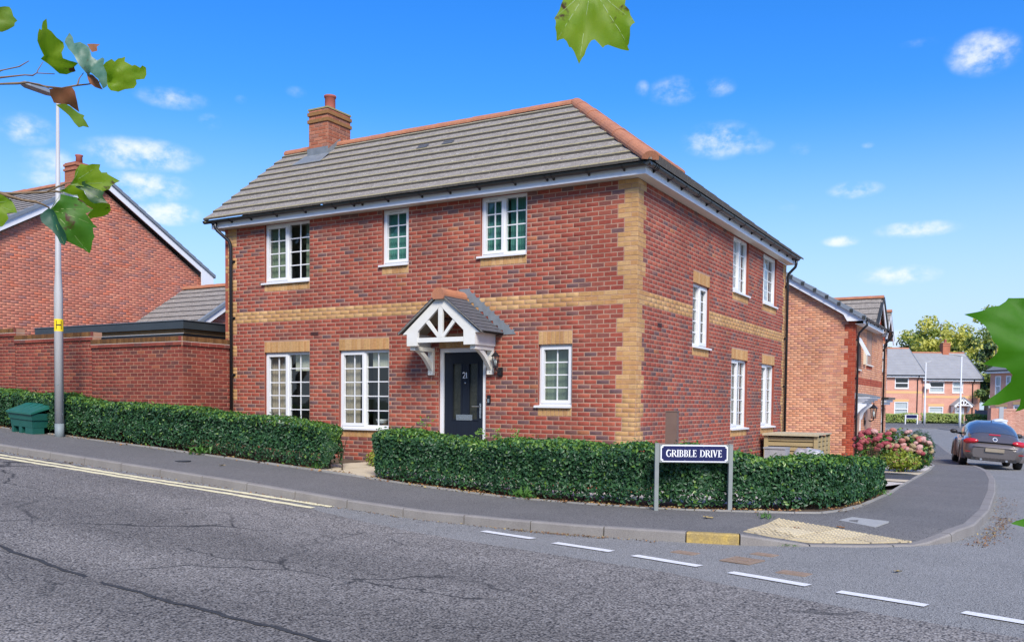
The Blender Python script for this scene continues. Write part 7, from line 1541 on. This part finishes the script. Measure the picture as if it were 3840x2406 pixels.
# far pavements and the right hand kerb
def strip_z(name, L_, R2_, m, dz, **tags):
    b = MB(); l = resample(L_, 1.0); n = len(l); r = [R2_[0]]; k = len(L_)
    rr = []
    for i in range(len(L_)-1):
        m_ = max(1, int(round(math.dist(L_[i], L_[i+1])/1.0)))
        rr += [((lerp(L_[i][0], L_[i+1][0], q/m_), lerp(L_[i][1], L_[i+1][1], q/m_)), (lerp(R2_[i][0], R2_[i+1][0], q/m_), lerp(R2_[i][1], R2_[i+1][1], q/m_))) for q in range(m_)]
    rr.append((L_[-1], R2_[-1]))
    b.grid([[(a[0], a[1], zt(*a)+dz), (c[0], c[1], zt(*c)+dz)] for a, c in rr]); return b.build(name, m, **tags)
FK = [(-30,64),(-8,67.0),(-.9,66.4),(.6,62.5),(1.6,58.8),(3.2,55.0),(4.9,52.6),(7,50)]; FI = [(-30,69),(-8,78),(-.2,80),(1.2,76),(2.2,70),(3.6,60),(6,56),(9,53)]
strip_z('pavement', FK, FI, A_PAV, -.075, kind='structure'); strip_z('kerb', [(a, c-.16) for a, c in FK], FK, KERBM, -.072, kind='structure')
b = MB(); q = resample([(a, c-.16) for a, c in FK], 1.0); b.grid([[(x, y, zt(x, y)-.13), (x, y, zt(x, y)-.072)] for x, y in q]); b.build('kerb', KERBM, kind='structure')
RK = [(30,-9.0),(14,-4.5),(11.6,-2),(11.0,2),(10.9,12),(10.4,24),(9.2,36),(7.8,46),(7,50)]; RI = [(30,-6),(15,-2),(13.6,0),(13,3),(12.9,12),(12.4,24),(11.2,37),(9.9,47),(9,53)]
strip_z('pavement', RK, RI, A_PAV, .0, kind='structure'); b = MB(); q = resample(RK, 1.0); b.grid([[(x, y, zt(x, y)-.13), (x, y, zt(x, y)+.002), (x+.14, y, zt(x, y)+.004)] for x, y in q]); b.build('kerb', KERBM, kind='structure')

# ------------------------------------------------------------ trees
BARK = mat('grey_bark', (.10,.085,.065), (.16,.14,.11), scale=5, rough=.95, bump=.5)
def tree(name, label, x, y, z, h, r, n, size, mats, w, clumps=46, trunk=.3, low=.25, cat='tree', group=None, squash=1.0):
    t = thing(name, label, cat, (x, y, z), group); base = Vector((x, y, z)); b = MB()
    b.tube([base-Vector((0, 0, .3)), base+Vector((.1, 0, h*.3)), base+Vector((-.1, .1, h*.6)), base+Vector((.05, 0, h*.92))], [trunk, trunk*.75, trunk*.45, trunk*.1], 8); tr = b.build('trunk', BARK, t)
    C_ = rng.normal(size=(clumps, 3)); C_ /= np.linalg.norm(C_, axis=1, keepdims=True); C_ *= (rng.random(clumps)**.45)[:, None]
    hz_ = h*(1-low)/2; cz = z+h*low+hz_
    cc_ = np.stack([x+C_[:, 0]*r, y+C_[:, 1]*r, cz+C_[:, 2]*hz_*.92], 1); cr = rng.uniform(.14, .30, clumps)*r
    for i in range(0, clumps, 4):
        b = MB(); s_ = base+Vector((0, 0, h*random.uniform(.25, .6))); b.tube([s_, (s_+Vector(cc_[i]))/2+Vector((0, 0, .2)), Vector(cc_[i])], [trunk*.28, trunk*.15, trunk*.04], 5); b.build('limb', BARK, t)
    k = rng.integers(0, clumps, n); d = rng.normal(size=(n, 3)); d /= np.linalg.norm(d, axis=1, keepdims=True)
    P = cc_[k]+d*(cr[k]*rng.beta(3, 1.2, n))[:, None]*np.array([1, 1, .75]); N = d+rng.normal(size=(n, 3))*.6+np.array([0, 0, .5])
    V, F = leaves(P, N, rng.uniform(size*.6, size*1.4, n), .65, .3)
    pm = rng.choice(len(mats), clumps, p=w); mi = np.where(rng.random(n) < .3, rng.choice(len(mats), n, p=w), pm[k])
    o = link(np_mesh('crown', V, F, mats, np.repeat(mi, 2)), 'crown', t); o['kind'] = 'stuff'; return t
TA = [leafmat('autumn_yellow', (.60,.56,.12), (.48,.48,.11), .35, .55, 1.2), leafmat('autumn_green', (.34,.40,.09), (.26,.33,.08), .35, .55, 1.2), leafmat('tree_green', (.11,.18,.05), (.16,.24,.07), .3, .55, 1.2), leafmat('tree_dark', (.03,.07,.025), (.05,.09,.03), .25, .55, 1.2)]
tree('broadleaf_tree', 'large yellowing tree standing behind the far porch house roof', -4.4, 110.6, -2.6, 12.6, 5.0, 9000, .42, TA, [.50,.32,.14,.04], clumps=70)
tree('broadleaf_tree', 'taller sparse pale green tree right of the yellowing tree, behind the far chimney', .6, 119, -2.6, 14.4, 5.0, 6000, .38, TA, [.38,.36,.2,.06], clumps=60)
tree('broadleaf_tree', 'dark green tree beside the gable end of the far porch house', 2.0, 103, -2.6, 9.3, 3.6, 6500, .38, TA, [.05,.15,.38,.42], clumps=50, low=.1)
tree('broadleaf_tree', 'low dark tree behind the grey board fence at the far right', 3.6, 95, -2.6, 6.0, 3.0, 4000, .34, TA, [.03,.15,.4,.42], clumps=36, low=.08)
tree('broadleaf_tree', 'tree behind the half hidden far right house, mostly covered by the near leaf', 9, 112, -2.6, 11, 5.5, 5500, .42, TA, [.25,.4,.25,.1], clumps=50)
tree('broadleaf_tree', 'small hazy tree far off above the ridge of the far left terraced house', -14.6, 149, -1, 10.0, 4.0, 2600, .5, TA, [.35,.4,.2,.05], clumps=40); tree('broadleaf_tree', 'rounded hazy tree far off left of the yellowing tree', -11.0, 146, -1, 10.6, 3.6, 2600, .5, TA, [.42,.38,.15,.05], clumps=36)
# street trees and houses across the main road, behind the camera: they only show as reflections in the glass
PLN = [leafmat('plane_leaf_green', (.08,.16,.03), (.13,.22,.04), .35, .5, 1.5), leafmat('plane_leaf_dark', (.03,.08,.02), (.05,.11,.03), .3, .5, 1.5)]
for x, y, h, la in ((-36,-23,12.5,'sixth'), (-29,-22.4,13,'fifth'), (-22,-22.8,12.5,'fourth'), (-14.5,-22.5,12,'third'), (-6.5,-22.0,12,'second'), (2.5,-22.8,11.5,'first')):
    tree('plane_tree', 'plane tree across the main road, %s counted westwards from behind the viewpoint' % la, x, y, zt(x, y)-.1, h, 4.4, 4200, .6, PLN, [.5, .5], clumps=34, trunk=.28, low=.28, group='plane trees across the main road')

# ------------------------------------------------------------ parked car
car = thing('parked_car', 'rounded bronze grey hatchback parked with its left wheels on the pavement', 'car', (4.37, 18.7, -3.45))
hd_ = R_(8); cY = Vector((-math.sin(hd_), math.cos(hd_), -.012)); tilt = R_(4.2)
cX = Vector((math.cos(hd_)*math.cos(tilt), math.sin(hd_)*math.cos(tilt), -math.sin(tilt))); cZ = cX.cross(cY).normalized(); cO = Vector((4.37, 18.7, zt(4.3, 18.7)-.06))
CT = lambda x, y, z: tuple(cO+cX*x+cY*y+cZ*z)
PAINT = mat('bronze_grey_paint', (.135,.115,.107), (.145,.125,.116), scale=2, rough=.32, metal=.4, coat=.8); CGL = mat('car_glass', (.06,.075,.10), rough=.06, spec=.9); TYRE = mat('tyre_rubber', (.015,.015,.016), rough=.8); REDL = mat('red_lens', (.48,.015,.02), rough=.15, coat=.6); REDD = mat('dark_red_lens', (.22,.02,.02), rough=.25); DKT = mat('dark_trim', (.02,.02,.021), rough=.5); ALLOY = mat('alloy', (.5,.5,.5), rough=.3, metal=.9)
ys = [-.86,-.80,-.68,-.5,-.25,0,.3,.7,1.1,1.6,2.1,2.54,2.9,3.2,3.36,3.42]; hw = [.60,.72,.80,.84,.86,.868,.865,.85,.84,.84,.845,.86,.84,.76,.62,.45]; sh = [.60,.70,.80,.86,.90,.92,.92,.92,.93,.95,.95,.92,.86,.76,.64,.5]
b = MB(); P = []
for y, w_, s_ in zip(ys, hw, sh):
    prof = [(.0,.22),(.75,.22),(.93,.28),(.995,.42),(1.0,.55),(.975,.55+(s_-.55)*.6),(.90,s_),(.6,s_+.02),(0,s_+.03)]
    P.append([CT(-w_*k, y, z) for k, z in prof]+[CT(w_*k, y, z) for k, z in prof[::-1][1:]])
b.grid(P); b.poly(P[0]); b.poly(P[-1]); body = b.build('body', PAINT, car, smooth=True)
# cabin: an arched shell over the waist, sampled also for the panes
TP = lambda y: float(np.interp(y, [-.80,-.62,-.35,0,.35,.7,1.1,1.45,1.8,2.1,2.4,2.75], [.80,.93,1.08,1.22,1.33,1.415,1.47,1.488,1.46,1.39,1.22,.97]))
WB = lambda y: float(np.interp(y, [-.8,-.5,0,.5,1.2,2.0,2.75], [.62,.69,.735,.755,.765,.75,.66]))
def cab(u, y, off=0.):
    t = math.pi*(u*.5); w_ = WB(y); H0 = .80; top = TP(y)+off; x = math.copysign(abs(math.sin(t))**.62, u)*(w_+off); z = H0+(top-H0)*max(0, math.cos(t))**.62; return CT(x, y, z)
ug = [-1,-.97,-.92,-.85,-.75,-.62,-.45,-.22,0,.22,.45,.62,.75,.85,.92,.97,1]; yg = [-.80,-.72,-.62,-.5,-.35,-.15,.1,.35,.6,.85,1.1,1.45,1.8,2.1,2.4,2.6,2.75]
b = MB(); b.grid([[cab(u, y) for u in ug] for y in yg]); b.build('cabin', PAINT, car, smooth=True)
def patch(name, m, us, yy, off=.006):
    b = MB(); b.grid([[cab(u, y, off) for u in us] for y in yy]); return b.build(name, m, car, smooth=True)
def rw_u(y, k): return k*lerp(.70, .62, (y+.3)/.9)
b = MB(); b.grid([[cab(rw_u(y, k), y-.05*(1-k*k)*(1 if y < 0 else 0), .007) for k in (-1,-.85,-.6,-.3,0,.3,.6,.85,1)] for y in (-.30,-.18,-.04,.12,.3,.47,.60)]); b.build('rear_window', CGL, car, smooth=True)
for sg in (-1, 1):
    b = MB(); b.grid([[cab(sg*u, y, .006) for u in (.70,.76,.83,.89)] for y in (.35,.7,1.1,1.5,1.9,2.15)]); b.build('side_window', CGL, car, smooth=True)
    # bulging wheel arches
    for yc_ in (0, 2.54):
        b = MB(); P = []
        for i in range(13):
            a = R_(-8+196*i/12); row = []
            for rr, xx in ((.50, .74), (.475, .86), (.42, .902), (.36, .90), (.345, .84)): row.append(CT(sg*xx, yc_+rr*math.cos(a)*1.02, .31+rr*math.sin(a)*1.12))
            P.append(row)
        b.grid(P); b.build('wheel_arch', PAINT, car, smooth=True)
        w = MB(); n = 20; prof = [(.20,-.10),(.29,-.11),(.325,-.085),(.33,0),(.325,.085),(.29,.11),(.20,.10)]
        P = [[CT(sg*(.77+x), yc_+r*math.cos(2*math.pi*k/n), .325+r*math.sin(2*math.pi*k/n)) for r, x in prof] for k in range(n+1)]; w.grid(P); wh = w.build('wheel', TYRE, car, smooth=True)
        w = MB(); w.poly([CT(sg*.865, yc_+.215*math.cos(2*math.pi*k/n), .325+.215*math.sin(2*math.pi*k/n)) for k in range(n)]); w.build('rim', ALLOY, wh)
    # tail lamp: an oval lens wrapping the corner
    b = MB(); P = []
    for i in range(9):
        v = i/8; row = []
        for j in range(13):
            a = 2*math.pi*j/12; q = v*.999; du = q*math.cos(a)*.205; dz = q*math.sin(a)*(.085+.02*math.cos(a)); x = .665+du; yv = -.80+.20*max(0, (x-.45)/.42)**2.2+.16*max(0, dz+.02)
            row.append(CT(sg*x, yv-.05*(1-v*v)-.008, .80+dz-.10*du))
        P.append(row)
    b.grid(P); tl = b.build('tail_lamp', REDL, car, smooth=True)
    b = MB(); b.box(.50, .80, -.845, -.80, .45, .49, 0, lambda x, y, z: CT(sg*x, y+.10*max(0, x-.5), z)); b.build('reflector', REDD, car)
    b = MB(); b.tube([CT(sg*.74, 2.0, .98), CT(sg*.88, 1.93, 1.0)], .03, 6); P = [[CT(sg*(.97+.115*math.sin(th)*math.cos(ph)), 1.90+.06*math.sin(th)*math.sin(ph), 1.04+.075*math.cos(th)) for ph in [2*math.pi*k/12 for k in range(13)]] for th in [math.pi*k/8 for k in range(9)]]; b.grid(P); b.build('door_mirror', DKT, car, smooth=True)
    b = MB(); b.box(.845, .868, 1.0, 1.35, .74, .77, 0, lambda x, y, z: CT(sg*x, y, z)); b.build('door_handle', ALLOY, car)
    b = MB(); b.tube([CT(sg*.35, -.80, .26), CT(sg*.35, -.90, .26)], .035, 8); b.build('exhaust', ALLOY, car)
b = MB(); b.box(-.26, .26, -.9, -.80, .50, .62, 0, CT); b.build('plate_recess', PAINT, car)
b = MB(); b.box(-.26, .26, -.915, -.90, .505, .615, 0, CT); b.build('number_plate', mat('beige_plate', (.24,.20,.14), (.30,.25,.18), scale=3, rough=.6), car)
b = MB(); b.box(-.62, .62, -.86, -.70, .22, .32, 0, CT); b.build('rear_valance', DKT, car)
b = MB(); b.box(-.60, .60, -.878, -.84, .63, .64, 0, CT); b.build('bumper_seam', DKT, car)
def onback(x, z): # point on the tail of the cabin
    y = float(np.interp(z, [.80,.93,1.08,1.22,1.33], [-.80,-.62,-.35,0,.35])); return y
b = MB(); P = [[CT(x, onback(x, z)-.012+.10*x*x, z+.01) for x in (-.16,-.08,0,.08,.16)] for z in (1.005, 1.035)]; b.grid(P); b.build('brake_light', REDL, car)
for nm, r0, r1, m_, k in (('badge', 0, .062, ALLOY, .016), ('badge_ring', .050, .064, mat('badge_white', (.75,.75,.75), rough=.3), .020)):
    b = MB(); P = [[CT(r*math.cos(a), onback(0, .89)-k+.62*r*math.sin(a)*0+ (r*math.sin(a))*1.55, .89+r*math.sin(a)) for r in (r0, r1)] for a in [2*math.pi*i/20 for i in range(21)]]; b.grid(P); o = b.build(nm, m_, car)
    if nm == 'badge': bo = o
bmk = MB()
for pts_ in ([(-.034,.044),(0,.004),(.034,.044)], [(-.046,.018),(-.022,-.044),(0,-.004),(.022,-.044),(.046,.018)]):
    for (xa, za), (xb, zb) in zip(pts_[:-1], pts_[1:]): bmk.prism([CT(xa-.005, onback(0, .89)-.021+za*1.55, .89+za), CT(xa+.005, onback(0, .89)-.021+za*1.55, .89+za), CT(xb+.005, onback(0, .89)-.021+zb*1.55, .89+zb), CT(xb-.005, onback(0, .89)-.021+zb*1.55, .89+zb)], tuple(-cY*.002))
bmk.build('badge_mark', mat('badge_blue', (.08,.09,.11), rough=.4), bo)
b = MB(); b.tube([CT(0, .78, 1.43), CT(0, .72, 1.50)], [.012, .004], 6); b.build('aerial', DKT, car)
# the lit interior is not visible: seats show as dark shapes behind the rear glass
for x in (-.36, .36): b = MB(); b.box(x-.2, x+.2, .9, 1.05, .8, 1.25, 0, CT); b.build('seat', DKT, car)

# ------------------------------------------------------------ leaves and twigs hanging into the picture
from mathutils.geometry import delaunay_2d_cdt
PLM = dict(bright=leafmat('plane_bright', (.17,.32,.010), (.27,.38,.02), .6, .5, 18, .4, .05), mid=leafmat('plane_mid', (.13,.26,.02), (.21,.30,.03), .5, .5, 18, .4, .03), deep=leafmat('plane_deep', (.035,.14,.008), (.08,.20,.012), .4, .5, 14, .35, .09), deepg=leafmat('plane_rich', (.045,.19,.003), (.07,.23,.005), .5, .55, 10, .3), dark=leafmat('plane_shade', (.012,.05,.01), (.02,.07,.014), .15, .45, 14), blue=leafmat('plane_glaucous', (.03,.11,.065), (.12,.23,.17), .15, .45, 30, .5, .04), bluedark=leafmat('plane_blue_green', (.012,.06,.03), (.02,.09,.045), .15, .4, 16), brown=leafmat('plane_brown', (.20,.07,.03), (.30,.12,.05), .3, .6, 18))
VEIN = leafmat('leaf_vein', (.22,.33,.08), (.25,.36,.10), .3, .5)
LAB = dict(U='plane tree twigs with curled green and brown leaves in front of the lamp head', L='plane tree twigs with three large overlapping leaves in front of the neighbour gable', T='large lobed green leaf hanging into the top of the view above the roof ridge', R='big green lobed leaf at the right edge in front of the far house', B='tip of a green leaf at the right edge above the side road')
PH = mat('petiole', (.13,.09,.05), (.20,.13,.07), scale=30, rough=.7)
BR = {}
for g in 'ULTRB':
    first = [l for l in LEAVES if l[0] == g][0]; BR[g] = thing('leafy_branch', LAB[g], 'branch', tuple(first[2]))
    for pts_, r in TWIGS[g]:
        b = MB(); n = len(pts_); b.tube(pts_, [.0011*r*lerp(1.5, .8, i/(n-1))*(1.35 if 0 < i < n-1 and i % 2 else 1) for i in range(n)], 7); b.build('twig', PH, BR[g], smooth=True)
for li, (g, m, o, ex, ey, base, poly, tips) in enumerate(LEAVES):
    o, ex, ey = Vector(o), Vector(ex), Vector(ey); ez = ex.cross(ey); pts2 = []
    for i in range(len(poly)):            # slightly toothed, softened margin
        a, c = Vector(poly[i]), Vector(poly[(i+1) % len(poly)]); n = max(1, int((c-a).length/.012))
        for k in range(n):
            q = a.lerp(c, k/n)
            if 0 < k: nn_ = Vector((-(c-a).y, (c-a).x)).normalized(); q += nn_*random.uniform(-.0012, .0012)
            pts2.append(q)
    xs = [q.x for q in pts2]; ys_ = [q.y for q in pts2]; st_ = .011; ins_ = []
    x = min(xs)
    while x < max(xs):
        y = min(ys_)
        while y < max(ys_): ins_.append(Vector((x+random.uniform(-.002, .002), y+random.uniform(-.002, .002)))); y += st_
        x += st_
    nb_ = len(pts2); res = delaunay_2d_cdt(pts2+ins_, [(i, (i+1) % nb_) for i in range(nb_)], [], 1, 1e-5)
    ext = max(max(xs)-min(xs), max(ys_)-min(ys_)); bs_ = Vector(base); vd = [(Vector(t)-bs_) for t in tips]
    def H(q):
        r2 = (q-bs_); h = .16*q.x*q.x/ext*random.choice((1, 1)) - .22*q.y*q.y/ext + .055*ext*math.sin(q.x/ext*7+li)*math.cos(q.y/ext*6+li*2)
        for d_ in vd:
            l = d_.length; t = max(0, min(1, r2.dot(d_)/(l*l))); dist = (r2-d_*t).length; h -= .008*math.exp(-(dist/.009)**2)*(1-t*.5)
        return h
    me = bpy.data.meshes.new('leaf'); v3 = [tuple(o+ex*q.x+ey*q.y+ez*H(q)) for q in res[0]]
    me.from_pydata(v3, [], [tuple(f) for f in res[2]]); me.materials.append(PLM[m]); me.polygons.foreach_set('use_smooth', [True]*len(me.polygons)); 
    lo = link(me, 'leaf', BR[g])
    b = MB()
    for d_ in vd:
        n = 8; pr_ = None
        for k in range(n+1):
            q = bs_+d_*(k/n*.96); w_ = .0011*(1-k/n*.75); s_ = Vector((-d_.y, d_.x)).normalized()*w_; h = H(q)
            cur = [tuple(o+ex*(q.x+s)+ey*(q.y+s2)+ez*(h+.0009)) for s, s2 in ((s_.x, s_.y), (-s_.x, -s_.y))]
            inside = True
            if pr_: b.quad(pr_[0], pr_[1], cur[1], cur[0])
            pr_ = cur
    if b.v and g in 'LT' : b.build('vein', VEIN, lo)
